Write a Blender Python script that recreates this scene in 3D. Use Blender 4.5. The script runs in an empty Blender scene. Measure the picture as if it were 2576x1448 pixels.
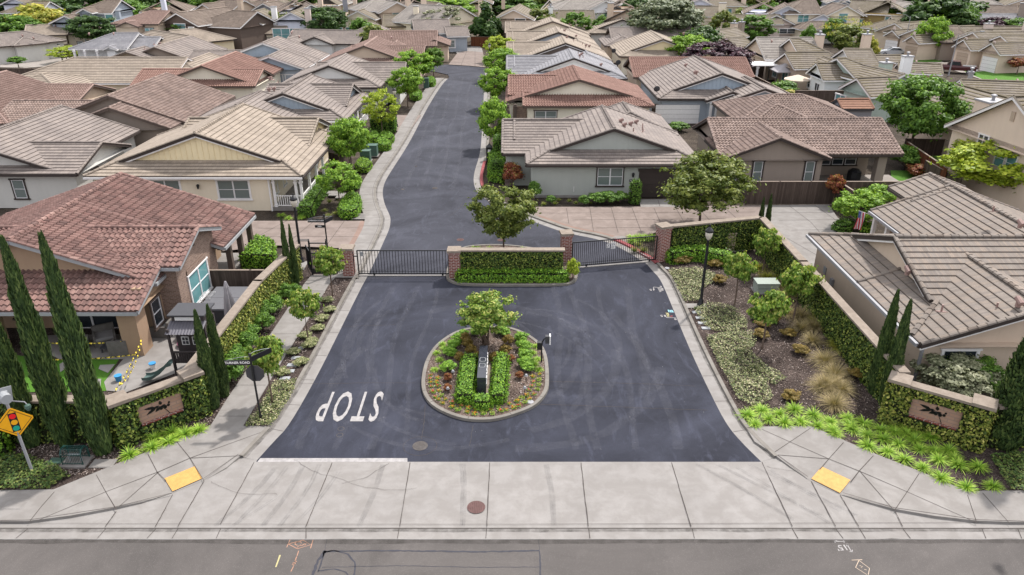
import bpy, bmesh, math, random
import numpy as np
from mathutils import Vector, Matrix
random.seed(7); rng = np.random.default_rng(7)
SC = bpy.context.scene
COL = SC.collection
R = math.radians
# ---- camera model: where a sight line of the survey meets a horizontal level ----
CAMH, FPX, CXP, CYP = 18.5, 1850.0, 1288.0, 724.0
TILT = math.atan(869 / 1850)
_c, _s = math.cos(TILT), math.sin(TILT)
def P(x, y, z=0.0):
    dx = (x - CXP) / FPX; dv = -(y - CYP) / FPX
    d = (dx, _c + dv * _s, -_s + dv * _c)
    t = (z - CAMH) / d[2]
    return Vector((d[0] * t, d[1] * t, z))
def hgt(px, py, ty, z0=0.0):
    p = P(px, py, z0); lo, hi = z0 - 2, 60
    for _ in range(40):
        m = (lo + hi) / 2; Z = m - CAMH
        f = p.y * _c - Z * _s; u = p.y * _s + Z * _c
        if CYP - FPX * u / f > ty: lo = m
        else: hi = m
    return m

# ================= materials =================
MATS = {}
class NT:
    def __init__(s, name, rough=0.8, spec=0.3):
        s.m = bpy.data.materials.new(name); s.m.use_nodes = True
        s.t = s.m.node_tree; s.b = s.t.nodes['Principled BSDF']
        s.b.inputs['Roughness'].default_value = rough
        s.b.inputs['Specular IOR Level'].default_value = spec
        MATS[name] = s.m
    def n(s, kind, **kw):
        nd = s.t.nodes.new(kind)
        for k, v in kw.items():
            if k in nd.inputs and not hasattr(nd, k): s._set(nd.inputs[k], v)
            elif hasattr(nd, k) and k not in nd.inputs: setattr(nd, k, v)
            else: s._set(nd.inputs[k], v)
        return nd
    def _set(s, inp, v):
        if isinstance(v, bpy.types.NodeSocket): s.t.links.new(v, inp)
        else: inp.default_value = v
    def obj(s): return s.n('ShaderNodeTexCoord').outputs['Object']
    def uv(s): return s.n('ShaderNodeTexCoord').outputs['UV']
    def noise(s, vec, scale, detail=4, rough=0.55, dist=0.0, col=False):
        nd = s.n('ShaderNodeTexNoise'); s._set(nd.inputs['Vector'], vec)
        nd.inputs['Scale'].default_value = scale; nd.inputs['Detail'].default_value = detail
        nd.inputs['Roughness'].default_value = rough; nd.inputs['Distortion'].default_value = dist
        return nd.outputs['Color' if col else 'Fac']
    def ramp(s, fac, stops, interp='LINEAR'):
        nd = s.n('ShaderNodeValToRGB'); s._set(nd.inputs['Fac'], fac)
        cr = nd.color_ramp; cr.interpolation = interp
        while len(cr.elements) < len(stops): cr.elements.new(0.5)
        for e, (p, c) in zip(cr.elements, stops):
            e.position = p; e.color = (c[0], c[1], c[2], 1) if not isinstance(c, (int, float)) else (c, c, c, 1)
        return nd.outputs['Color']
    def mix(s, fac, a, b, mode='MIX'):
        nd = s.n('ShaderNodeMix'); nd.data_type = 'RGBA'; nd.blend_type = mode
        s._set(nd.inputs[0], fac)
        for i, v in ((6, a), (7, b)):
            if isinstance(v, tuple): v = (v[0], v[1], v[2], 1)
            s._set(nd.inputs[i], v)
        return nd.outputs[2]
    def math(s, op, a, b=0.0, c=0.0):
        nd = s.n('ShaderNodeMath'); nd.operation = op
        for i, v in enumerate((a, b, c)): s._set(nd.inputs[i], v)
        return nd.outputs[0]
    def vscale(s, vec, sc):
        nd = s.n('ShaderNodeMapping'); s._set(nd.inputs['Vector'], vec); nd.inputs['Scale'].default_value = sc
        return nd.outputs[0]
    def base(s, v):
        if isinstance(v, tuple): v = (v[0], v[1], v[2], 1)
        s._set(s.b.inputs['Base Color'], v)
    def bump(s, h, strength=0.3, dist=0.02):
        nd = s.n('ShaderNodeBump'); nd.inputs['Strength'].default_value = strength
        nd.inputs['Distance'].default_value = dist; s._set(nd.inputs['Height'], h)
        s.t.links.new(nd.outputs[0], s.b.inputs['Normal'])
def lin(r, g, b):
    f = lambda v: (v / 255 / 12.92) if v <= 10 else ((v / 255 + 0.055) / 1.055) ** 2.4
    return (f(r), f(g), f(b))
def k(c, f): return (c[0] * f, c[1] * f, c[2] * f)

def plain(name, col, rough=0.6, spec=0.3, metal=0.0, var=0.12):
    if name in MATS: return MATS[name]
    m = NT(name, rough, spec); m.b.inputs['Metallic'].default_value = metal
    f = m.noise(m.obj(), 6.0, 4)
    m.base(m.mix(f, k(col, 1 - var), k(col, 1 + var)))
    return m.m
def stucco(name, col):
    m = NT(name, 0.92, 0.15); o = m.obj()
    f = m.noise(o, 0.9, 5); g = m.noise(o, 34.0, 3)
    st = m.noise(m.vscale(o, (2.5, 2.5, 0.25)), 1.6, 4)
    c = m.mix(f, k(col, .9), k(col, 1.08)); c = m.mix(m.ramp(st, [(.35, .0), (.8, .22)]), c, k(col, .72))
    c = m.mix(m.ramp(g, [(.42, .14), (.6, 0.0)]), c, k(col, .7))
    m.base(c); m.bump(g, .35, .01); return m.m
def boards(name, col, pitch=0.4):
    m = NT(name, 0.7, 0.2); o = m.obj(); f = m.noise(o, 1.2, 4)
    m.base(m.mix(f, k(col, .9), k(col, 1.08))); return m.m
def concrete(name, col, stain=.5, sc=1.0):
    m = NT(name, 0.9, 0.2); o = m.obj()
    a = m.noise(o, .22 * sc, 6, .6, .6); b = m.noise(o, 1.4 * sc, 6, .62, .3); g = m.noise(o, 60.0, 3)
    s_ = m.noise(m.vscale(o, (.5, 3.0, 1)), 1.1, 5, .6)
    c = m.mix(m.ramp(a, [(.3, 0), (.7, 1)]), k(col, .86), k(col, 1.08))
    c = m.mix(m.ramp(b, [(.42, .6 * stain), (.62, 0)]), c, k((col[0], col[1] * .97, col[2] * .94), .66))
    c = m.mix(m.ramp(s_, [(.55, 0), (.8, .4 * stain)]), c, k(col, 1.16))
    c = m.mix(m.ramp(g, [(.4, .22), (.55, 0)]), c, k(col, .66))
    m.base(c); m.bump(g, .2, .004); return m.m
def asphalt(name, lo, hi, swirl, speck=None, speckamt=.0):
    m = NT(name, 0.88, 0.25); o = m.obj()
    a = m.noise(o, .13, 6, .62, 2.2); b = m.noise(m.vscale(o, (1.0, .35, 1)), 1.3, 7, .68, 1.4)
    g = m.noise(o, 90.0, 2)
    c = m.mix(m.ramp(a, [(.35, 0), (.66, 1)]), lo, hi)
    c = m.mix(m.ramp(b, [(.54, 0), (.78, swirl)]), c, k(hi, 1.6))
    c = m.mix(m.ramp(m.noise(m.vscale(o, (.5, 2.2, 1)), 2.5, 6, .7, .8), [(.62, 0), (.76, swirl * .8)]), c, k(hi, 1.9))
    c = m.mix(m.ramp(g, [(.38, .45), (.5, 0)]), c, k(lo, .6))
    if speck:
        v = m.n('ShaderNodeTexVoronoi'); m._set(v.inputs['Vector'], o); v.inputs['Scale'].default_value = 26
        c = m.mix(m.ramp(v.outputs['Distance'], [(.0, speckamt), (.22, 0)]), c, speck)
    m.base(c); m.bump(g, .3, .006); return m.m
def mulch(name, dark, mid, light):
    m = NT(name, 0.95, 0.1); o = m.obj()
    v = m.n('ShaderNodeTexVoronoi'); m._set(v.inputs['Vector'], m.vscale(o, (1, 1.7, 1))); v.inputs['Scale'].default_value = 17
    c = m.ramp(v.outputs['Color'], [(.0, dark), (.45, mid), (.78, k(mid, 1.35)), (1.0, light)])
    a = m.noise(o, .7, 5); b = m.noise(o, 24.0, 4)
    c = m.mix(m.ramp(a, [(.4, .65), (.65, 0)]), c, dark)
    c = m.mix(m.ramp(b, [(.35, .7), (.55, 0)]), c, k(dark, .5))
    c = m.mix(m.ramp(m.noise(o, 55.0, 2), [(.66, 0), (.74, .6)]), c, light)
    m.base(c); m.bump(v.outputs['Distance'], .8, .04); return m.m
def grass(name, a_, b_):
    m = NT(name, 0.9, 0.15); o = m.obj()
    c = m.mix(m.noise(o, .5, 4), a_, b_); c = m.mix(m.ramp(m.noise(o, 30, 4), [(.35, .6), (.6, 0)]), c, k(a_, .45))
    m.base(c); m.bump(m.noise(o, 45, 3), .6, .03); return m.m
def tile(name, cols, shade_grime=(.05, .045, .04), shade_amt=.55, u=.3, v=.36, moss=None, flash=.0):
    """roof tiles: every tile its own tone by its (column, course); shadow gaps at the laps painted dark, with some dirt"""
    m = NT(name, 0.85, 0.2); uv = m.uv()
    sp = m.n('ShaderNodeSeparateXYZ'); m._set(sp.inputs[0], uv)
    fv = m.math('FLOOR', m.math('DIVIDE', sp.outputs[1], v))
    off = m.math('MULTIPLY', m.math('MODULO', fv, 2.0), .5)
    fu = m.math('FLOOR', m.math('ADD', m.math('DIVIDE', sp.outputs[0], u), off))
    cb = m.n('ShaderNodeCombineXYZ'); m._set(cb.inputs[0], fu); m._set(cb.inputs[1], fv)
    wn = m.n('ShaderNodeTexWhiteNoise'); wn.noise_dimensions = '2D'; m._set(wn.inputs['Vector'], cb.outputs[0])
    n_ = len(cols)
    c = m.ramp(wn.outputs['Value'], [(i / (n_ - 1), cc) for i, cc in enumerate(cols)])
    c = m.mix(.35 if shade_amt > .6 else .15, c, cols[len(cols) // 2])
    o = m.obj()
    c = m.mix(m.ramp(m.noise(o, .28, 6, .65, 1.2), [(.35, .45), (.62, 0)]), c, k(cols[0], .8))
    c = m.mix(m.ramp(m.noise(m.vscale(o, (1, 1, .3)), 1.1, 5, .7), [(.58, 0), (.75, .35)]), c, k(cols[-1], 1.2))
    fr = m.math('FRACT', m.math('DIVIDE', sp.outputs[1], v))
    c = m.mix(m.ramp(fr, [(0, shade_amt), (.07, shade_amt * .4), (.18, 0), (.93, 0), (1.0, shade_amt * .8)]), c, shade_grime)  # shadow gap under each course painted as a dark band, with lap dirt
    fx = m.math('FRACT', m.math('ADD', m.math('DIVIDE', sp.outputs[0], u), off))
    c = m.mix(m.ramp(fx, [(0, .45), (.07, 0), (.93, 0), (1, .3)]), c, shade_grime)
    if moss:
        q = m.noise(o, .35, 4); q2 = m.ramp(fr, [(0, 1), (.55, .25), (1, .1)])
        c = m.mix(m.math('MULTIPLY', m.ramp(q, [(.3, .35), (.55, 1)]), q2), c, moss)
    c = m.mix(m.ramp(m.noise(o, 22, 4), [(.4, .3), (.6, 0)]), c, k(cols[0], .6))
    m.base(c); m.bump(m.noise(o, 30, 3), .15, .01); return m.m
def brick(name, c1, c2, mortar, sc=1.0):
    m = NT(name, 0.9, 0.2); b = m.n('ShaderNodeTexBrick'); m._set(b.inputs['Vector'], m.uv())
    for kk, v in (('Color1', c1), ('Color2', c2), ('Mortar', mortar)): b.inputs[kk].default_value = (*v, 1)
    b.inputs['Scale'].default_value = 1.0; b.inputs['Brick Width'].default_value = .22 * sc; b.inputs['Row Height'].default_value = .078 * sc
    b.inputs['Mortar Size'].default_value = .011 * sc
    m.base(m.mix(m.noise(m.obj(), 3, 4), b.outputs['Color'], m.mix(.35, b.outputs['Color'], k(c1, .5))))
    m.bump(b.outputs['Fac'], -.4, .01); return m.m
def wood(name, col, pw=.14):
    m = NT(name, 0.9, 0.1); uv = m.uv()
    sp = m.n('ShaderNodeSeparateXYZ'); m._set(sp.inputs[0], uv)
    f = m.math('DIVIDE', sp.outputs[0], pw); wn = m.n('ShaderNodeTexWhiteNoise'); wn.noise_dimensions = '1D'
    m._set(wn.inputs['W'], m.math('FLOOR', f))
    c = m.mix(wn.outputs['Value'], k(col, .7), k(col, 1.3))
    c = m.mix(m.ramp(m.math('FRACT', f), [(0, .9), (.09, 0), (.95, 0), (1, .6)]), c, k(col, .22))
    c = m.mix(m.ramp(m.noise(m.vscale(uv, (14, 1.1, 1)), 1.5, 5), [(.4, .55), (.7, 0)]), c, k(col, .5))
    m.base(c); return m.m
def glass(name, tint=(.02, .025, .03), blind=None):
    m = NT(name, 0.08, 0.7)
    if blind:
        sp = m.n('ShaderNodeSeparateXYZ'); m._set(sp.inputs[0], m.uv())
        f = m.math('FRACT', m.math('MULTIPLY', sp.outputs[1], 13.0))
        c = m.mix(m.ramp(f, [(0, 0), (.45, 1), (.55, 1), (1, 0)]), k(blind, .45), blind)
        m.base(c); m.b.inputs['Roughness'].default_value = .25
    else: m.base(m.mix(m.noise(m.obj(), .8, 3), k(tint, .6), k(tint, 2.0)))
    return m.m
def leaf(name, cols, trans=.32, rough=.55):
    """leaves: each leaf its own green (stored per leaf in the UV map), crown clumps painted lighter on top"""
    m = NT(name, rough, .3)
    sp = m.n('ShaderNodeSeparateXYZ'); m._set(sp.inputs[0], m.uv())
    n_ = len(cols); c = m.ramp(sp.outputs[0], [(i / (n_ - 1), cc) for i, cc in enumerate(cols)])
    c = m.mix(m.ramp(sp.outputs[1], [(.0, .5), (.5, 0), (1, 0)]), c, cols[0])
    m.base(c)
    t = m.n('ShaderNodeBsdfTranslucent'); m._set(t.inputs['Color'], m.mix(1.0, c, (1.15, 1.15, .75), 'MULTIPLY'))
    mx = m.n('ShaderNodeMixShader'); mx.inputs[0].default_value = trans
    m.t.links.new(m.b.outputs[0], mx.inputs[1]); m.t.links.new(t.outputs[0], mx.inputs[2])
    m.t.links.new(mx.outputs[0], m.t.nodes['Material Output'].inputs['Surface']); return m.m

M = {}
M['conc'] = concrete('concrete', (.262, .247, .234), .8); M['conc2'] = concrete('sidewalk_concrete', (.248, .233, .219), .85)
M['curb'] = concrete('curb_concrete', (.215, .199, .178), 1.1); M['pink'] = concrete('tinted_concrete', (.232, .188, .166), 1.0)
M['pinkband'] = concrete('band_concrete', (.24, .165, .135), .8); M['cap'] = concrete('stone_cap', (.27, .225, .185), 1.0, 3)
M['gold'] = concrete('far_concrete', (.31, .28, .255), .8)
M['asph'] = asphalt('new_asphalt', (.0145, .0157, .024), (.039, .042, .060), .75)
M['asph2'] = asphalt('worn_street_asphalt', (.024, .025, .034), (.054, .056, .072), .6); M['old'] = asphalt('old_asphalt', (.074, .067, .063), (.110, .099, .093), .22, (.32, .30, .28), .6)
M['seal'] = plain('crack_sealant', (.035, .035, .045), .7, var=.4)
M['joint'] = plain('joint_line', (.07, .06, .055), .95, .1, var=.3)
M['mulch'] = mulch('bark_mulch', (.022, .016, .014), (.095, .072, .063), (.40, .33, .29))
M['mulchl'] = mulch('pale_bark', (.05, .036, .03), (.19, .14, .115), (.5, .42, .36))
M['dirt'] = mulch('garden_soil', (.03, .024, .02), (.10, .08, .062), (.26, .22, .18))
M['lawn'] = grass('lawn', (.055, .14, .016), (.10, .235, .03))
M['white'] = plain('white_paint', (.75, .73, .72), .6); M['wline'] = plain('road_paint', (.29, .275, .27), .8, var=.5)
M['black'] = plain('black_metal', (.012, .012, .014), .4, .4); M['dkbrown'] = plain('dark_brown_trim', (.045, .034, .03), .7)
M['brown'] = plain('brown_trim', (.10, .075, .062), .7); M['tan'] = plain('tan_paint', (.42, .33, .25), .7)
M['grey'] = plain('grey_metal', (.30, .31, .32), .45, .4); M['galv'] = plain('galvanised_metal', (.26, .26, .275), .5, .4)
M['teal'] = plain('utility_green', (.06, .11, .085), .6); M['dkgreen'] = plain('dark_green_metal', (.01, .05, .042), .4)
M['red'] = plain('curb_red', (.25, .062, .066), .85, var=.3); M['orange'] = plain('orange_paint', (.34, .19, .13), .85)
M['yellow'] = plain('yellow_paint', (.38, .34, .17), .85); M['signy'] = plain('sign_yellow', (.80, .38, .01), .45)
M['tact'] = plain('tactile_yellow', (.47, .275, .085), .7, var=.3); M['blind'] = glass('blind_glass', blind=(.20, .24, .23))
M['blindt'] = glass('teal_blind_glass', blind=(.20, .36, .35)); M['glass'] = glass('window_glass')
M['glasst'] = glass('teal_window', (.10, .22, .23)); M['charcoal'] = plain('charcoal_plastic', (.05, .05, .055), .6)
M['slab'] = plain('polished_black_stone', (.03, .032, .042), .15, .6, var=.3)
M['redbrick'] = brick('red_brick', (.17, .040, .030), (.27, .070, .052), (.55, .48, .44), 1.35)
M['tanbrick'] = brick('tan_brick', (.17, .105, .075), (.30, .20, .155), (.34, .28, .24))
M['block'] = brick('split_block', (.36, .22, .16), (.42, .27, .21), (.30, .21, .17), 2.0)
M['stone'] = brick('ledge_stone', (.16, .12, .11), (.33, .26, .23), (.08, .06, .055), 1.3)
M['fence'] = wood('weathered_fence', (.11, .082, .068)); M['fencer'] = wood('red_stained_fence', (.15, .055, .028))
M['bark'] = plain('tree_bark', (.13, .095, .075), .95, .1, var=.35); M['barkd'] = plain('dark_bark', (.06, .046, .038), .95, .1, var=.35)
M['frame'] = plain('window_frame', (.66, .65, .66), .5)
M['ivycore'] = plain('shaded_stems', (.018, .022, .010), .95, .1, var=.4)
G = {}
G['maple'] = leaf('maple_leaf', [(0.059, 0.136, 0.015), (0.144, 0.280, 0.027), (0.248, 0.417, 0.040), (0.378, 0.547, 0.066)])
G['lime'] = leaf('lime_leaf', [(0.125, 0.189, 0.015), (0.262, 0.356, 0.029), (0.411, 0.501, 0.040), (0.546, 0.600, 0.072)])
G['green'] = leaf('green_leaf', [(0.037, 0.092, 0.013), (0.082, 0.174, 0.024), (0.141, 0.267, 0.038), (0.219, 0.368, 0.053)])
G['dark'] = leaf('dark_leaf', [(0.019, 0.046, 0.011), (0.040, 0.089, 0.020), (0.070, 0.137, 0.029), (0.116, 0.194, 0.044)])
G['olive'] = leaf('olive_leaf', [(0.050, 0.079, 0.013), (0.108, 0.150, 0.030), (0.182, 0.222, 0.041), (0.280, 0.303, 0.068)])
G['crape'] = leaf('crape_leaf', [(0.055, 0.116, 0.018), (0.132, 0.241, 0.032), (0.260, 0.369, 0.055), (0.544, 0.515, 0.158)])
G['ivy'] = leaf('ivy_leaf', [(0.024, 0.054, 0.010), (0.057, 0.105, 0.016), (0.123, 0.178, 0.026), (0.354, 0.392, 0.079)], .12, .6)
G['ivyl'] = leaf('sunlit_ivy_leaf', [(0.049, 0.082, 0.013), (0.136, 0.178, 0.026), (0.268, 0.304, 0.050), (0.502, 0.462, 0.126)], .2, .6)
G['hedge'] = leaf('hedge_leaf', [(0.048, 0.128, 0.012), (0.118, 0.258, 0.021), (0.202, 0.375, 0.032), (0.322, 0.506, 0.049)], .2)
G['cyp'] = leaf('cypress_spray', [(0.020, 0.041, 0.014), (0.045, 0.084, 0.023), (0.091, 0.143, 0.036), (0.169, 0.220, 0.067)], .1, .7)
G['lily'] = leaf('daylily_blade', [(0.113, 0.238, 0.021), (0.253, 0.426, 0.042), (0.392, 0.576, 0.070), (0.560, 0.668, 0.121)], .25)
G['fgrass'] = leaf('tan_grass_blade', [(0.158, 0.139, 0.047), (0.296, 0.240, 0.102), (0.416, 0.323, 0.166), (0.509, 0.416, 0.259)], .2, .7)
G['fgreen'] = leaf('green_grass_blade', [(0.074, 0.124, 0.018), (0.146, 0.224, 0.037), (0.313, 0.304, 0.071), (0.428, 0.383, 0.113)], .2, .7)
G['cover'] = leaf('star_jasmine_leaf', [(0.047, 0.073, 0.021), (0.119, 0.151, 0.047), (0.237, 0.250, 0.092), (0.553, 0.500, 0.316)], .1, .6)
G['cover2'] = leaf('dark_cover_leaf', [(0.030, 0.062, 0.013), (0.060, 0.111, 0.023), (0.117, 0.174, 0.035), (0.231, 0.253, 0.068)], .1, .6)
G['purple'] = leaf('purple_leaf', [(0.014, 0.007, 0.011), (0.034, 0.011, 0.023), (0.063, 0.020, 0.039), (0.114, 0.040, 0.057)], .15)
G['redl'] = leaf('red_leaf', [(0.106, 0.026, 0.019), (0.238, 0.066, 0.040), (0.370, 0.132, 0.053), (0.264, 0.264, 0.053)])
G['bronze'] = leaf('bronze_leaf', [(0.079, 0.066, 0.016), (0.172, 0.132, 0.026), (0.290, 0.185, 0.040), (0.330, 0.264, 0.066)])
G['willow'] = leaf('willow_leaf', [(0.053, 0.079, 0.037), (0.106, 0.137, 0.069), (0.180, 0.211, 0.116), (0.264, 0.285, 0.169)], .2)
G['pale'] = leaf('pale_leaf', [(0.097, 0.116, 0.058), (0.194, 0.213, 0.116), (0.290, 0.300, 0.184), (0.368, 0.368, 0.242)], .2)
G['ylw'] = leaf('yellow_green_leaf', [(0.143, 0.178, 0.023), (0.299, 0.330, 0.047), (0.469, 0.457, 0.074), (0.652, 0.508, 0.131)])
G['flo'] = leaf('orange_petal', [(0.484, 0.070, 0.009), (0.660, 0.194, 0.009), (0.660, 0.396, 0.018), (0.440, 0.044, 0.026)], .2)
G['flr'] = leaf('red_petal', [(0.440, 0.026, 0.026), (0.528, 0.053, 0.044), (0.616, 0.106, 0.088), (0.660, 0.264, 0.220)], .2)
# roofs
RF = {}
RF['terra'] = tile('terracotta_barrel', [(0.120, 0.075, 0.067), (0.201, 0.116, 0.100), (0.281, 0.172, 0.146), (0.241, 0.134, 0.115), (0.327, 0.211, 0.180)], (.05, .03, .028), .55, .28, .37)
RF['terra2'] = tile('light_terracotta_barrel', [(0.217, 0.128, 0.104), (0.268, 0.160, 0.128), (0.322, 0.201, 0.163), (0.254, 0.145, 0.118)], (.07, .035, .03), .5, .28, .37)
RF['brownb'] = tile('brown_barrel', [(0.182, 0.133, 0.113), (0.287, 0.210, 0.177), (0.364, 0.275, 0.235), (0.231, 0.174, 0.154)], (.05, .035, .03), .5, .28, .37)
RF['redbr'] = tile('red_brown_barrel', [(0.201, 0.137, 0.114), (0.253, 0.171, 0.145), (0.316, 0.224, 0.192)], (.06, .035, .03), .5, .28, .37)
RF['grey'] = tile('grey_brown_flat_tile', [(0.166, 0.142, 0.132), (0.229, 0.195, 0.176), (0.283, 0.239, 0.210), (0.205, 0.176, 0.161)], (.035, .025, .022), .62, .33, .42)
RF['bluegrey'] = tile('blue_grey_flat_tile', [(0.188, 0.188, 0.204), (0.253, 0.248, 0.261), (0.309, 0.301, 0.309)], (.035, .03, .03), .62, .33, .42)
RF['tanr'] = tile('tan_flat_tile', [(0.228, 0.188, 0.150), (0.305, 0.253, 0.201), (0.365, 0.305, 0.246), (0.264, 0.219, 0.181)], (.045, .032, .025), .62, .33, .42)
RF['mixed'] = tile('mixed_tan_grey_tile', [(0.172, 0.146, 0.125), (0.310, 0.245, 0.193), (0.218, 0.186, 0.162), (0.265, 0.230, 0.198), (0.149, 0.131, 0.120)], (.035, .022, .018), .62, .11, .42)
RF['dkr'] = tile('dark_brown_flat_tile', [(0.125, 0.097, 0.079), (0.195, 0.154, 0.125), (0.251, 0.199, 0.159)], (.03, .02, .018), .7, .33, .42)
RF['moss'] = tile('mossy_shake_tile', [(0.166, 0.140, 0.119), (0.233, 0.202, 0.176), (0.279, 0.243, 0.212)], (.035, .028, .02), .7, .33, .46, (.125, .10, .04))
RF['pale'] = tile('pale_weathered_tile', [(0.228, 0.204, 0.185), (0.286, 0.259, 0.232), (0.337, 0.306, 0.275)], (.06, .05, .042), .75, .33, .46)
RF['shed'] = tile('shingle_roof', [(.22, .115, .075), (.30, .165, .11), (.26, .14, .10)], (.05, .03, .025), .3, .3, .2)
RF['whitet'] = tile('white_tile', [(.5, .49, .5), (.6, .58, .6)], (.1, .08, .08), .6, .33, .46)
BARREL = {'terra', 'terra2', 'brownb', 'redbr'}
WL = {}
for n_, c_ in dict(cream=(.780, .689, .546), greygreen=(.403, .416, .384), greywall=(.546, .533, .501), tanwall=(.468, .377, .293), ochre=(.35, .245, .165),
                   brownwall=(.305, .254, .215), lightc=(.800, .741, .611), bluegrey=(.351, .390, .442), white=(.800, .800, .800), pinkish=(.650, .546, .494),
                   beige=(.650, .533, .429), beiged=(.559, .448, .351), darkbr=(.130, .098, .081), sage=(.390, .468, .416), lav=(.650, .663, .754), dkgrey=(.260, .260, .286),
                   yellow=(.754, .650, .455), ochre2=(.312, .234, .104), greyl=(.650, .637, .611)).items():
    WL[n_] = stucco(n_ + '_stucco', c_)
BB = {n_: boards(n_ + '_boards', c_) for n_, c_ in dict(byellow=(.780, .663, .429), bblue=(.338, .403, .468), bwhite=(.800, .800, .800), bgreen=(.429, .494, .468), bbrown=(.130, .104, .091)).items()}
WL.update(BB)

def filmat(name, col, a):
    m = NT(name, .9, .1); m.base(col); o = m.obj(); t = m.n('ShaderNodeBsdfTransparent'); mx = m.n('ShaderNodeMixShader')
    m._set(mx.inputs[0], m.ramp(m.noise(m.vscale(o, (1, 1, 1)), 2.2, 5, .7), [(.3, 0), (.75, a)])); m.t.links.new(t.outputs[0], mx.inputs[1]); m.t.links.new(m.b.outputs[0], mx.inputs[2]); m.t.links.new(mx.outputs[0], m.t.nodes['Material Output'].inputs['Surface']); return m.m
M['tyre'] = filmat('tyre_rubber_film', (.05, .05, .055), .22); M['dust'] = filmat('dust_film', (.26, .26, .29), .085); M['shade_grime'] = filmat('kerb_grime', (.06, .055, .05), .6)
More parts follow.
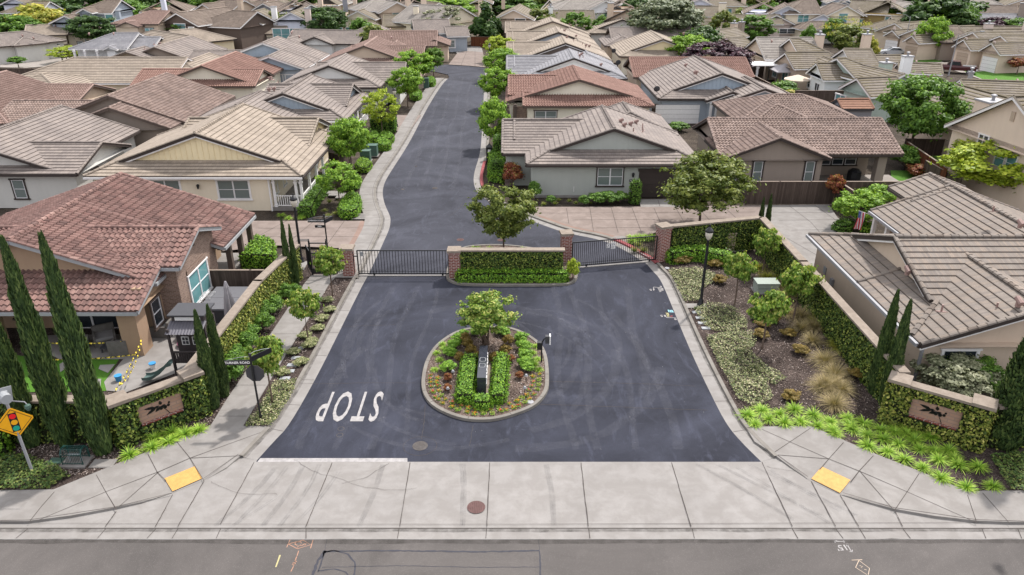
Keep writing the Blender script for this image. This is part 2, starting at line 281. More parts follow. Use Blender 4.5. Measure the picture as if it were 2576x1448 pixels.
# ================= mesh helpers =================
ORG = {}
def link(name, me, parent=None, org=None):
    o = bpy.data.objects.new(name, me); COL.objects.link(o)
    if parent is not None:
        o.parent = parent; ORG[o.name] = ORG[parent.name]
    else:
        org = Vector(org) if org is not None else Vector((0, 0, 0)); o.location = org; ORG[o.name] = org
    return o
def tag(o, label=None, cat=None, group=None, kind=None):
    if label: o['label'] = label
    if cat: o['category'] = cat
    if group: o['group'] = group
    if kind: o['kind'] = kind
    return o
def thing(name, label, cat, base, group=None):
    o = link(name, None, None, base); o.empty_display_size = .3
    return tag(o, label, cat, group)
class MB:
    def __init__(s): s.v = []; s.f = []; s.uv = []; s.mi = []; s.mats = []; s.cur = 0
    def mat(s, m):
        if m not in s.mats: s.mats.append(m)
        s.cur = s.mats.index(m); return s
    def face(s, pts, uvs=None):
        b = len(s.v); s.v += [tuple(p) for p in pts]; s.f.append(tuple(range(b, b + len(pts))))
        if uvs is None:
            p0, p1, p2 = Vector(pts[0]), Vector(pts[1]), Vector(pts[2])
            n = (p1 - p0).cross(p2 - p0)
            if n.length < 1e-12: n = Vector((0, 0, 1))
            n.normalize()
            if abs(n.z) > .75: uvs = [(p[0], p[1]) for p in pts]
            else:
                t = Vector((-n.y, n.x, 0)).normalized(); w = n.cross(t)
                uvs = [(Vector(p).dot(t), Vector(p).dot(w) if abs(n.z) > .1 else p[2]) for p in pts]
        s.uv += uvs; s.mi.append(s.cur); return s
    def box(s, x0, x1, y0, y1, z0, z1, T=None):
        p = [Vector(q) for q in ((x0, y0, z0), (x1, y0, z0), (x1, y1, z0), (x0, y1, z0), (x0, y0, z1), (x1, y0, z1), (x1, y1, z1), (x0, y1, z1))]
        if T is not None: p = [T @ q for q in p]
        for f in ((0, 3, 2, 1), (4, 5, 6, 7), (0, 1, 5, 4), (1, 2, 6, 5), (2, 3, 7, 6), (3, 0, 4, 7)): s.face([p[i] for i in f])
        return s
    def beam(s, a, b, w, h, up=(0, 0, 1)):
        a, b = Vector(a), Vector(b); d = (b - a); L = d.length
        if L < 1e-6: return s
        d.normalize(); u = Vector(up); x = d.cross(u)
        if x.length < 1e-4: x = d.cross(Vector((1, 0, 0)))
        x.normalize(); u = x.cross(d)
        T = Matrix((( x.x, d.x, u.x, a.x), (x.y, d.y, u.y, a.y), (x.z, d.z, u.z, a.z), (0, 0, 0, 1)))
        return s.box(-w / 2, w / 2, 0, L, -h / 2, h / 2, T)
    def tube(s, pts, r, n=6, cap=True):
        pts = [Vector(p) for p in pts]; rs = r if isinstance(r, (list, tuple)) else [r] * len(pts); rings = []
        for i, p in enumerate(pts):
            d = (pts[min(i + 1, len(pts) - 1)] - pts[max(i - 1, 0)]).normalized()
            x = d.cross(Vector((0, 0, 1)))
            if x.length < .05: x = d.cross(Vector((0, 1, 0)))
            x.normalize(); y = d.cross(x)
            rings.append([p + (x * math.cos(2 * math.pi * j / n) + y * math.sin(2 * math.pi * j / n)) * rs[i] for j in range(n)])
        for a, b in zip(rings, rings[1:]):
            for j in range(n): s.face([a[j], a[(j + 1) % n], b[(j + 1) % n], b[j]])
        if cap: s.face(rings[-1]); s.face(rings[0][::-1])
        return s
    def lathe(s, prof, c, n=12, T=None):
        c = Vector(c); rings = []
        for r, z in prof:
            ring = [Vector((r * math.cos(2 * math.pi * j / n), r * math.sin(2 * math.pi * j / n), z)) for j in range(n)]
            rings.append([(T @ q if T is not None else q) + c for q in ring])
        for a, b in zip(rings, rings[1:]):
            for j in range(n): s.face([a[j], a[(j + 1) % n], b[(j + 1) % n], b[j]])
        if prof[-1][0] > 1e-3: s.face(rings[-1])
        if prof[0][0] > 1e-3: s.face(rings[0][::-1])
        return s
    def prism(s, poly, z0, z1, bottom=False):
        s.face([(p[0], p[1], z1) for p in poly])
        if bottom: s.face([(p[0], p[1], z0) for p in poly][::-1])
        for a, b in zip(poly, list(poly[1:]) + [poly[0]]): s.face([(a[0], a[1], z0), (b[0], b[1], z0), (b[0], b[1], z1), (a[0], a[1], z1)])
        return s
    def mesh(s, name, o=Vector((0, 0, 0)), mat=None, smooth=False):
        me = bpy.data.meshes.new(name)
        me.from_pydata([(v[0] - o[0], v[1] - o[1], v[2] - o[2]) for v in s.v], [], s.f)
        uvl = me.uv_layers.new(name='UVMap'); uvl.data.foreach_set('uv', np.array(s.uv, dtype=np.float32).ravel())
        if mat is not None: me.materials.append(mat)
        else:
            for m in s.mats: me.materials.append(m)
            me.polygons.foreach_set('material_index', s.mi)
        if smooth:
            bm = bmesh.new(); bm.from_mesh(me); bmesh.ops.remove_doubles(bm, verts=bm.verts, dist=1e-4)
            for f in bm.faces: f.smooth = True
            bm.to_mesh(me); bm.free()
        me.update(); return me
    def build(s, name, mat=None, parent=None, org=None, smooth=False):
        if not s.f: return None
        o = ORG[parent.name] if parent is not None else (Vector(org) if org is not None else Vector((0, 0, 0)))
        return link(name, s.mesh(name, o, mat, smooth), parent, o)
def copy_tree(o, parent=None, **kw):
    c = o.copy(); COL.objects.link(c); ORG[c.name] = ORG.get(o.name, Vector())
    if parent is not None: c.parent = parent
    for ch in list(o.children): copy_tree(ch, c)
    return c
def fill_poly(pts, z=None):
    """triangulate a (possibly concave) outline, returns bmesh-ready verts/faces"""
    bm = bmesh.new(); vs = [bm.verts.new((p[0], p[1], p[2] if z is None else z)) for p in pts]
    es = [bm.edges.new((vs[i], vs[(i + 1) % len(vs)])) for i in range(len(vs))]
    bmesh.ops.triangle_fill(bm, edges=es, use_beauty=True)
    bm.verts.ensure_lookup_table(); bm.verts.index_update()
    V = [tuple(v.co) for v in bm.verts]; F_ = []
    for f in bm.faces:
        f.normal_update(); idx = [v.index for v in f.verts]
        F_.append(idx[::-1] if f.normal.z < 0 else idx)
    bm.free(); return V, F_
def sheet(name, pts, z, mat, depth=0.0, kind='structure', mb=None):
    """a ground sheet with an outline; with depth it gets real side faces"""
    V, F_ = fill_poly(pts, z); own = mb is None; mb = mb or MB()
    for f in F_: mb.face([V[i] for i in f])
    if depth:
        n = len(pts)
        for i in range(n):
            a, b = pts[i], pts[(i + 1) % n]
            za = a[2] if z is None else z; zb = b[2] if z is None else z
            mb.face([(a[0], a[1], za - depth), (b[0], b[1], zb - depth), (b[0], b[1], zb), (a[0], a[1], za)])
    if own:
        o = mb.build(name, mat); tag(o, kind=kind); return o
def smooth_line(pts, it=2, closed=False):
    for _ in range(it):
        q = []; n = len(pts)
        for i in range(n if closed else n - 1):
            a, b = pts[i], pts[(i + 1) % n]
            q += [a * .75 + b * .25, a * .25 + b * .75]
        if not closed: q = [pts[0]] + q + [pts[-1]]
        pts = q
    return pts
def offset(line, d, closed=False):
    """parallel line, d metres to the left of the direction of travel"""
    out = []; n = len(line)
    for i, p in enumerate(line):
        a = line[(i - 1) % n] if (closed or i > 0) else p; b = line[(i + 1) % n] if (closed or i < n - 1) else p
        t = Vector((b.x - a.x, b.y - a.y, 0)).normalized(); out.append(Vector((p.x - t.y * d, p.y + t.x * d, p.z)))
    return out
def strip(mb, A, B, za, zb, closed=False):
    n = len(A)
    for i in range(n if closed else n - 1):
        j = (i + 1) % n; mb.face([(A[i].x, A[i].y, za), (A[j].x, A[j].y, za), (B[j].x, B[j].y, zb), (B[i].x, B[i].y, zb)])
def line_strip(mb, pts, w, z, jit=0.0):
    pts = [Vector(p) for p in pts]; L, R_ = [], []
    for p, a, b in zip(pts, offset(pts, w / 2), offset(pts, -w / 2)):
        j1 = 1 + random.uniform(-jit, jit); j2 = 1 + random.uniform(-jit, jit); L.append(p + (a - p) * j1); R_.append(p + (b - p) * j2)
    strip(mb, R_, L, z, z)
FONTC = {}
def text_mb(txt, T, mat, parent, name='lettering', size=1.0, sx=1.0, bold=0.0, align='CENTER', label=None, gap=1.0):
    cu = bpy.data.curves.new('t', 'FONT'); cu.body = txt; cu.size = size; cu.align_x = align; cu.align_y = 'CENTER'
    cu.offset = bold; cu.space_character = gap; cu.resolution_u = 3
    ob = bpy.data.objects.new('t', cu); COL.objects.link(ob)
    dg = bpy.context.evaluated_depsgraph_get(); me = bpy.data.meshes.new_from_object(ob.evaluated_get(dg)); bpy.data.objects.remove(ob)
    me.transform(Matrix.Diagonal((sx, 1, 1, 1))); me.transform(T)
    if parent is not None: me.transform(Matrix.Translation(-ORG[parent.name]))
    me.materials.clear(); me.materials.append(mat); me.name = name
    return link(name, me, parent)
# ================= leaves =================
def leaf_mesh(name, c, n, size, mat, elong=1.6, bend=0.0, rnd=None):
    """c centres (N,3), n facing (N,3), size (N,) -> one mesh of small pointed leaves"""
    N = len(c); c = np.asarray(c, float); n = np.asarray(n, float)
    n /= np.linalg.norm(n, axis=1)[:, None] + 1e-9
    r = rng.normal(size=(N, 3)); t = np.cross(n, r); t /= np.linalg.norm(t, axis=1)[:, None] + 1e-9
    b = np.cross(n, t); size = np.broadcast_to(size, (N,))[:, None]
    V = np.empty((N, 4, 3)); V[:, 0] = c - t * size * elong * .5; V[:, 1] = c + b * size * .5; V[:, 2] = c + t * size * elong * .5; V[:, 3] = c - b * size * .5
    V[:, 2] += n * size * -.25
    return quads(name, V.reshape(-1, 3), mat, np.repeat(rng.random(N), 4) if rnd is None else np.repeat(rnd, 4), np.repeat(rng.random(N), 4))
def quads(name, V, mat, u, v):
    N = len(V) // 4; me = bpy.data.meshes.new(name)
    me.vertices.add(len(V)); me.vertices.foreach_set('co', V.astype(np.float32).ravel())
    me.loops.add(len(V)); me.loops.foreach_set('vertex_index', np.arange(len(V), dtype=np.int32))
    me.polygons.add(N); me.polygons.foreach_set('loop_start', np.arange(0, len(V), 4, dtype=np.int32))
    me.polygons.foreach_set('loop_total', np.full(N, 4, dtype=np.int32))
    uvl = me.uv_layers.new(name='UVMap'); uvl.data.foreach_set('uv', np.stack([u, v], 1).astype(np.float32).ravel())
    if mat: me.materials.append(mat)
    me.update(calc_edges=True); me.validate(); return me
def sph(N):
    v = rng.normal(size=(N, 3)); return v / np.linalg.norm(v, axis=1)[:, None]
def crown_pts(N, K, rc, shape='round', hollow=.55, zlo=.34):
    """leaf centres in a unit crown: x,y in -1..1, z zlo..1; leaves sit in K clumps of unequal size"""
    cz, hz = (1 + zlo) / 2, (1 - zlo) / 2; cl = []
    while len(cl) < K:
        p = sph(1)[0] * (hollow + (1 - hollow) * rng.random() ** .5) * (1 - rc * .45)
        if shape == 'dome' and p[2] < -.25: continue
        if shape == 'cone' and math.hypot(p[0], p[1]) > .55 - .5 * p[2]: continue
        if shape == 'egg' and math.hypot(p[0], p[1]) > .95 - .4 * max(0, p[2]): continue
        cl.append(p)
    cl = np.array(cl); rad = rc * (.55 + .75 * rng.random(K)); idx = rng.choice(K, N, p=rad ** 2 / np.sum(rad ** 2))
    d = sph(N) * (rng.random(N) ** .42)[:, None]; d[:, 2] *= .72
    p = cl[idx] + d * rad[idx][:, None]; o_ = rng.random(N) < .13; p[o_] = p[o_] * (1 + .16 * rng.random(N)[:, None])[o_] + rng.normal(size=(N, 3))[o_] * .05
    n = d + np.array([0, 0, .45]) + p * .35 + rng.normal(size=(N, 3)) * .45
    tone = np.clip(.5 + .22 * rng.normal(size=N) + .35 * d[:, 2] + .18 * (rng.random(K)[idx] - .5), .02, .98)  # top light painted in: leaves on the upper side of a clump get lighter greens
    p = p.copy(); p[:, 2] = cz + p[:, 2] * hz
    return p, n, tone, cl * np.array([1, 1, hz]) + np.array([0, 0, cz])
def trunk_mesh(name, cl, rt, mat, split=.38, nb=9, lean=.03, multi=0):
    mb = MB(); tips = [c for c in cl[rng.permutation(len(cl))[:nb]]]
    if multi:
        for i, t in enumerate(tips):
            a = 2 * math.pi * i / len(tips); b0 = Vector((math.cos(a) * rt * 1.2, math.sin(a) * rt * 1.2, 0))
            m_ = Vector((t[0] * .35, t[1] * .35, t[2] * .55)); mb.tube([b0, (b0 + m_) / 2 + Vector((random.uniform(-.03, .03), 0, 0)), m_, Vector(t)], [rt * .55, rt * .42, rt * .3, rt * .1], 5)
        return mb.mesh(name, mat=mat, smooth=True)
    top = Vector((random.uniform(-lean, lean), random.uniform(-lean, lean), split))
    mb.tube([(0, 0, -.02), (0, 0, .04), top * .5 + Vector((lean * .4, 0, 0)), top], [rt * 1.5, rt * 1.05, rt * .9, rt * .8], 8)
    for t in tips:
        t = Vector(t) * 1.0; m_ = top.lerp(t, .5) + Vector((0, 0, .03)); mb.tube([top - Vector((0, 0, .02)), m_, t], [rt * .55, rt * .33, rt * .08], 5)
    return mb.mesh(name, mat=mat, smooth=True)
TPL = {}
def tpl(kind, N, K, rc, size, shape='round', hollow=.55, zlo=.34, rt=.035, elong=1.6, nb=9, multi=0, bark='bark', nvar=2, split=None, asp=2.3):
    TPL[kind] = []
    for i in range(nvar):
        p, n, tone, cl = crown_pts(N, K, rc, shape, hollow, zlo)
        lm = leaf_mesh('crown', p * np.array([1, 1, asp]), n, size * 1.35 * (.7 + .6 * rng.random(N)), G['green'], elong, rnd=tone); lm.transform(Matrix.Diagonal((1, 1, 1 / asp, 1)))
        TPL[kind].append((lm, trunk_mesh('trunk', cl, rt, M[bark], (zlo + .1) if split is None else split, nb, multi=multi)))
tpl('maple', 15000, 105, .20, .042, 'round', zlo=.30)
tpl('far', 6500, 60, .25, .07, 'round', zlo=.12, rt=.05)
tpl('oak', 14000, 130, .165, .036, 'round', .25, zlo=.24, rt=.028, elong=1.9, nb=22)
tpl('crape', 4200, 60, .24, .070, 'round', .3, zlo=.44, rt=.05, split=.52)
tpl('island', 10000, 95, .20, .046, 'round', .35, zlo=.28, rt=.06, multi=1, nb=11, nvar=1)
tpl('egg', 11000, 60, .25, .05, 'egg', .5, zlo=.16)
tpl('shrub', 3600, 30, .36, .085, 'dome', .3, zlo=.0, rt=.05, multi=1, nb=5)
tpl('sparse', 4500, 60, .19, .045, 'round', .5, zlo=.28, nb=26, rt=.03)
tpl('cone', 5000, 60, .22, .085, 'cone', .2, zlo=.04, rt=.05)
TC = [0]
def tree(name, kind, gm, px, py, h, w, label, cat='tree', group=None, z0=0.0, top=None, depth=None, pos=None, var=None, rot=None):
    """tree of height h and crown width w standing at the surveyed point"""
    b = Vector(pos) if pos is not None else P(px, py, z0)
    if top is not None: h = hgt(px, py, top, z0) - z0
    o = thing(name, label, cat, b, group)
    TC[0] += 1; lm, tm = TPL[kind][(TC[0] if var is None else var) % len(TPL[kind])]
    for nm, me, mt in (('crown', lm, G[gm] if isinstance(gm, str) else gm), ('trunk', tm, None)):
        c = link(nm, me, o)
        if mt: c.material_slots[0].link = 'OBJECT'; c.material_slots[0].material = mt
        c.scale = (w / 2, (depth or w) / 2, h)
    o.rotation_euler.z = random.uniform(0, 6.28) if rot is None else rot
    return o
def carpet(quadlist, dens, size, gm, name, parent=None, lift=.04, spread=.05, up=.25, org=None, elong=1.5, mound=0):
    """leaves spread over patches: quadlist of (origin, edge u, edge v) or triangles given as 3 points with tri=True"""
    C_, N_ = [], []
    for q in quadlist:
        o, u, v = (np.array(x, float) for x in q[:3]); tri = len(q) > 3
        nn = np.cross(u, v); A = np.linalg.norm(nn); nn = nn / (A + 1e-9)
        cnt = max(1, int(A * dens * (.5 if tri else 1))); a = rng.random((cnt, 2))
        if tri: msk = a.sum(1) > 1; a[msk] = 1 - a[msk]
        p = o + a[:, :1] * u + a[:, 1:] * v
        h_ = lift + spread * np.abs(rng.normal(size=(cnt, 1)))
        if mound: h_ = h_ + mound * (np.sin(p[:, :1] * 2.3 + 1.3) * np.cos(p[:, 1:2] * 2.9) * .5 + .5) * (.6 + .4 * np.sin(p[:, :1] * 7.1 + p[:, 1:2] * 5.3))
        C_.append(p + nn * h_); N_.append(nn + rng.normal(size=(cnt, 3)) * .55 + np.array([0, 0, up]))
    c = np.vstack(C_); n = np.vstack(N_); o = ORG[parent.name] if parent is not None else Vector(org or (0, 0, 0))
    me = leaf_mesh(name, c - np.array(o), n, size * (.6 + .8 * rng.random(len(c))), G[gm], elong)
    return link(name, me, parent, o)
def tris(pts, z):
    V, F_ = fill_poly(pts, z); out = []
    for f in F_:
        a, b, c = (np.array(V[i]) for i in f[:3]); out.append((a, b - a, c - a, 1))
    return out
# ================= houses =================
def slope(mb, poly, u, v, nrm, o, barrel, course):
    """tiled roof plane: stepped courses (and S-profile for barrel tiles) clipped to the outline"""
    L = [((p - o).dot(u), (p - o).dot(v)) for p in poly]
    u0, u1 = min(p[0] for p in L), max(p[0] for p in L); v0, v1 = min(p[1] for p in L), max(p[1] for p in L)
    if v1 - v0 < .05 or u1 - u0 < .05: return
    bm = bmesh.new(); k0 = math.floor(v0 / course + 1e-4); k1 = math.ceil(v1 / course - 1e-4)
    if barrel:
        w = .28; j0 = math.floor(u0 / w); j1 = math.ceil(u1 / w); us = []
        for j in range(j0, j1):
            for f, hh in ((0, .0), (.18, .055), (.36, .075), (.54, .055), (.72, .0), (.86, -.012)): us.append(((j + f) * w, hh))
        us.append((j1 * w, 0)); us = [q for q in us]
    else: us = [(u0 - .1, 0), (u1 + .1, 0)]
    prev = None
    for kk in range(k0, k1):
        rows = []
        for vv, hb in ((kk * course, .042 if not barrel else .05), ((kk + 1) * course, .0)):
            rows.append([bm.verts.new((uu, vv, hh + hb + .02)) for uu, hh in us])
        for a, b in ([(prev, rows[0])] if prev else []) + [(rows[0], rows[1])]:
            for i in range(len(us) - 1): bm.faces.new((a[i], a[i + 1], b[i + 1], b[i]))
        if not prev:
            sk = [bm.verts.new((uu, kk * course, -.03)) for uu, hh in us]
            for i in range(len(us) - 1): bm.faces.new((sk[i], sk[i + 1], rows[0][i + 1], rows[0][i]))
        prev = rows[1]
    n = len(L); ar = sum(L[i][0] * L[(i + 1) % n][1] - L[(i + 1) % n][0] * L[i][1] for i in range(n)); sg = 1 if ar > 0 else -1
    for i in range(n):
        a, b = L[i], L[(i + 1) % n]; dx, dy = b[0] - a[0], b[1] - a[1]
        if math.hypot(dx, dy) < 1e-3: continue
        bmesh.ops.bisect_plane(bm, geom=bm.verts[:] + bm.edges[:] + bm.faces[:], plane_co=(a[0] , a[1], 0), plane_no=(dy * sg, -dx * sg, 0), clear_outer=True, dist=1e-5)
    for f in bm.faces:
        pts = [(o + u * q.co.x + v * q.co.y + nrm * q.co.z) for q in f.verts]
        cy = sum(q.co.y for q in f.verts) / len(f.verts)
        mb.face(pts, [(q.co.x, q.co.y if abs(q.co.y - cy) > .003 else q.co.y + .01) for q in f.verts])
    bm.free()
def caps(mb, a, b, near, r=.13):
    a, b = Vector(a), Vector(b); d = b - a; L = d.length
    if L < .3: return
    d.normalize(); x = d.cross(Vector((0, 0, 1))).normalized(); up = x.cross(d)
    if up.z < 0: up = -up
    n = max(1, int(round(L / .40))) if near else 1
    for i in range(n):
        p, q = a + d * (L * i / n), a + d * (L * (i + 1) / n + (.03 if near else 0))
        ra, rb = (r * 1.08, r * .88) if near else (r, r)
        ang = [R(t) for t in ((-8, 40, 90, 140, 188) if near else (0, 90, 180))]
        A = [p + (x * math.cos(t) * ra + up * (math.sin(t) * ra * .75 + .03)) for t in ang]; B = [q + (x * math.cos(t) * rb + up * (math.sin(t) * rb * .75 + .02)) for t in ang]
        for j in range(len(ang) - 1): mb.face([A[j], A[j + 1], B[j + 1], B[j]], [(i * .4 + .2, .15 + .04 * j)] * 4)
        mb.face(A[::-1], [(i * .4, .01)] * len(A))
class Frame:
    def __init__(s, o, rot=0): s.o = Vector((o[0], o[1], 0)); s.c = math.cos(rot); s.s = math.sin(rot)
    def __call__(s, a, b, z): return Vector((s.o.x + a * s.c - b * s.s, s.o.y + a * s.s + b * s.c, z))
    def d(s, a, b, z=0): return Vector((a * s.c - b * s.s, a * s.s + b * s.c, z))
def house(label, fr, vols, roof, wall, trim='dkbrown', near=2, gable=None, name='house', cat='house', group=None, oh=.45, extra=None, fh=.16, nvent=0, gmat=None, base=None, wtrim=None):
    """vols: (a0,a1,b0,b1, eave height, pitch, ridge axis 'a'/'b', (low end, high end) of g/h/d, options)"""
    rm = RF[roof]; barrel = roof in BARREL and near >= 1
    course = .37 if roof in BARREL else (.46 if roof in ('moss', 'pale') else .42)
    c0 = vols[0]; bp = fr((c0[0] + c0[1]) / 2, (c0[2] + c0[3]) / 2, 0) if base is None else base
    H = thing(name, label, cat, bp, group)
    rb, cb, wb, fb = MB(), MB(), MB(), MB(); slopes = []; gabs = []
    for vi, V in enumerate(vols):
        a0, a1, b0, b1, he, m, ax, ends = V[:8]; op = V[8] if len(V) > 8 else {}; he += .006 * vi
        if ax == 'a': s0, s1, t0, t1 = a0, a1, b0, b1; W = lambda s_, t_, z_: fr(s_, t_, z_); D = lambda s_, t_, z_=0: fr.d(s_, t_, z_)
        else: s0, s1, t0, t1 = b0, b1, a0, a1; W = lambda s_, t_, z_: fr(t_, s_, z_); D = lambda s_, t_, z_=0: fr.d(t_, s_, z_)
        half = (t1 - t0) / 2; tm = (t0 + t1) / 2; sec = math.sqrt(1 + m * m)
        d = 0
        if 'd' in ends: d = max(1, round(op.get('set', 1.8) * sec / course)) * course / sec
        ov = .30; zr = he + m * half
        e0 = {'g': 0, 'h': 1, 'd': 1}[ends[0]]; e1 = {'g': 0, 'h': 1, 'd': 1}[ends[1]]
        # side slopes
        for side in (0, 1):
            T = (lambda x: t0 + x) if side == 0 else (lambda x: t1 - x); dt = 1 if side == 0 else -1
            if op.get('noside') == side: continue
            pt = lambda s_, x: W(s_, T(x), he + m * x)
            uu = D(1, 0).normalized(); vv = (D(0, dt) + Vector((0, 0, m))).normalized(); nn = uu.cross(vv)
            if nn.z < 0: uu = -uu; nn = uu.cross(vv)
            o = W(s0, T(0), he)
            polys = []
            if d:
                polys.append([pt(s0, 0), pt(s1, 0), pt(s1 - e1 * d, d), pt(s0 + e0 * d, d)])
                f0 = {'g': (0, 0), 'h': (d, half), 'd': (d - ov, d - ov)}[ends[0]]; f1 = {'g': (0, 0), 'h': (d, half), 'd': (d - ov, d - ov)}[ends[1]]
                polys.append([pt(s0 + f0[0], d), pt(s1 - f1[0], d), pt(s1 - f1[1], half), pt(s0 + f0[1], half)])
            else: polys.append([pt(s0, 0), pt(s1, 0), pt(s1 - e1 * half, half), pt(s0 + e0 * half, half)])
            for q in polys: slope(rb, q, uu, vv, nn, o, barrel, course)
            slopes.append((pt, s0 + (1.2 + d if e0 else .8), s1 - (half * .8 if ends[1] == 'h' else .8), half, nn, uu, vv))
            if near: fb.mat(M[trim]).beam(pt(s0, 0) + Vector((0, 0, -.09)) - vv * .03, pt(s1, 0) + Vector((0, 0, -.09)) - vv * .03, .10, fh)
        r0 = {'g': 0, 'h': half, 'd': d - ov}[ends[0]]; r1 = {'g': 0, 'h': half, 'd': d - ov}[ends[1]]
        R0, R1 = W(s0 + r0, tm, zr + .05), W(s1 - r1, tm, zr + .05); caps(cb, R0, R1, near > 1)
        for e, sE, sg in ((ends[0], s0, 1), (ends[1], s1, -1)):
            if e in 'hd':
                x1 = half if e == 'h' else d
                uu = D(0, 1).normalized(); vv = (D(sg, 0) + Vector((0, 0, m))).normalized(); nn = uu.cross(vv)
                if nn.z < 0: uu = -uu; nn = uu.cross(vv)
                q = [W(sE, t0, he), W(sE, t1, he), W(sE + sg * x1, t1 - x1, he + m * x1)] + ([W(sE + sg * x1, t0 + x1, he + m * x1)] if e == 'd' else [])
                slope(rb, q, uu, vv, nn, W(sE, t0, he), barrel, course)
                for tt, dd in ((t0, 1), (t1, -1)): caps(cb, W(sE, tt, he + .04), W(sE + sg * x1, tt + dd * x1, he + m * x1 + .04), near > 1)
                if near: fb.mat(M[trim]).beam(W(sE - sg * .03, t0, he - .09), W(sE - sg * .03, t1, he - .09), .10, fh)
            if e in 'gd':
                x0 = 0 if e == 'g' else d; sF = sE + sg * (oh if e == 'g' else d + .02); z0 = he + m * x0 - .02
                tri = [W(sF, t0 + x0, z0 - (.0 if e == 'd' else .12)), W(sF, t1 - x0, z0 - (.0 if e == 'd' else .12)), W(sF, tm, zr - .06)]
                if sg * (1 if ax == 'a' else -1) > 0: tri = tri[::-1]
                gb = MB(); gabs.append(gb); gb.face(tri); sR = sE if e == 'g' else sE + sg * (d - ov)
                for tt, dd in ((t0, 1), (t1, -1)):
                    A = W(sR, tt + dd * x0, he + m * x0); B = W(sR, tm, zr)
                    if near:
                        oo = D(-sg * .02, 0)
                        fb.mat(M[trim]).beam(A + oo + Vector((0, 0, -.08)), B + oo + Vector((0, 0, -.08)), .06, .2)
                        if wtrim: fb.mat(M[wtrim]).beam(A - oo * 2 + Vector((0, 0, -.22)), B - oo * 2 + Vector((0, 0, -.22)), .07, .14)
                    caps(cb, A + Vector((0, 0, .03)), B + Vector((0, 0, .03)), near > 1, .11)
                if gmat and near and e == 'd' or (gmat and near and op.get('bat')):  # board-and-batten strips
                    nb = int((t1 - t0 - 2 * x0) / .42)
                    for i in range(1, nb):
                        tt = t0 + x0 + i * (t1 - t0 - 2 * x0) / nb; zt = he + m * min(tt - t0, t1 - tt) - .08
                        if zt > z0 + .1: gb.beam(W(sF - sg * .02, tt, z0), W(sF - sg * .02, tt, zt), .05, .03, D(1, 0))
        # walls
        if not op.get('nowall'):
            i0 = oh; iw = [op.get(q_, oh) + .005 * vi for q_ in ('ia0', 'ia1', 'ib0', 'ib1')]
            za = op.get('z0', 0); wpts = [fr(a0 + iw[0], b0 + iw[2], 0), fr(a1 - iw[1], b0 + iw[2], 0), fr(a1 - iw[1], b1 - iw[3], 0), fr(a0 + iw[0], b1 - iw[3], 0)]
            for i in range(4):
                p, q = wpts[i], wpts[(i + 1) % 4]; wb.face([(p.x, p.y, za), (q.x, q.y, za), (q.x, q.y, he + m * oh * .8), (p.x, p.y, he + m * oh * .8)])
        pp = [fr(a0 + .05, b0 + .05, he - .13), fr(a1 - .05, b0 + .05, he - .13), fr(a1 - .05, b1 - .05, he - .13), fr(a0 + .05, b1 - .05, he - .13)]
        if not op.get('nosoffit'): wb.face(pp[::-1]); 
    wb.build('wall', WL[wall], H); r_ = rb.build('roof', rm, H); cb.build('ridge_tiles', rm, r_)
    for gb in gabs: gb.build('gable_wall', WL[gmat or gable or wall], H)
    if fb.f: fb.build('fascia', None, H)
    # vents
    rr = random.Random(hash(label) % 1000 if False else len(label) * 7 + int(bp.x * 3))
    for i in range(int(nvent * 1.25 + .5)):
        pt, sa, sb, half, nn, uu, vv = slopes[(i % 2)] if len(slopes) > 1 else slopes[0]
        if sb <= sa: continue
        p = pt(rr.uniform(sa, sb), half * rr.uniform(.35, .9)) + nn * .06; vb = MB()
        if i % 2:
            vb.mat(M['ventpk']).box(-.17, .17, -.2, .2, 0, .03, Matrix(((uu.x, vv.x, nn.x, p.x), (uu.y, vv.y, nn.y, p.y), (uu.z, vv.z, nn.z, p.z), (0, 0, 0, 1))))
            vb.tube([p, p + Vector((0, 0, .34))], .045, 6)
        else:
            vb.mat(M['ventpk']).tube([p, p + Vector((0, 0, .28))], .11, 8); vb.tube([p + Vector((0, 0, .28)) - vv * .2, p + Vector((0, 0, .28)) + vv * .2], .12, 8)
        vb.build('roof_vent', None, H)
    H_ = HS(H, fr); 
    if extra: extra(H_)
    return H_
M['ventpk'] = plain('vent_metal', (.26, .17, .15), .6)
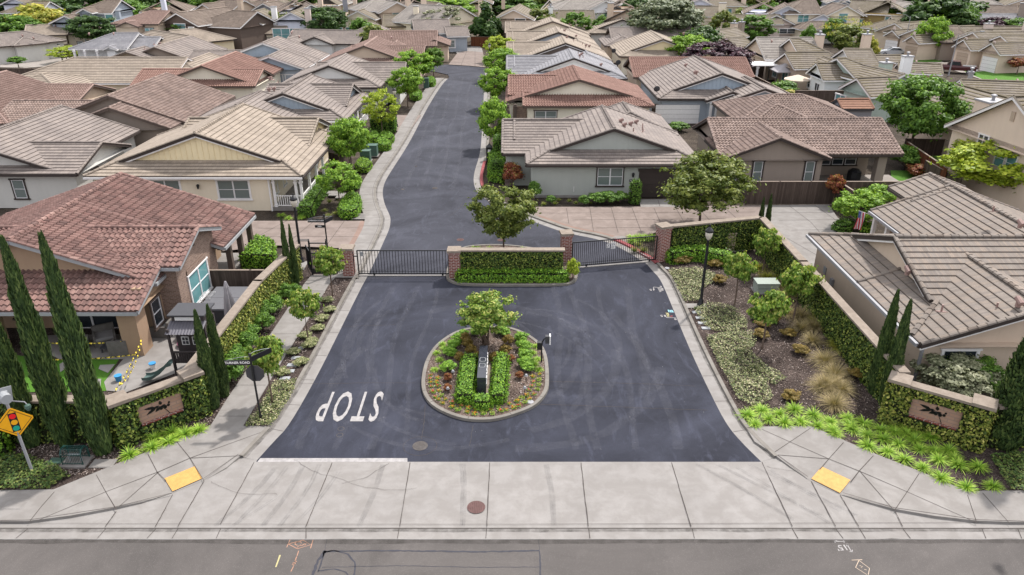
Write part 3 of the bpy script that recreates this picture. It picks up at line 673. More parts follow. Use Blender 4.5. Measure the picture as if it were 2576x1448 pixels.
class HS:
    """adds windows, doors, posts to a house; wall 'f' faces the viewer (-b), 'r' faces +a, 'l' faces -a"""
    def __init__(s, H, fr): s.H = H; s.fr = fr
    def T(s, a, b, z, f):
        fr = s.fr; x, n = {'f': ((1, 0), (0, -1)), 'r': ((0, 1), (1, 0)), 'l': ((0, -1), (-1, 0))}[f]
        X, N, p = fr.d(*x), fr.d(*n), fr(a, b, z)
        return Matrix(((X.x, N.x, 0, p.x), (X.y, N.y, 0, p.y), (X.z, N.z, 1, p.z), (0, 0, 0, 1)))   # local x right, y out, z up
    def win(s, a, b, z, w, h, f='f', n=1, trim='dkbrown', gl='blind', sill=True, tw=.1, frm='frame'):
        T = s.T(a, b, z, f); mb = MB().mat(M[frm]); t = .05
        for x0, x1, z0, z1 in ((-w / 2, w / 2, 0, t), (-w / 2, w / 2, h - t, h), (-w / 2, -w / 2 + t, t, h - t), (w / 2 - t, w / 2, t, h - t)): mb.box(x0, x1, -.02, .05, z0, z1, T)
        for i in range(1, n): x = -w / 2 + w * i / n; mb.box(x - .05, x + .05, -.02, .055, t, h - t, T)
        for i in range(n): x = -w / 2 + w * i / n; mb.box(x + .04, x + w / n - .04, -.01, .045, h * .5 - .02, h * .5 + .02, T)
        if trim:
            mb.mat(M[trim]); mb.box(-w / 2 - tw, -w / 2, -.02, .06, -.02, h, T); mb.box(w / 2, w / 2 + tw, -.02, .06, -.02, h, T)
            mb.box(-w / 2 - tw * 1.7, w / 2 + tw * 1.7, -.02, .09, h, h + tw, T)
            if sill: mb.box(-w / 2 - tw * 1.7, w / 2 + tw * 1.7, -.02, .1, -.02 - tw, -.02, T)
        fo = mb.build('window', None, s.H); g = MB(); g.box(-w / 2 + .04, w / 2 - .04, -.02, .015, .04, h - .04, T); g.build('glass', M[gl], fo); return fo
    def garage(s, a, b, w, h, f='f', mat='white', trim=None, z=0):
        T = s.T(a, b, z, f); mb = MB().mat(M[mat]); n = 4
        for i in range(n): mb.box(-w / 2, w / 2, -.02, .03, h * i / n + .012, h * (i + 1) / n - .012, T)
        mb.mat(M['dkbrown']).box(-w / 2, w / 2, -.02, .01, 0, h, T)
        if trim: mb.mat(M[trim]); mb.box(-w / 2 - .12, -w / 2, -.02, .07, 0, h, T); mb.box(w / 2, w / 2 + .12, -.02, .07, 0, h, T); mb.box(-w / 2 - .2, w / 2 + .2, -.02, .1, h, h + .22, T)
        return mb.build('garage_door', None, s.H)
    def box(s, name, a0, a1, b0, b1, z0, z1, mat):
        T = Matrix(((s.fr.c, -s.fr.s, 0, s.fr.o.x), (s.fr.s, s.fr.c, 0, s.fr.o.y), (0, 0, 1, 0), (0, 0, 0, 1)))
        return MB().box(a0, a1, b0, b1, z0, z1, T).build(name, mat if not isinstance(mat, str) else M.get(mat) or WL[mat], s.H)
    def chim(s, a, b, w, d, z0, z1, wall, metal=True):
        c = s.box('chimney', a - w / 2, a + w / 2, b - d / 2, b + d / 2, z0, z1, WL[wall] if wall in WL else M[wall])
        T = s.T(a, b, z1, 'f'); mb = MB().box(-w / 2 - .08, w / 2 + .08, -d / 2 - .08, d / 2 + .08, -.02, .12, T)
        if metal: p = s.fr(a, b, z1 + .1); mb.lathe([(.13, 0), (.13, .3), (.24, .34), (.24, .44), (.1, .5)], p, 8)
        mb.build('chimney_cap', M['galv'], c); return c
    def lamp(s, a, b, z, f='f'):
        T = s.T(a, b, z, f); mb = MB().box(-.03, .03, 0, .14, .16, .2, T); p = T @ Vector((0, .16, -.1)); mb.lathe([(.02, -.06), (.08, 0), (.1, .2), (.14, .22), (.02, .34)], p, 6); return mb.build('wall_lamp', M['black'], s.H)
def hv(eL, eR, he=2.8):
    """house frame from two surveyed front eave corners"""
    p, q = P(*eL, he), P(*eR, he); d = q - p
    return Frame(p, math.atan2(d.y, d.x)), math.hypot(d.x, d.y)
# ================= ground =================
def gp(l, z=0.0): return [P(x, y, z) for x, y in l]
def st(o): return tag(o, kind='structure')
ZG = .10
sheet('ground', [Vector((-330, 22.0, 0)), Vector((330, 22.0, 0)), Vector((330, 560, 0)), Vector((-330, 560, 0))], -.05, M['dirt'])
sheet('street', [Vector((-90, -25, 0)), Vector((90, -25, 0)), Vector((90, 19.12, 0)), Vector((-90, 19.12, 0))], 0.0, M['old'])
YG = P(1288, 1330).y; YA = P(1288, 1165).y
mb = MB(); mb.face([(-90, 19.12, .004), (90, 19.12, .004), (90, YG, .015), (-90, YG, .015)]); st(mb.build('gutter', M['conc']))
mb = MB(); mb.face([(-21, YG, .02), (21, YG, .02), (12.5, YA, .05), (-12.8, YA, .05)]);
mb.face([(-21, YG, -.02), (21, YG, -.02), (21, YG, .02), (-21, YG, .02)]); mb.face([(-21, YG, .02), (-12.8, YA, .05), (-14.5, 24, .05)]); mb.face([(12.5, YA, .05), (21, YG, .02), (15.2, 24, .05)])
st(mb.build('driveway_apron', M['conc']))
# new asphalt: entry, court and street
LE = [(647, 1160), (690, 1112), (728, 1073), (800, 945), (859, 826), (911, 721), (926, 695), (954, 635), (967, 606), (981, 575), (983, 551), (979, 540), (967, 514), (962, 488), (965, 468), (973, 450), (986, 429), (1032, 358), (1072, 277), (1112, 213), (1130, 196)]
RE = [(1914, 1163), (1867, 1117), (1829, 1073), (1794, 1006), (1751, 916), (1717, 838), (1674, 732), (1658, 700), (1643, 685), (1626, 665), (1615, 658), (1559, 624), (1509, 604), (1422, 588), (1355, 564), (1290, 540), (1240, 515), (1205, 491), (1192, 470), (1191, 440), (1207, 391), (1211, 358), (1214, 300), (1217, 240), (1220, 185)]
LE = smooth_line(gp(LE), 2); RE = smooth_line(gp(RE), 2)
WEND = gp([(1134, 190), (1130, 182), (1092, 180), (1040, 178), (1040, 166), (1135, 162), (1180, 166), (1222, 171)])
WEND = gp([(1127, 189), (1092, 181), (1050, 178), (1050, 168), (1135, 163), (1180, 167), (1222, 171)])
iL = min(range(len(LE)), key=lambda i: abs(LE[i].y - 40.6)); iR = min(range(len(RE)), key=lambda i: abs(RE[i].y - 42.6))
sheet('asphalt_road', LE[iL:] + WEND + RE[iR:][::-1], .03, M['asph2']); sheet('asphalt_road', LE[:iL + 1] + RE[:iR + 1][::-1], .03, M['asph'])
sheet('asphalt_road', [Vector((LE[0].x, LE[0].y + .05, 0)), Vector((RE[0].x, RE[0].y + .05, 0)), Vector((RE[0].x, YA, 0)), Vector((LE[0].x, YA, 0))], .031, M['asph'])
def kerbs(line, side, gw, kw, a, b, matk='curb', walk=0, kh=.13, nameg='gutter'):
    seg = line[a:b]; g = offset(seg, gw * side); k2 = offset(seg, (gw + kw) * side)
    mb = MB(); strip(mb, *( (g, seg) if side > 0 else (seg, g)), .035, .032) if side > 0 else strip(mb, seg, g, .032, .035); st(mb.build(nameg, M['conc']))
    mb = MB(); A, B = (k2, g) if side > 0 else (g, k2)
    strip(mb, A, B, kh, kh); g2 = offset(seg, (gw - .02) * side)
    if side > 0: strip(mb, g, g2, kh, .034); strip(mb, offset(seg, (gw + kw) * side), offset(seg, (gw + kw + .01) * side), kh, 0)
    else: strip(mb, g2, g, .034, kh)
    st(mb.build('kerb', M[matk]))
    if walk:
        w = offset(seg, (gw + kw + walk) * side); mb = MB(); A, B = (w, k2) if side > 0 else (k2, w)
        strip(mb, A, B, kh - .004, kh - .004); st(mb.build('pavement', M['conc2'])); return w
    return k2
nL = len(LE); iL = min(range(nL), key=lambda i: abs(LE[i].y - 40.6)); iR = min(range(len(RE)), key=lambda i: abs(RE[i].y - 42.6))
kLf = kerbs(LE, 1, .62, .17, 0, iL + 1)
wL = kerbs(LE, 1, .55, .16, iL, nL - 2, walk=1.15)
kRf = kerbs(RE, -1, .62, .17, 0, iR + 1)
iR2 = min(range(len(RE)), key=lambda i: abs(RE[i].y - 46.4) + (0 if RE[i].x > 5 else 99)); iR3 = min(range(len(RE)), key=lambda i: abs(RE[i].y - 55.5) + (0 if RE[i].x < 0 else 99))
kRa = kerbs(RE, -1, .55, .30, iR, iR2 + 1, 'red'); kRb = kerbs(RE, -1, .55, .30, iR2, iR3 + 1)
iR4 = min(range(len(RE)), key=lambda i: abs(RE[i].y - 68) + (0 if RE[i].x < 0 else 99))
kRc = kerbs(RE, -1, .55, .26, iR3, iR4, 'red'); kRd = kerbs(RE, -1, .55, .26, iR4 - 1, len(RE))
# planting ground, raised behind the kerbs
sheet('planting_ground', kLf[::-1] + [Vector((kLf[0].x, 24.2, 0)), Vector((-60, 19.9, 0)), Vector((-60, 44.5, 0)), Vector((-12.0, 44.5, 0)), Vector((kLf[-1].x, 44.5, 0))][0:], ZG, M['mulch']) if False else None
PLL = [Vector((-80, 21.3, 0)), Vector((-20.5, 21.3, 0))] + gp([(137, 1236), (242, 1193), (372, 1141), (445, 1110), (530, 1075), (676, 1076)]) + [p for p in kLf if p.y > 25.2] + [Vector((-9.9, 44.0, 0)), Vector((-80, 44.0, 0))]
sheet('mulch_bed', PLL, ZG - .02, M['mulch'])
PRR = [Vector((80, 21.3, 0)), Vector((20.5, 21.3, 0))] + gp([(2434, 1240), (2312, 1190), (2197, 1145), (2122, 1112), (2039, 1076), (1877, 1077)]) + [p for p in kRf if p.y > 25.2] + [Vector((9.8, 44.5, 0)), Vector((80, 44.5, 0))]
sheet('mulch_bed', PRR[::-1], ZG - .02, M['mulch'])
# street corner pavements with ramps; heights at the outline
def pv(name, l, mat='conc2'): sheet(name, [P(x, y, 0) + Vector((0, 0, z)) for x, y, z in l], None, M[mat], depth=.16)
pv('pavement', [(0, 1240, .12), (137, 1238, .12), (242, 1195, .12), (372, 1143, .12), (396, 1189, .115), (435, 1243, .045), (360, 1268, .09), (293, 1283, .12), (180, 1304, .12), (70, 1318, .12), (-250, 1318, .12), (-250, 1240, .12)])
pv('pavement', [(445, 1112, .12), (530, 1077, .12), (678, 1078, .12), (650, 1112, .12), (612, 1148, .12), (570, 1182, .09), (514, 1212, .045), (478, 1153, .115)])
pv('pavement_ramp', [(372, 1143, .12), (445, 1112, .12), (478, 1153, .115), (514, 1212, .045), (435, 1243, .045), (396, 1189, .115)])
pv('pavement', [(1875, 1080, .12), (2039, 1078, .12), (2122, 1114, .12), (2085, 1155, .115), (2036, 1212, .045), (1985, 1178, .10), (1939, 1144, .12), (1897, 1117, .12)])
pv('pavement', [(2197, 1147, .12), (2312, 1192, .12), (2434, 1244, .12), (2472, 1241, .12), (2900, 1241, .12), (2900, 1320, .12), (2541, 1320, .12), (2457, 1317, .12), (2350, 1305, .12), (2249, 1287, .12), (2170, 1265, .09), (2113, 1247, .045), (2162, 1185, .115)])
pv('pavement_ramp', [(2122, 1114, .12), (2197, 1147, .12), (2162, 1185, .115), (2113, 1247, .045), (2036, 1212, .045), (2085, 1155, .115)])
for xa_, xb_ in ((-12.6, -9.5), (9.3, 12.6)): sheet('gutter', [Vector((xa_, YA - .1, 0)), Vector((xb_, YA - .1, 0)), Vector((xb_, 24.7, 0)), Vector((xa_, 24.7, 0))], .026, M['conc'])
def pad(l, lab):
    q = [P(x, y, 0) for x, y in l]; o = thing('tactile_paving', lab, 'tactile pad', (sum(q, Vector()) / 4) + Vector((0, 0, .06)))
    n = (q[1] - q[0]).cross(q[3] - q[0]).z; zz = [.093, .093, .062, .062]
    V = [Vector((p.x, p.y, z + .02)) for p, z in zip(q, zz)]; mb = MB().mat(M['tact']); mb.face(V if n > 0 else V[::-1])
    for i in range(20):
        for j in range(13):
            u, v = (i + .5) / 20, (j + .5) / 13; p = V[0].lerp(V[1], u).lerp(V[3].lerp(V[2], u), v); mb.lathe([(.016, 0), (.010, .007)], p, 5)
    mb.build('domes', None, o)
pad([(415, 1210), (492, 1179), (510, 1208), (435, 1241)], 'yellow tactile pad with raised domes on the left corner ramp')
pad([(2066, 1180), (2138, 1214), (2112, 1245), (2040, 1209)], 'yellow tactile pad with raised domes on the right corner ramp')
# left footpath
sheet('footpath', gp([(530, 1077), (567, 1016), (683, 842), (767, 716), (785, 695), (850, 695), (830, 716), (767, 822), (690, 945), (612, 1078)], .02), .115, M['conc2'], depth=.1)
# joints
JT = MB()
def jl(l, z, w=.022, zz=0): line_strip(JT, gp(l, zz), w, z, .3)
for l in ([(836, 1167), (770, 1328)], [(1032, 1167), (1006, 1328)], [(1232, 1167), (1225, 1328)], [(1461, 1167), (1480, 1328)], [(1689, 1167), (1738, 1328)], [(1916, 1166), (1993, 1328)],
          [(640, 1166), (555, 1322)], [(514, 1214), (448, 1328)], [(435, 1248), (392, 1328)], [(293, 1290), (266, 1328)], [(2040, 1214), (2102, 1328)], [(2113, 1249), (2160, 1328)], [(2251, 1290), (2270, 1328)]):
    a, b = gp(l); n_ = 14; line_strip(JT, [a.lerp(b, i / n_) + Vector((random.uniform(-.006, .006), 0, 0)) for i in range(n_ + 1)], .026, .056, .4)
for x0, x1 in ((770, 770), (1004, 1000), (1224, 1222), (1481, 1484), (1741, 1747), (1993, 2007), (555, 544), (448, 433), (392, 370), (266, 245), (70, 40), (2102, 2121), (2162, 2177), (2271, 2290), (2470, 2480), (2560, 2570)):
    jl([(x0, 1332), (x1, 1356)], .02)
jl([(0, 1319), (700, 1322), (1288, 1322), (1800, 1320), (2576, 1317)], .052, .012)
line_strip(JT, [Vector((-21, YG - .012, 0)), Vector((0, YG - .012, 0)), Vector((21, YG - .012, 0))], .035, .022, .2)
for l in ([(445, 1112), (478, 1153), (514, 1212)], [(372, 1143), (396, 1189), (418, 1210)], [(242, 1195), (266, 1238), (293, 1283)], [(137, 1238), (104, 1275), (72, 1316)], [(680, 1080), (478, 1153)], [(478, 1153), (610, 1147)], [(478, 1153), (400, 1187), (266, 1238), (100, 1308)],
          [(400, 1187), (300, 1275)], [(0, 1310), (70, 1309), (290, 1276), (432, 1241)], [(600, 1143), (510, 1206)],
          [(1917, 1081), (1986, 1112), (2085, 1155), (2160, 1185), (2282, 1238), (2455, 1315)], [(2039, 1078), (1940, 1144)], [(1940, 1144), (2085, 1155)], [(2122, 1114), (2085, 1155), (2062, 1182)], [(2197, 1147), (2162, 1185), (2140, 1213)],
          [(2312, 1192), (2282, 1238), (2250, 1285)], [(2164, 1187), (2248, 1284)], [(2434, 1246), (2457, 1315)], [(2472, 1241), (2541, 1319)], [(2120, 1240), (2250, 1278), (2457, 1308), (2576, 1312)], [(1885, 1082), (1948, 1140), (2032, 1200)]):
    q = []
    g_ = gp(l, .12)
    line_strip(JT, g_, .024, .1255, .3)
for t in (.06, .22, .38, .54, .72, .88):
    a = P(600, 1080, .12).lerp(P(835, 700, .12), t); b = P(530, 1080, .12).lerp(P(785, 700, .12), t); JT.face([(b.x, a.y, .1195), (a.x, a.y, .1195), (a.x, a.y + .022, .1195), (b.x, a.y + .022, .1195)])
def kj(line, side, w0, w1, step, z=.134):
    acc = 0
    for i in range(1, len(line)):
        acc += (line[i] - line[i - 1]).length
        if acc > step:
            acc = 0; t = (line[i] - line[i - 1]).normalized(); n = Vector((-t.y, t.x, 0)) * side; a, b = line[i] + n * w0, line[i] + n * w1
            line_strip(JT, [a, b], .022, z)
kj(LE[:iL], 1, .02, .6, 1.9, .0385); kj(LE[:iL], 1, .63, .78, 1.9); kj(LE[iL:nL - 2], 1, .56, 1.85, 1.5); kj(LE[iL:nL - 2], 1, .02, .53, 3.0, .0385)
kj(RE[:iR], -1, .02, .6, 1.9, .0385); kj(RE[:iR], -1, .63, .78, 1.9); kj(RE[iR:], -1, .56, .8, 2.0); kj(RE[iR:], -1, .02, .53, 3.0, .0385)
jline = offset(LE[iL:nL - 2], .80); line_strip(JT, jline, .018, .134)
# asphalt seams and cracks
for l in ([(760, 968), (900, 966), (1060, 965)], [(1380, 962), (1560, 966), (1770, 974)], [(1340, 1018), (1600, 1028), (1800, 1035)], [(1070, 1022), (1066, 1075), (1060, 1110)], [(1190, 1073), (1180, 1130)], [(858, 824), (1010, 818)], [(1130, 545), (1150, 532), (1165, 512)]):
    a = gp(l); q = []
    for i in range(len(a) - 1):
        for t in range(10): q.append(a[i].lerp(a[i + 1], t / 10) + Vector((random.uniform(-.02, .02), random.uniform(-.02, .02), 0)))
    line_strip(JT, q, .016, .036, .5)
pc = P(1057, 1124); line_strip(JT, [pc + Vector((math.cos(t / 24 * 6.283) * .68, math.sin(t / 24 * 6.283) * .62, 0)) for t in range(25)], .014, .036, .6)
for l in ([(740, 1160), (790, 1190), (850, 1207), (930, 1234), (1030, 1236), (1050, 1230)], [(859, 1220), (920, 1205), (960, 1180), (980, 1168)], [(1930, 1178), (1990, 1190), (2010, 1184)], [(530, 1215), (590, 1245), (700, 1246)]):
    a = gp(l); line_strip(JT, [x + Vector((random.uniform(-.04, .04), random.uniform(-.04, .04), 0)) for x in smooth_line(a, 2)], .009, .058, .5)
st(JT.build('pavement_joints', M['joint']))
# pink tinted concrete courts
def court(l, nm='courtyard'): sheet(nm, gp(l, .12), .118, M['pink'])
court([(650, 556), (914, 556), (918, 559), (910, 582), (893, 615), (860, 625), (700, 618), (560, 632), (560, 556)])
mbp = MB(); line_strip(mbp, gp([(914, 557), (904, 582), (884, 618)], .12), .42, .1225); st(mbp.build('courtyard_band', M['pinkband']))
kk_ = [p for p in offset(RE[iR2 - 2:iR3], -.70) if p.x > .3]
sheet('courtyard', [Vector((p.x, p.y, 0)) for p in kk_][::1] + gp([(1352, 521), (1720, 520), (1925, 517), (1925, 560), (1905, 590), (1650, 585)], .12), .118, M['pink'])
mbp = MB(); line_strip(mbp, offset([p for p in RE[iR2 - 1:iR3] if p.x > 1.2], -1.0), .28, .1225); st(mbp.build('courtyard_band', M['pinkband']))
sheet('driveway', gp([(1925, 517), (2085, 515), (2105, 545), (2130, 572), (2085, 600), (2120, 660), (2080, 720), (1960, 590), (1915, 560)], .12), .1185, M['conc2'])
sheet('driveway', gp([(1607, 502), (1745, 502), (1750, 521), (1612, 521)], .12), .1225, M['conc2'])
court([(1128, 163), (1150, 135), (1172, 128), (1215, 132), (1222, 170), (1180, 166)], 'courtyard')
sheet('driveway', gp([(1140, 122), (1185, 118), (1200, 112), (1212, 122), (1215, 133), (1172, 129), (1150, 136)], .1), .115, M['conc'])
court([(1000, 290), (1060, 290), (1030, 330), (985, 330), (960, 310)], 'courtyard')
JP = MB()
for l in ([(1425, 524), (1431, 563)], [(1484, 524), (1493, 583)], [(1538, 524), (1555, 586)], [(1590, 524), (1613, 584)], [(1645, 524), (1668, 575)], [(1700, 524), (1725, 566)], [(1755, 522), (1790, 560)], [(1820, 521), (1860, 556)], [(1360, 537), (1900, 534)], [(1440, 554), (1905, 550)], [(1500, 574), (1660, 573)],
          [(1985, 518), (2040, 560), (2110, 640)], [(2050, 517), (2110, 560)], [(1945, 535), (2100, 535)], [(1960, 555), (2120, 553)], [(1990, 580), (2090, 578)], [(2020, 612), (2100, 610)], [(1980, 600), (2085, 660)],
          [(720, 557), (640, 600)], [(790, 557), (716, 618)], [(866, 557), (820, 620)], [(650, 575), (905, 574)], [(650, 596), (898, 596)], [(1655, 503), (1660, 520)]):
    line_strip(JP, gp(l, .12), .03, .1265)
for i, l in enumerate(([(1130, 158), (1222, 160)], [(1140, 148), (1220, 149)], [(1155, 138), (1218, 139)], [(1175, 128), (1160, 164)], [(1195, 128), (1195, 166)])): line_strip(JP, gp(l, .12), .05, .1265)
st(JP.build('courtyard_joints', M['joint']))
# lawns and far streets
def lawn(l, nm='lawn', m='lawn', z=.0): sheet(nm, gp(l, z), z + .02, M[m])
lawn([(-60, 880), (110, 905), (300, 905), (262, 965), (270, 985), (-60, 990)], z=.085)
lawn([(2440, 180), (2576, 178), (2576, 204), (2520, 204)][:0] or [(2425, 180), (2500, 174), (2576, 175), (2576, 204), (2480, 204)])
lawn([(2267, 140), (2330, 135), (2390, 143), (2365, 157), (2300, 157), (2280, 150)]); lawn([(2145, 112), (2200, 109), (2225, 114), (2200, 120), (2150, 120)]); lawn([(2185, 126), (2230, 122), (2260, 126), (2225, 131)])
lawn([(2240, 430), (2330, 430), (2400, 480), (2330, 520), (2250, 500)])
lawn([(1030, 125), (1090, 121), (1130, 125), (1110, 130)][:0] or [(1205, 115), (1260, 113), (1275, 122), (1225, 123)])
FS = gp([(1990, 62), (2120, 98), (2240, 128), (2370, 168), (2480, 204), (2600, 250), (2700, 250), (2700, 225), (2560, 204), (2440, 178), (2300, 135), (2180, 105), (2060, 62)])
sheet('far_street', FS, .012, M['gold'])
for l in ([(2200, 120), (2260, 110), (2300, 130), (2270, 140), (2230, 133)], [(2370, 160), (2430, 148), (2480, 162), (2440, 178), (2395, 172)], [(2465, 170), (2530, 165), (2540, 172), (2500, 178), (2450, 182)], [(1968, 62), (2045, 62), (2080, 75), (2060, 92), (1990, 85)], [(160, 145), (235, 150), (160, 165), (60, 172), (0, 170), (0, 160), (90, 155)]):
    sheet('driveway', gp(l), .022, M['gold'])

TM = MB()
for l, w_ in (([(690, 1180), (640, 1240), (540, 1325)], .2), ([(720, 1176), (680, 1230), (590, 1322)], .16), ([(760, 1172), (735, 1225), (660, 1325)], .2), ([(800, 1172), (770, 1240), (700, 1326)], .14), ([(700, 1250), (640, 1290), (560, 1340)], .1), ([(850, 1190), (800, 1260), (730, 1330)], .12),
    ([(1750, 1172), (1850, 1225), (1990, 1310)], .2), ([(1800, 1172), (1900, 1222), (2060, 1300)], .16), ([(1930, 1185), (1990, 1220), (2150, 1300)], .2), ([(1850, 1180), (1960, 1245), (2080, 1318)], .12), ([(1880, 1172), (1960, 1208), (2110, 1290)], .1), ([(1160, 1170), (1165, 1240), (1160, 1326)], .25), ([(1370, 1172), (1385, 1240), (1390, 1326)], .22), ([(960, 1172), (940, 1240), (900, 1326)], .2)):
    for dx in (0, 7): line_strip(TM, smooth_line([P(x + dx, y) for x, y in l], 2), w_ * .5, .0572 + dx * 1e-4, .3)
st(TM.build('tyre_marks', M['tyre'])); TM = MB(); random.seed(5)
cI = P(1220, 945)
for i in range(26):
    r = random.uniform(4.2, 9); a0 = random.uniform(0, 6.28); da = random.uniform(.5, 1.6); cx_, cy_ = cI.x + random.uniform(-2, 2), cI.y + random.uniform(-1, 4)
    q = [Vector((cx_ + r * math.cos(a0 + da * t / 14) * .95, cy_ + r * math.sin(a0 + da * t / 14) * 1.15, 0)) for t in range(15)]
    if all(-8.8 < p.x < 8.2 and 24 < p.y < 40 for p in q): line_strip(TM, q, random.uniform(.12, .5), .0362 + i * 1e-5, .3)
for x in (-8.4, -7.0, -5.8, -4.6, 3.6, 5.2, 6.6, 2.4):
    q = [Vector((x + .25 * math.sin(t * .5 + x), 24 + t * 1.1, 0)) for t in range(15)]; line_strip(TM, q, random.uniform(.2, .45), .0368, .25)
for x in (-8.6, -7.2, -5.9, -4.6): line_strip(TM, [Vector((x - (y - 50) * .025 + .15 * math.sin(y * .3), y, 0)) for y in range(58, 118, 4)], .35, .0366, .25)
st(TM.build('dust_tracks', M['dust'])); TM = MB()
line_strip(TM, offset(LE[:iL], .56), .14, .0375, .4); line_strip(TM, offset(RE[:iR], -.56), .14, .0375, .4); line_strip(TM, offset(LE[iL:nL - 2], .49), .14, .0375, .4); line_strip(TM, [Vector((x, YG - .1, 0)) for x in range(-21, 22)], .16, .0215, .4); line_strip(TM, [Vector((x, 19.02, 0)) for x in range(-24, 25)], .2, .0052, .5)
st(TM.build('gutter_dirt', M['shade_grime']))
# ================= houses of the estate =================
W0 = Frame((0, 0))
def bats(hs, a0, a1, b, z0, z1, mat, f='f', step=.42):
    mb = MB(); n = int(abs(a1 - a0) / step)
    for i in range(n + 1):
        t = a0 + (a1 - a0) * i / n; T = hs.T(t, b, z0, f) if f == 'f' else hs.T(b, t, z0, f); mb.box(-.025, .025, 0, .03, 0, z1 - z0, T)
    return mb.build('battens', WL[mat], hs.H)
def post(hs, a, b, z0, z1, w=.2, mat='white', name='porch_post'):
    mb = MB().mat(M[mat] if mat in M else WL[mat]); T = hs.T(a, b, 0, 'f'); mb.box(-w / 2, w / 2, -w / 2, w / 2, z0, z1, T); mb.box(-w * .75, w * .75, -w * .75, w * .75, z1 - .3, z1 - .18, T); mb.box(-w * .7, w * .7, -w * .7, w * .7, z0, z0 + .18, T)
    return mb.build(name, None, hs.H)
def railing(hs, a0, b0, a1, b1, z0=.3, h=.85):
    A, B = hs.fr(a0, b0, 0), hs.fr(a1, b1, 0); L = (B - A).length; mb = MB().mat(M['white'])
    for z in (z0 + .08, z0 + h): mb.beam(A + Vector((0, 0, z)), B + Vector((0, 0, z)), .07, .07)
    n = int(L / .16)
    for i in range(n + 1): p = A.lerp(B, i / n); mb.beam(p + Vector((0, 0, z0 + .08)), p + Vector((0, 0, z0 + h)), .05, .05, (0, 1, 0))
    return mb.build('porch_railing', None, hs.H)
# --- near left: terracotta house
def x1(h):
    H = h.H; mb = MB()
    xb = -17.12
    mb.face([(xb, 34.2, 0), (xb, 39.3, 0), (xb, 39.3, 3.83), (xb, 36.7, 4.66), (xb, 34.2, 3.83)], [(34.2, 0), (39.3, 0), (39.3, 3.83), (36.7, 4.66), (34.2, 3.83)])
    mb.face([(-18.3, 34.18, 0), (xb, 34.18, 0), (xb, 34.18, 3.83), (-18.3, 34.18, 3.83)]); mb.face([(xb, 39.3, 0), (-19, 39.3, 0), (-19, 39.3, 3.4), (xb, 39.3, 3.4)])
    mb.build('brick_wall', M['tanbrick'], H)
    mb = MB(); 
    for i in range(13):
        y = 35.3 + i * .195; mb.box(xb - .02, xb + .05, y, y + .18, 2.55, 2.85)
    mb.box(xb - .02, xb + .02, 35.3, 37.83, 2.55, 2.85); mb.build('brick_header', M['tanbrick'], H); h.box('gable_vent', xb - .02, xb + .04, 36.6, 36.8, 3.75, 4.1, 'dkbrown')
    h.win(xb, 36.6, .75, 2.5, 1.75, 'r', 2, 'white', 'glasst', True, .07)
    h.box('pier', -18.95, -18.05, 31.25, 32.25, 0, 2.72, 'ochre'); h.box('pier', -18.75, -18.1, 34.0, 34.6, 0, 3.4, 'ochre')
    h.box('pier', -26.2, -25.2, 31.3, 32.3, 0, 2.72, 'ochre'); h.box('patio_beam', -33, -18.05, 31.35, 31.7, 2.42, 2.74, 'brown'); h.box('patio_beam', -18.5, -18.0, 32.2, 34.2, 2.45, 3.3, 'ochre')
    h.win(-22.0, 34.18, .1, 3.0, 2.15, 'f', 2, 'white', 'glass', False, .06); h.win(-25.4, 34.18, .7, 1.1, 1.5, 'f', 1, 'brown', 'glass'); h.win(-18.06, 33.3, .8, .9, 1.4, 'r', 1, 'brown', 'glass')
    for y in (40.3, 42.2, 44.0): post(h, -16.75, y, 0, 2.75, .3, 'brown')
    h.box('porch_beam', -16.95, -16.6, 39.2, 44.3, 2.45, 2.74, 'brown'); h.box('porch_slab', -19, -16.2, 39.4, 44.4, 0, .14, 'conc2'); h.win(-18.83, 41.5, .9, .9, 1.2, 'r', 1, 'brown', 'glass')
L1 = house('terracotta barrel tile house with tan brick gable and covered patio in the left foreground', W0, [
    (-32.2, -16.4, 38.9, 44.4, 2.75, .34, 'b', ('g', 'g'), dict(ia1=2.4)),
    (-30.9, -17.7, 33.1, 38.9, 3.19, .34, 'b', ('g', 'g'), dict(nowall=1, nosoffit=1)),
    (-34.0, -17.7, 30.9, 42.5, 2.70, .35, 'a', ('g', 'g'), dict(ib0=3.3, ib1=4)),
    (-22.5, -16.7, 33.8, 39.6, 3.715, .35, 'a', ('g', 'g'), dict(nowall=1, nosoffit=1))], 'terra', 'ochre', 'grey', 2, name='terracotta_house', extra=x1, nvent=5)
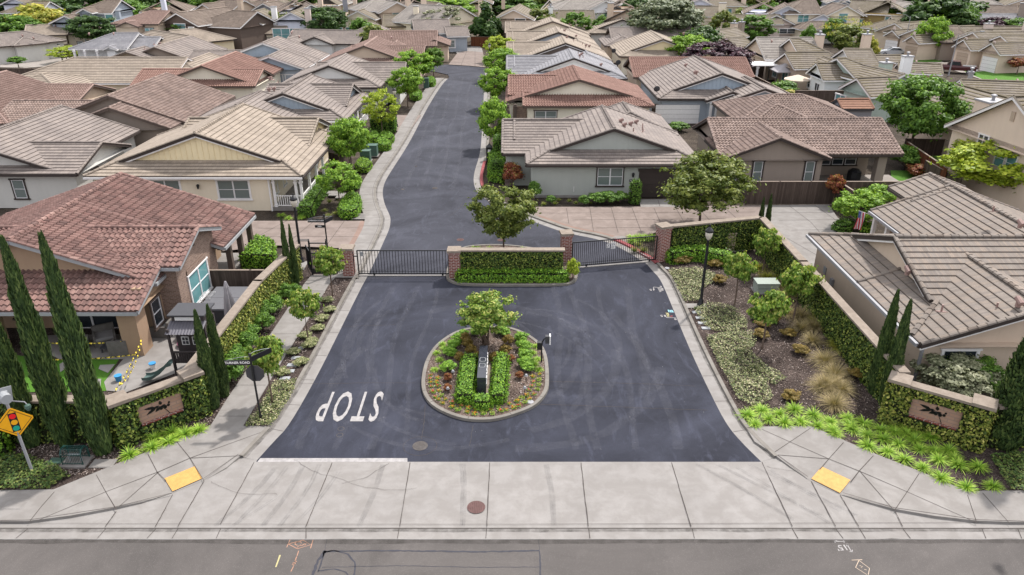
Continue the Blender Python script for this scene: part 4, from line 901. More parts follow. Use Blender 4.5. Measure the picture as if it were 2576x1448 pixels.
# --- cream farmhouse
def x2(h):
    for a, w in ((-26.0, 2.2), (-20.9, 2.35)): h.win(a, 53.15, .95, w, 1.45, 'f', 2, 'white', 'blind')
    for a in (-28.9, -24.0 + .8): h.lamp(a - .3, 53.15, 1.9)
    h.box('gutter', -31.7, -15.5, 52.58, 52.7, 2.62, 2.78, 'white'); h.box('downspout', -18.25, -18.15, 53.03, 53.14, 0, 2.7, 'white')
    h.box('porch_floor', -18.15, -15.75, 53.1, 60.4, 0, .3, 'conc2'); h.box('porch_beam', -18.1, -15.7, 53.1, 53.3, 2.42, 2.68, 'white'); h.box('porch_beam', -15.9, -15.7, 53.3, 60.2, 2.42, 2.68, 'white')
    for a, b in ((-15.85, 53.25), (-16.25, 53.25), (-17.9, 53.25), (-15.85, 55.6), (-15.85, 57.9), (-15.85, 60.1)): post(h, a, b, .3, 2.45, .18)
    railing(h, -18.0, 53.25, -15.85, 53.25); railing(h, -15.85, 53.3, -15.85, 57.9)
    h.win(-18.13, 54.3, 1.0, .8, 1.3, 'r', 1, 'white', 'glass'); h.win(-18.13, 56.6, 1.0, .8, 1.3, 'r', 1, 'white', 'glass')
    h.win(-17.2, 63.0, .9, 1.3, 1.5, 'r', 2, 'white', 'glasst'); h.box('awning', -17.25, -16.5, 61.6, 64.6, 2.62, 2.7, 'charcoal')
    bats(h, 60.3, 67.6, -17.24, .3, 3.1, 'byellow', 'r')
L2 = house('cream stucco house with pale yellow boarded gable and white railed corner porch', W0, [
    (-31.7, -15.5, 52.7, 65.3, 2.8, .345, 'b', ('d', 'g'), dict(ia1=2.6)),
    (-28.0, -16.8, 59.9, 68.1, 3.2, .35, 'a', ('g', 'g'), dict(bat=1))], 'tanr', 'cream', 'dkbrown', 2, gmat='byellow', name='farmhouse', extra=x2, nvent=6, wtrim='white')
def x3(h):
    h.win(-19.0, 71.9, 1, 1.6, 1.3, 'f', 2, 'brown', 'glass'); h.box('gutter', -28.6, -16, 71.35, 71.5, 2.62, 2.78, 'white')
    for a, b in ((-16.4, 75.8), (-16.4, 78), (-16.4, 80.4)): post(h, a, b, .3, 2.9, .2)
    h.win(-17.2, 77, .9, 1.4, 1.5, 'r', 2, 'white', 'glasst'); railing(h, -16.4, 78, -16.4, 84)
    bats(h, 76.0, 82, -17.2, .3, 3.1, 'bblue', 'r')
L3 = house('grey house with blue boarded gable behind the yellow-green street tree', W0, [
    (-28.8, -16.1, 71.5, 84.5, 2.8, .36, 'b', ('d', 'g'), dict(ia1=1.4)), (-26, -17.0, 76.2, 84.6, 3.2, .36, 'a', ('g', 'g'), dict(bat=1)),
    (-30.5, -20.5, 68.6, 76, 3.0, .36, 'b', ('g', 'g'))], 'grey', 'greyl', 'dkbrown', 2, gmat='bblue', name='farmhouse', extra=x3, nvent=5, wtrim='white')
def x4(h):
    h.win(-18.5, 89.8, .9, 2.6, 1.3, 'f', 3, 'brown', 'glass')
    for b in (94, 97): post(h, -15.4, b, 0, 2.8, .35, 'brown')
L4 = house('grey house with dark brown gable peak between green street trees', W0, [
    (-28.3, -15.7, 89.4, 101.4, 2.8, .36, 'b', ('d', 'g')), (-25, -13.6, 93.3, 102, 2.9, .36, 'a', ('g', 'g'))], 'grey', 'greyl', 'dkbrown', 1, name='bungalow', extra=x4, nvent=4)
L5 = house('red brown tiled house with tan gable on the left behind the grey house', W0, [
    (-27.6, -14.4, 107.5, 120, 2.8, .36, 'b', ('d', 'g')), (-24, -13.0, 110.5, 119, 2.9, .36, 'a', ('g', 'g'))], 'redbr', 'beiged', 'brown', 1, name='bungalow', nvent=3)
def xf(eL, eR, ry, he=2.8, m=.36):
    """frame, width and depth for a roof whose ridge runs parallel to the surveyed front eave"""
    fr, w = hv(eL, eR, he); a, b = .2, 20
    mid = fr(w / 2, 0, 0)
    for _ in range(40):
        d = (a + b) / 2; q = fr(w / 2, d, 0); Z = he + m * d - CAMH; f = q.y * _c - Z * _s; u = q.y * _s + Z * _c
        if CYP - FPX * u / f > ry: a = d
        else: b = d
    return fr, w, 2 * d
fr, w, d = xf((925, 118), (1098, 117), 79, 2.8, .4)
def x6(h): 
    h.garage(w * .75, .47, 3, 2.1, 'f', 'dkbrown'); h.win(w * .2, .44, .8, 1.4, 1.2, 'f', 2, 'brown')
L6 = house('long orange brown barrel tiled house at the head of the street', fr, [(0, w, 0, d, 2.8, .4, 'a', ('g', 'g')), (w - 3, w + 2.2, 1.5, 8, 2.7, .36, 'b', ('g', 'g')), (2.5, 7, -1.2, 5, 2.7, .36, 'b', ('g', 'g'))], 'redbr', 'beiged', 'brown', 1, name='bungalow', extra=x6, nvent=3)
fr, w, d = xf((1085, 92), (1180, 90), 63)
L7 = house('pale grey roofed house with blue board garage wall at the end of the court', fr, [(-3, w * .55, 1, d + 3, 3.2, .36, 'a', ('g', 'g')), (w * .4, w, -1, d - 1, 2.8, .3, 'a', ('g', 'g'), dict(bat=1))], 'grey', 'bluegrey', 'white', 1, name='bungalow', extra=lambda h: (h.win(w * .52, -.55, .8, 1.2, 1.3, 'f', 1, 'white'), bats(h, w * .6, w - .5, -.57, 0, 2.7, 'bblue')))
# --- right-hand row along the street
def rrow(Y, lab, roof, wall, gable, trim, near, x0=1.1, x1=15.0, nv=6, wt=None, extra=None, m=.345, dep=10.6, gm=None):
    return house(lab, W0, [(x0, x1, Y, Y + dep, 2.8, m, 'b', ('d', 'g')), (x0 - 1.9, x0 + 7, Y + 3.2, Y + 13, 2.8, m, 'a', ('g', 'g')), (x0 - .9, x0 + 5, Y + 5.1, Y + 11.1, 3.45, m, 'a', ('g', 'g'), dict(nowall=1, nosoffit=1)),
        (x0 + 6, x1 - .2, Y + dep - 1.5, Y + dep + 7, 2.8, m, 'b', ('h', 'g'))], roof, wall, trim, near, gable=gable, gmat=gm, name='bungalow', extra=extra, nvent=nv, wtrim=wt)
def r1(h):
    h.win(7.75, 56.35, 1.0, 2.0, 1.45, 'f', 2, 'dkbrown', 'blind'); h.garage(12.6, 56.35, 4.9, 2.15, 'f', 'dkbrown', 'dkbrown'); h.lamp(9.55, 56.35, 1.85)
    pl = MB().box(9.3, 9.72, 56.28, 56.34, 1.32, 1.5).build('number_plate', M['black'], h.H); text_mb('9511', h.T(9.51, 56.27, 1.41, 'f') @ Matrix.Rotation(R(90), 4, 'X'), M['white'], pl, 'house_number', .17, .9, .004)
    h.box('stone_pier', -.6, .05, 59.4, 60.0, 0, 1.9, 'stone'); h.box('pier', -.5, .0, 59.45, 59.95, 1.9, 2.7, 'greygreen'); h.box('stone_base', .0, .06, 60.0, 62.5, 0, 1.1, 'stone')
    h.box('tap_pipe', 4.9, 4.94, 56.28, 56.32, .5, .9, 'white'); h.box('gutter', 1.1, 15, 55.78, 55.9, 2.62, 2.78, 'dkbrown'); h.box('wall_base', 1.5, 10.1, 56.26, 56.33, 0, .2, 'conc2')
R1 = rrow(55.9, 'grey green house with brown garage door and dark gable behind the gate', 'grey', 'greygreen', 'greygreen', 'dkbrown', 2, extra=r1)
def r3(h):
    h.win(3.6, 79.05, .9, 2.3, 1.3, 'f', 2, 'brown', 'blind'); h.win(9.6, 79.05, .9, 2.0, 1.3, 'f', 2, 'brown', 'blind'); h.box('brick_porch', .1, 1.6, 80.2, 80.5, 0, 2.4, 'tanbrick')
    for a in (-.5, .35): post(h, a, 80.0, 0, 2.7, .3, 'brown')
R3 = house('orange terracotta tiled house with broad cream gable right of the street trees', W0, [
    (-.7, 15.1, 80.6, 90.4, 2.8, .30, 'b', ('g', 'g')), (1.2, 15.1, 78.6, 84.6, 2.75, .30, 'a', ('g', 'h')), (-.4, 6, 82.6, 91.2, 3.15, .33, 'a', ('g', 'g'))], 'terra2', 'lightc', 'brown', 2, name='bungalow', nvent=8, extra=r3)
R4 = rrow(95.5, 'pale blue grey tiled house with white boarded gable behind the terracotta one', 'bluegrey', 'white', 'white', 'dkbrown', 1, x0=1.2, x1=14.6, nv=5, gm='bwhite', wt='white')
R5 = rrow(110.8, 'tan roofed house with cream trimmed gable in the middle of the right row', 'tanr', 'beige', 'beige', 'dkbrown', 1, x0=1.1, x1=14.6, nv=5, gm='bbrown', wt='white')
R6 = rrow(126.2, 'light brown roofed house with dark blue gable', 'tanr', 'greyl', 'bluegrey', 'dkbrown', 1, x0=1.0, x1=14.4, nv=3, m=.33)
R7 = rrow(143.5, 'tan roofed house with small cream gable beside the back hedge', 'tanr', 'cream', 'cream', 'brown', 1, x0=.6, x1=14.6, nv=2, m=.33)
# --- second column on the right
def r2(h):
    for a in (19.9, 24.4 - .3, 17.9): h.win(a, 58.0, .75, .72, 1.75, 'f', 1, 'dkbrown', 'blind', tw=.12)
    h.box('patio_pier', 30.2, 30.9, 59.3, 60.0, 0, 2.75, 'brownwall'); h.box('patio_beam', 25.0, 31.4, 59.35, 59.65, 2.4, 2.72, 'brown')
    for a in (26.4, 27.5, 28.6, 29.7): h.win(a - .35, 62.4, 1.0, .95, 1.0, 'f', 1, 'dkbrown', 'glass')
R2 = house('brown barrel tiled house with two narrow windows and a back patio', W0, [
    (16.9, 31.9, 58.9, 68.5, 2.8, .39, 'a', ('g', 'g'), dict(ib0=3.5, ia1=1)), (16.95, 25.5, 57.55, 64, 2.8, .39, 'b', ('g', 'g'))], 'brownb', 'brownwall', 'dkbrown', 2, name='bungalow', extra=r2, nvent=4)
def r11(h):
    h.garage(18.5, 82.8, 4.9, 2.1, 'f', 'white'); h.lamp(15.7, 82.8, 1.8); h.win(25.6, 82.0, .9, .9, 1.4, 'f', 1, 'white', 'blind')
    for a in (21.9, 22.5): post(h, a, 81.7, 0, 2.7, .25)
    bats(h, 23.2, 26.3, 81.95, 0, 2.7, 'bblue')
R11 = house('blue grey house with two boarded gables and a white garage door', W0, [
    (16.2, 30.6, 82.4, 98, 2.8, .345, 'b', ('d', 'g')), (22.8, 31.4, 80.2, 88, 2.8, .345, 'b', ('g', 'g')), (21.3, 26.8, 81.5, 88, 2.75, .345, 'b', ('g', 'g'))], 'grey', 'bluegrey', 'dkbrown', 2, gmat='bblue', name='bungalow', extra=r11, nvent=7, wtrim='white')
R12 = house('brown barrel tiled roof low between the blue grey house and the brown house', W0, [(21.6, 34, 70.4, 80.2, 2.8, .36, 'a', ('h', 'h')), (22, 29.5, 68.6, 76, 2.8, .36, 'b', ('h', 'g'))], 'brownb', 'brownwall', 'dkbrown', 2, name='bungalow', nvent=3)
R10 = house('terracotta tiled house with tan gable end beyond the blue grey house', W0, [(15.6, 31.0, 96.6, 106.2, 2.8, .37, 'a', ('g', 'g')), (17.6, 24.5, 94.6, 102, 2.7, .36, 'b', ('g', 'g'))], 'terra2', 'beige', 'brown', 1, name='bungalow', nvent=5)
def r9(h): h.garage(20.8, 116.2, 4.9, 2.1, 'f', 'white')
R9 = house('cream house with yellow boarded gable and white garage door in the second right row', W0, [(16.3, 29.8, 115.7, 129, 2.8, .345, 'b', ('d', 'g')), (26, 33.5, 113, 121, 2.75, .36, 'b', ('g', 'g'))], 'tanr', 'lightc', 'brown', 1, gmat='byellow', name='bungalow', extra=r9, nvent=5, wtrim='white')
R8b = house('weathered grey roof behind the yellow gabled house', W0, [(17.2, 34, 132, 143, 2.8, .36, 'a', ('g', 'g')), (15.5, 22, 128, 138, 2.8, .36, 'b', ('h', 'g'))], 'grey', 'beige', 'brown', 1, name='bungalow', nvent=3)
def r8(h): h.garage(18.2, 147.5, 4.2, 2.1, 'f', 'dkbrown')
R8 = house('tan roofed house with grey gable and dark garage right of the hedge', W0, [(14.6, 27.6, 147, 160, 2.8, .36, 'b', ('d', 'g')), (24, 31, 145, 152, 2.7, .36, 'b', ('g', 'g'))], 'tanr', 'greyl', 'dkbrown', 1, name='bungalow', extra=r8, nvent=2)
# --- foreground right
def x0(h):
    h.box('gutter', 17.42, 17.56, 27.7, 40.8, 2.66, 2.82, 'galv'); h.box('downspout', 17.95, 18.06, 27.98, 28.1, 0, 2.6, 'galv')
    h.win(19.7, 28.05, .55, 1.5, 1.75, 'f', 1, 'white', 'glass', True, .09); h.box('vent_box', 18.0, 18.04, 38.6, 38.95, 1.2, 1.6, 'grey'); h.box('meter_box', 17.9, 18.04, 37.4, 37.7, 1.0, 1.4, 'galv')
    for b in (41.5, 43.2, 44.9): post(h, 23.5, b, 0, 2.75, .22)
    h.box('porch_door', 24.0, 25.2, 44.0, 44.1, 0, 2.3, 'tan'); h.box('gutter', 22.95, 23.08, 41, 45, 2.66, 2.82, 'galv')
R0 = house('beige house with striped tan and grey tile roof in the right foreground', W0, [
    (17.6, 40, 28.4, 40.8, 2.8, .36, 'a', ('d', 'g'), dict(ib0=1.2)), (17.6, 27.2, 27.6, 34, 2.8, .36, 'b', ('g', 'g')),
    (23.1, 32.6, 34.5, 45.0, 2.8, .36, 'b', ('g', 'g'), dict(ia0=1.2)), (25.3, 30.4, 44.5, 47.6, 3.55, .36, 'b', ('g', 'g'), dict(nosoffit=1))], 'mixed', 'beiged', 'dkbrown', 2, name='ranch_house', extra=x0, nvent=8, wtrim='white')
# --- left block behind
def g1(h):
    h.win(-37.4, 53.75, .8, .9, 1.45, 'f', 1, 'dkbrown', 'blind'); h.win(-32.93, 56.5, .9, .7, 1.4, 'r', 1, 'brown', 'blindt'); h.win(-32.93, 59.0, 1.6, .6, .6, 'r', 1, 'brown', 'blindt')
    h.win(-34.85, 63.2, .9, 2.4, 1.6, 'r', 3, 'white', 'blindt')
G1 = house('grey stucco house with grey brown tile roof at the left edge', W0, [
    (-47.4, -34.2, 54, 67.3, 2.8, .34, 'b', ('g', 'g')), (-50, -32.5, 53.3, 61.9, 2.8, .30, 'a', ('g', 'g'))], 'grey', 'greywall', 'dkbrown', 2, name='bungalow', extra=g1, nvent=6)
def g2(h):
    h.win(-34.4, 68.6, .8, .9, 1.5, 'f', 1, 'dkbrown', 'blind'); h.win(-32.9, 68.6, .8, .9, 1.5, 'f', 1, 'dkbrown', 'blind'); h.win(-37.5, 68.6, .8, .9, 1.5, 'f', 1, 'dkbrown', 'blind')
G2 = house('large brown barrel tiled house with two stacked gables in the left block', W0, [
    (-45.2, -31.0, 70.4, 83.6, 2.8, .36, 'b', ('g', 'g')), (-42.3, -31.6, 68.0, 74, 2.8, .36, 'b', ('g', 'g')), (-50, -38.5, 70.3, 79, 2.75, .3, 'a', ('g', 'g'))], 'brownb', 'brownwall', 'brown', 2, name='bungalow', extra=g2, nvent=6)
G3 = house('terracotta flat tiled house cropped by the left edge', W0, [(-64, -48.0, 70, 84, 2.8, .34, 'b', ('h', 'g')), (-62, -46.5, 79, 88, 2.8, .3, 'a', ('g', 'g'))], 'redbr', 'tanwall', 'brown', 1, name='bungalow', nvent=5)
def g4(h):
    h.garage(-47.6, 93.1, 3.6, 2.1, 'f', 'white'); bats(h, -60.5, -53.5, 86.4, 0, 2.7, 'byellow')
    for a in (-54.6, -53.4): post(h, a, 86.0, 0, 2.7, .22)
G4 = house('long tan roofed house with pale yellow boards left of the terracotta one', W0, [(-63, -42, 92.4, 105, 2.8, .34, 'a', ('h', 'g')), (-60.8, -51.5, 85.6, 96, 2.8, .3, 'b', ('h', 'h')), (-47, -37.5, 93.6, 107, 2.8, .34, 'b', ('h', 'g'))], 'tanr', 'cream', 'white', 1, name='bungalow', extra=g4, nvent=5)
def g5(h): h.win(-35.0, 90.95, .9, .9, .9, 'f', 1, 'brown', 'blind'); h.win(-32, 99, .8, 1.4, 1.4, 'r', 2, 'white', 'blindt')
G5 = house('terracotta house with cream gable in the middle of the left block', W0, [(-43.5, -31.3, 91.5, 104, 2.8, .36, 'b', ('g', 'g')), (-46, -31.0, 90.4, 98.5, 2.75, .34, 'a', ('g', 'g')), ], 'terra2', 'lightc', 'brown', 1, name='bungalow', extra=g5, nvent=6)
def g6(h):
    for a in (-34.3, -32.7, -31.2): h.win(a + .6, 103.9, .9, 1.1, 1.1, 'f', 1, 'white', 'glasst')
G6 = house('blue grey house with two blue gables and white framed windows', W0, [(-43.2, -28.2, 108.4, 118, 2.8, .35, 'b', ('d', 'g')), (-37.8, -28.2, 103.4, 112, 2.8, .35, 'b', ('g', 'g')), (-47, -38, 109, 117, 2.8, .3, 'a', ('g', 'g'))], 'grey', 'bluegrey', 'white', 1, gmat='bblue', name='bungalow', extra=g6, nvent=5)
G7 = house('grey house with shaded brown gable wall behind the tan roof', W0, [(-57, -46.0, 110.5, 124, 2.8, .36, 'b', ('g', 'g')), (-59.5, -49.5, 108, 114, 2.8, .33, 'b', ('g', 'g'))], 'grey', 'brownwall', 'brown', 1, name='bungalow', nvent=4)
def g8(h):
    for a in (.9, 2.6, 4.6): post(h, a, -.1, 0, 2.7, .3)
    railing(h, .5, 0, 3.6, 0); h.win(9.5, .5, .8, 2.4, 1.4, 'f', 3, 'white', 'blindt'); h.win(15, .5, .9, 1.6, 1.2, 'f', 2, 'white', 'glass')
fr, w, d = xf((172, 124), (375, 124), 84)
G8 = house('white boarded farmhouse with columned porch behind the small green tree', fr, [(0, w * .72, 0, d, 2.8, .36, 'a', ('h', 'g'), dict(ib0=1.6)), (w * .45, w * .62, -.8, 6, 2.8, .4, 'b', ('g', 'g'), dict(bat=1)), (w * .68, w, 1.5, d - 2, 2.8, .36, 'a', ('g', 'g'))], 'bluegrey', 'white', 'white', 1, gmat='bwhite', name='farmhouse', extra=g8, nvent=2)
def g9(h): h.garage(7.2, .5, 4.6, 2.2, 'f', 'brown'); h.win(2.2, .5, .8, 1.1, 1.5, 'f', 1, 'dkbrown', 'blind'); h.win(11.3, .5, .8, .9, 1.6, 'f', 1, 'dkbrown', 'blind'); h.win(14.5, .5, 1, .9, 1.2, 'f', 1, 'dkbrown', 'blind')
fr, w, d = xf((28, 116), (168, 103), 80)
G9 = house('grey stucco house with tan garage door near the upper left edge', fr, [(-4, w, 0, d, 2.8, .36, 'a', ('g', 'h')), (0, w * .62, -1, 7, 2.8, .33, 'b', ('h', 'g'))], 'grey', 'greywall', 'brown', 1, name='bungalow', extra=g9, nvent=2)
fr, w, d = xf((60, 92), (170, 88), 63)
G10 = house('tan roofed house with cream boarded gable behind the garage house', fr, [(0, w, 0, d, 2.8, .36, 'a', ('g', 'g')), (w * .9, w * 1.9, 1, d - 2, 2.8, .33, 'a', ('g', 'g'))], 'tanr', 'cream', 'brown', 1, gmat='byellow', name='bungalow', nvent=1)
fr, w = hv((430, 122), (528, 112))
def g11(h): h.garage(w * .72, -.05 + .5, 2.2, 2.2, 'f', 'dkbrown'); h.win(w * .4, .47, .8, 1.2, 1.3, 'f', 1, 'white'); bats(h, .6, w - .6, .44, 0, 2.7, 'byellow')
G11 = house('pale yellow boarded house with twin steep gables in the upper left', fr, [(0, w, 0, 14, 2.8, .48, 'b', ('g', 'g'), dict(bat=1)), (w * .35, w * .98, -1.2, 6, 2.8, .45, 'b', ('g', 'g'), dict(bat=1)), (w * .6, w * 2.0, 3, 13, 2.8, .36, 'a', ('g', 'h'))], 'tanr', 'yellow', 'dkbrown', 1, gmat='byellow', name='farmhouse', extra=g11, nvent=3, wtrim='white')
fr, w, d = xf((530, 86), (630, 85), 63)
G12 = house('tan roofed house with cream gable end behind the yellow farmhouse', fr, [(0, w, 0, d, 3, .36, 'a', ('g', 'g')), (w, w * 1.9, -1, d - 2, 2.8, .33, 'a', ('g', 'g'))], 'tanr', 'cream', 'brown', 1, name='bungalow', nvent=2, extra=lambda h: h.win(w * 1.5, -.5, .8, 1.3, 1.2, 'f', 2, 'brown'))
fr, w, d = xf((715, 108), (900, 112), 77)
def g13(h): h.win(w * .55, -.3, .7, 3.0, 1.5, 'f', 3, 'white', 'blind'); h.win(w * .85, .5, .8, 1.6, 1.2, 'f', 2, 'white', 'glass')
G13 = house('grey house with dark edged gables and triple window behind the small lime tree', fr, [(0, w, 0, d, 2.8, .36, 'a', ('g', 'g')), (w * .22, w * .7, -1.2, 7, 2.8, .36, 'b', ('g', 'g')), (-1, w * .32, -2.2, 5, 2.7, .36, 'b', ('g', 'g'))], 'grey', 'greyl', 'dkbrown', 1, name='bungalow', extra=g13, nvent=4)
fr, w = hv((855, 96), (942, 97))
G14 = house('small grey hip roof behind the red brown long roof', fr, [(0, w, 0, 13, 2.8, .4, 'b', ('h', 'g'))], 'grey', 'greyl', 'brown', 1, name='bungalow', nvent=1)
fr, w, d = xf((370, 92), (480, 90), 68)
G15 = house('small terracotta roofed house beyond the white farmhouse', fr, [(0, w, 0, d, 2.8, .33, 'a', ('g', 'h'))], 'redbr', 'beige', 'brown', 1, name='bungalow', nvent=2)
# ================= gate, walls, signs =================
def ivy_wall(name, pts, h, label, side=1, gm='ivy', dens=260, z0=.06, both=False, capw=.46, th=.26, size=.075):
    b = pts[0]; o = thing(name, label, 'garden wall', (b.x, b.y, z0)); core, cap = MB(), MB(); qs = []
    for p, q in zip(pts, pts[1:]):
        p, q = Vector((p.x, p.y, 0)), Vector((q.x, q.y, 0)); d = (q - p).normalized(); n = Vector((-d.y, d.x, 0))
        core.beam(p + Vector((0, 0, (h + z0) / 2)), q + Vector((0, 0, (h + z0) / 2)), th, h - z0); cap.beam(p + Vector((0, 0, h + .05)) - d * .1, q + Vector((0, 0, h + .05)) + d * .1, capw, .10)
        for sg in ((1, -1) if both else (side,)):
            o_ = p + n * sg * th / 2 + Vector((0, 0, z0)); u = q - p; v = Vector((0, 0, h - z0 - .02))
            qs.append((o_, v, u) if (u.cross(v)).dot(n * sg) < 0 else (o_, u, v))
    core.build('wall_body', M['ivycore'], o); cap.build('coping', M['cap'], o)
    carpet(qs, dens, size, gm, 'ivy', o, lift=.02, spread=.055, up=.35); return o
def pillar(x, y, h, w, rot, label, z0=.03, mat='redbrick'):
    o = thing('brick_pillar', label, 'pillar', (x, y, z0)); T = Matrix.Translation((x, y, 0)) @ Matrix.Rotation(rot, 4, 'Z')
    mb = MB(); pw = w / 2; 
    for i, (a, b) in enumerate((((-pw, -pw), (pw, -pw)), ((pw, -pw), (pw, pw)), ((pw, pw), (-pw, pw)), ((-pw, pw), (-pw, -pw)))):
        A, B = T @ Vector((*a, z0)), T @ Vector((*b, z0)); mb.face([A, B, B + Vector((0, 0, h - z0)), A + Vector((0, 0, h - z0))], [(i * w, 0), (i * w + w, 0), (i * w + w, h), (i * w, h)])
    for i, e in enumerate((.03, .06)):
        z = h - .16 + i * .08; q = pw + e
        for j, (a, b) in enumerate((((-q, -q), (q, -q)), ((q, -q), (q, q)), ((q, q), (-q, q)), ((-q, q), (-q, -q)))):
            A, B = T @ Vector((*a, z)), T @ Vector((*b, z)); mb.face([A, B, B + Vector((0, 0, .08)), A + Vector((0, 0, .08))], [(j * w + .1, z), (j * w + w + .1, z), (j * w + w + .1, z + .08), (j * w + .1, z + .08)])
    mb.build('shaft', M[mat], o); c = MB(); q = pw + .1; V = []
    n = 6
    ring = [(-q + 2 * q * i / n, -q) for i in range(n)] + [(q, -q + 2 * q * i / n) for i in range(n)] + [(q - 2 * q * i / n, q) for i in range(n)] + [(-q, q - 2 * q * i / n) for i in range(n)]
    lo = [T @ Vector((a + random.uniform(-.015, .015), b_ + random.uniform(-.015, .015), h)) for a, b_ in ring]; hi = [T @ Vector((a * .97 + random.uniform(-.012, .012), b_ * .97 + random.uniform(-.012, .012), h + .12)) for a, b_ in ring]
    c.face(hi); c.face(lo[::-1]); N = len(ring)
    for i in range(N): c.face([lo[i], lo[(i + 1) % N], hi[(i + 1) % N], hi[i]])
    c.build('stone_cap', M['cap'], o); return o
pillar(-9.93, 41.05, 1.82, .64, 0, 'red brick pillar at the hinge of the left gate beside the footpath')
pillar(-3.46, 40.72, 1.82, .64, 0, 'red brick pillar between the left gate and the ivy covered median wall')
pillar(3.42, 43.2, 1.95, .62, R(8), 'red brick pillar between the median wall and the right gate')
pillar(9.55, 43.4, 2.35, .68, R(22), 'tall red brick pillar between the right gate and the long ivy wall')
def gate(A, B, h, n, label, z0=.12):
    A, B = Vector(A), Vector(B); o = thing('metal_gate', label, 'gate', A, 'sliding gates between the brick pillars'); up = Vector((0, 0, 1)); mb = MB()
    for z in (z0 + .05, z0 + h): mb.beam(A + up * z, B + up * z, .06, .06)
    mb.beam(A + up * (z0 + .2), B + up * (z0 + .2), .02, .03)
    for p in (A, B): mb.beam(p + up * z0, p + up * (z0 + h), .07, .07, (0, 1, 0))
    mb.build('frame', M['black'], o); mb = MB()
    for i in range(1, n): p = A.lerp(B, i / n); mb.beam(p + up * z0, p + up * (z0 + h), .03, .03, (0, 1, 0))
    mb.build('bars', M['black'], o)
    for t in (.17, .93): p = A.lerp(B, t) + up * .1; w = MB(); w.lathe([(.0, -.03), (.06, -.03), (.06, .03), (.0, .03)], p, 10, Matrix.Rotation(R(90), 4, 'X')); w.box(-.05, .05, -.04, .04, .02, .1, Matrix.Translation(p)); w.build('roller', M['black'], o)
    mb = MB(); d = (B - A).normalized(); n_ = Vector((-d.y, d.x, 0)); 
    q = [A - n_ * .12 - d * .2, B - n_ * .12 + d * .2, B + n_ * .1 + d * .2, A + n_ * .1 - d * .2]; mb.face([(p.x, p.y, .042) for p in q]); t_ = mb.build('track_slab', M['conc'], None); tag(t_, kind='structure')
    return o
gl = gate((-9.35, 41.05, 0), (-3.85, 41.05, 0), 1.56, 31, 'black barred sliding gate across the left lane')
bx = MB(); bx.box(-9.15, -9.0, 40.95, 41.0, 1.35, 1.62); bx.build('lock_box', M['grey'], gl)
bx = MB(); bx.tube([(-9.62, 41.0, .05), (-9.6, 41.0, 1.9)], .05, 8); bx.box(-9.6, -9.3, 40.98, 41.02, 1.3, 1.36); o_ = bx.build('gate_post', M['black'], gl)
gr = gate((3.75, 42.2, 0), (9.15, 43.3, 0), 1.62, 43, 'black barred sliding gate across the right lane with two white notices')
d_ = (Vector((9.15, 43.3, 0)) - Vector((3.75, 42.2, 0))).normalized(); rz_ = math.atan2(d_.y, d_.x)
for t, w, hh, lines in ((.415, .2, .28, ('ENTER', 'ONLY')), (.475, .28, .42, ('PRIVATE', 'PROPERTY'))):
    T = Matrix.Translation(Vector((3.75, 42.2, 0)).lerp(Vector((9.15, 43.3, 0)), t) + Vector((0, 0, 1.35))) @ Matrix.Rotation(rz_, 4, 'Z')
    n_ = MB().box(-w / 2, w / 2, -.05, -.035, -hh / 2, hh / 2, T).build('notice', M['white'], gr); mk = MB()
    mk.box(-w * .42, w * .42, -.054, -.052, hh * .36, hh * .42, T)
    for i in range(5): mk.box(-w * .38, w * (.1 + .25 * ((i * 7) % 3) / 2), -.054, -.052, -hh * .08 - i * hh * .08, -hh * .055 - i * hh * .08, T)
    for x in ((-w * .2, w * .2) if w > .25 else (0,)): mk.lathe([(.0, 0), (.035, 0), (.03, .004)], T @ Vector((x, -.054, hh * .13)), 8, Matrix.Rotation(R(90), 4, 'X'))
    mk.build('notice_print', M['black'], n_)
ivy_wall('garden_wall', [Vector((-3.1, 40.62, 0)), Vector((3.05, 40.62, 0))], 1.86, 'ivy covered median wall with stone coping between the two gates', -1, dens=330)
ivy_wall('garden_wall', [Vector((10.1, 43.75, 0)), Vector((16.1, 45.35, 0))], 2.2, 'tall ivy wall running from the right gate pillar behind the utility boxes', -1)
ivy_wall('garden_wall', [Vector((16.3, 45.2, 0)), Vector((16.37, 38, 0)), Vector((16.37, 26.3, 0))], 2.2, 'long ivy wall between the right planting strip and the beige house', -1, 'ivy')
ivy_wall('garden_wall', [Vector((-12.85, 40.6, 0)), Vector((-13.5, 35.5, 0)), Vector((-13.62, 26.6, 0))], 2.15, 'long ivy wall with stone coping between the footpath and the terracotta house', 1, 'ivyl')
ivy_wall('garden_wall', [Vector((-15.9, 24.5, 0)), Vector((-45, 24.5, 0))], 2.05, 'dark ivy wall behind the big cypresses at the left edge', 1, 'ivy', 90)
ivy_wall('garden_wall', [Vector((19.1, 24.15, 0)), Vector((40, 24.15, 0))], 2.0, 'dark ivy wall behind the big cypress at the right edge', -1, 'ivy', 90)
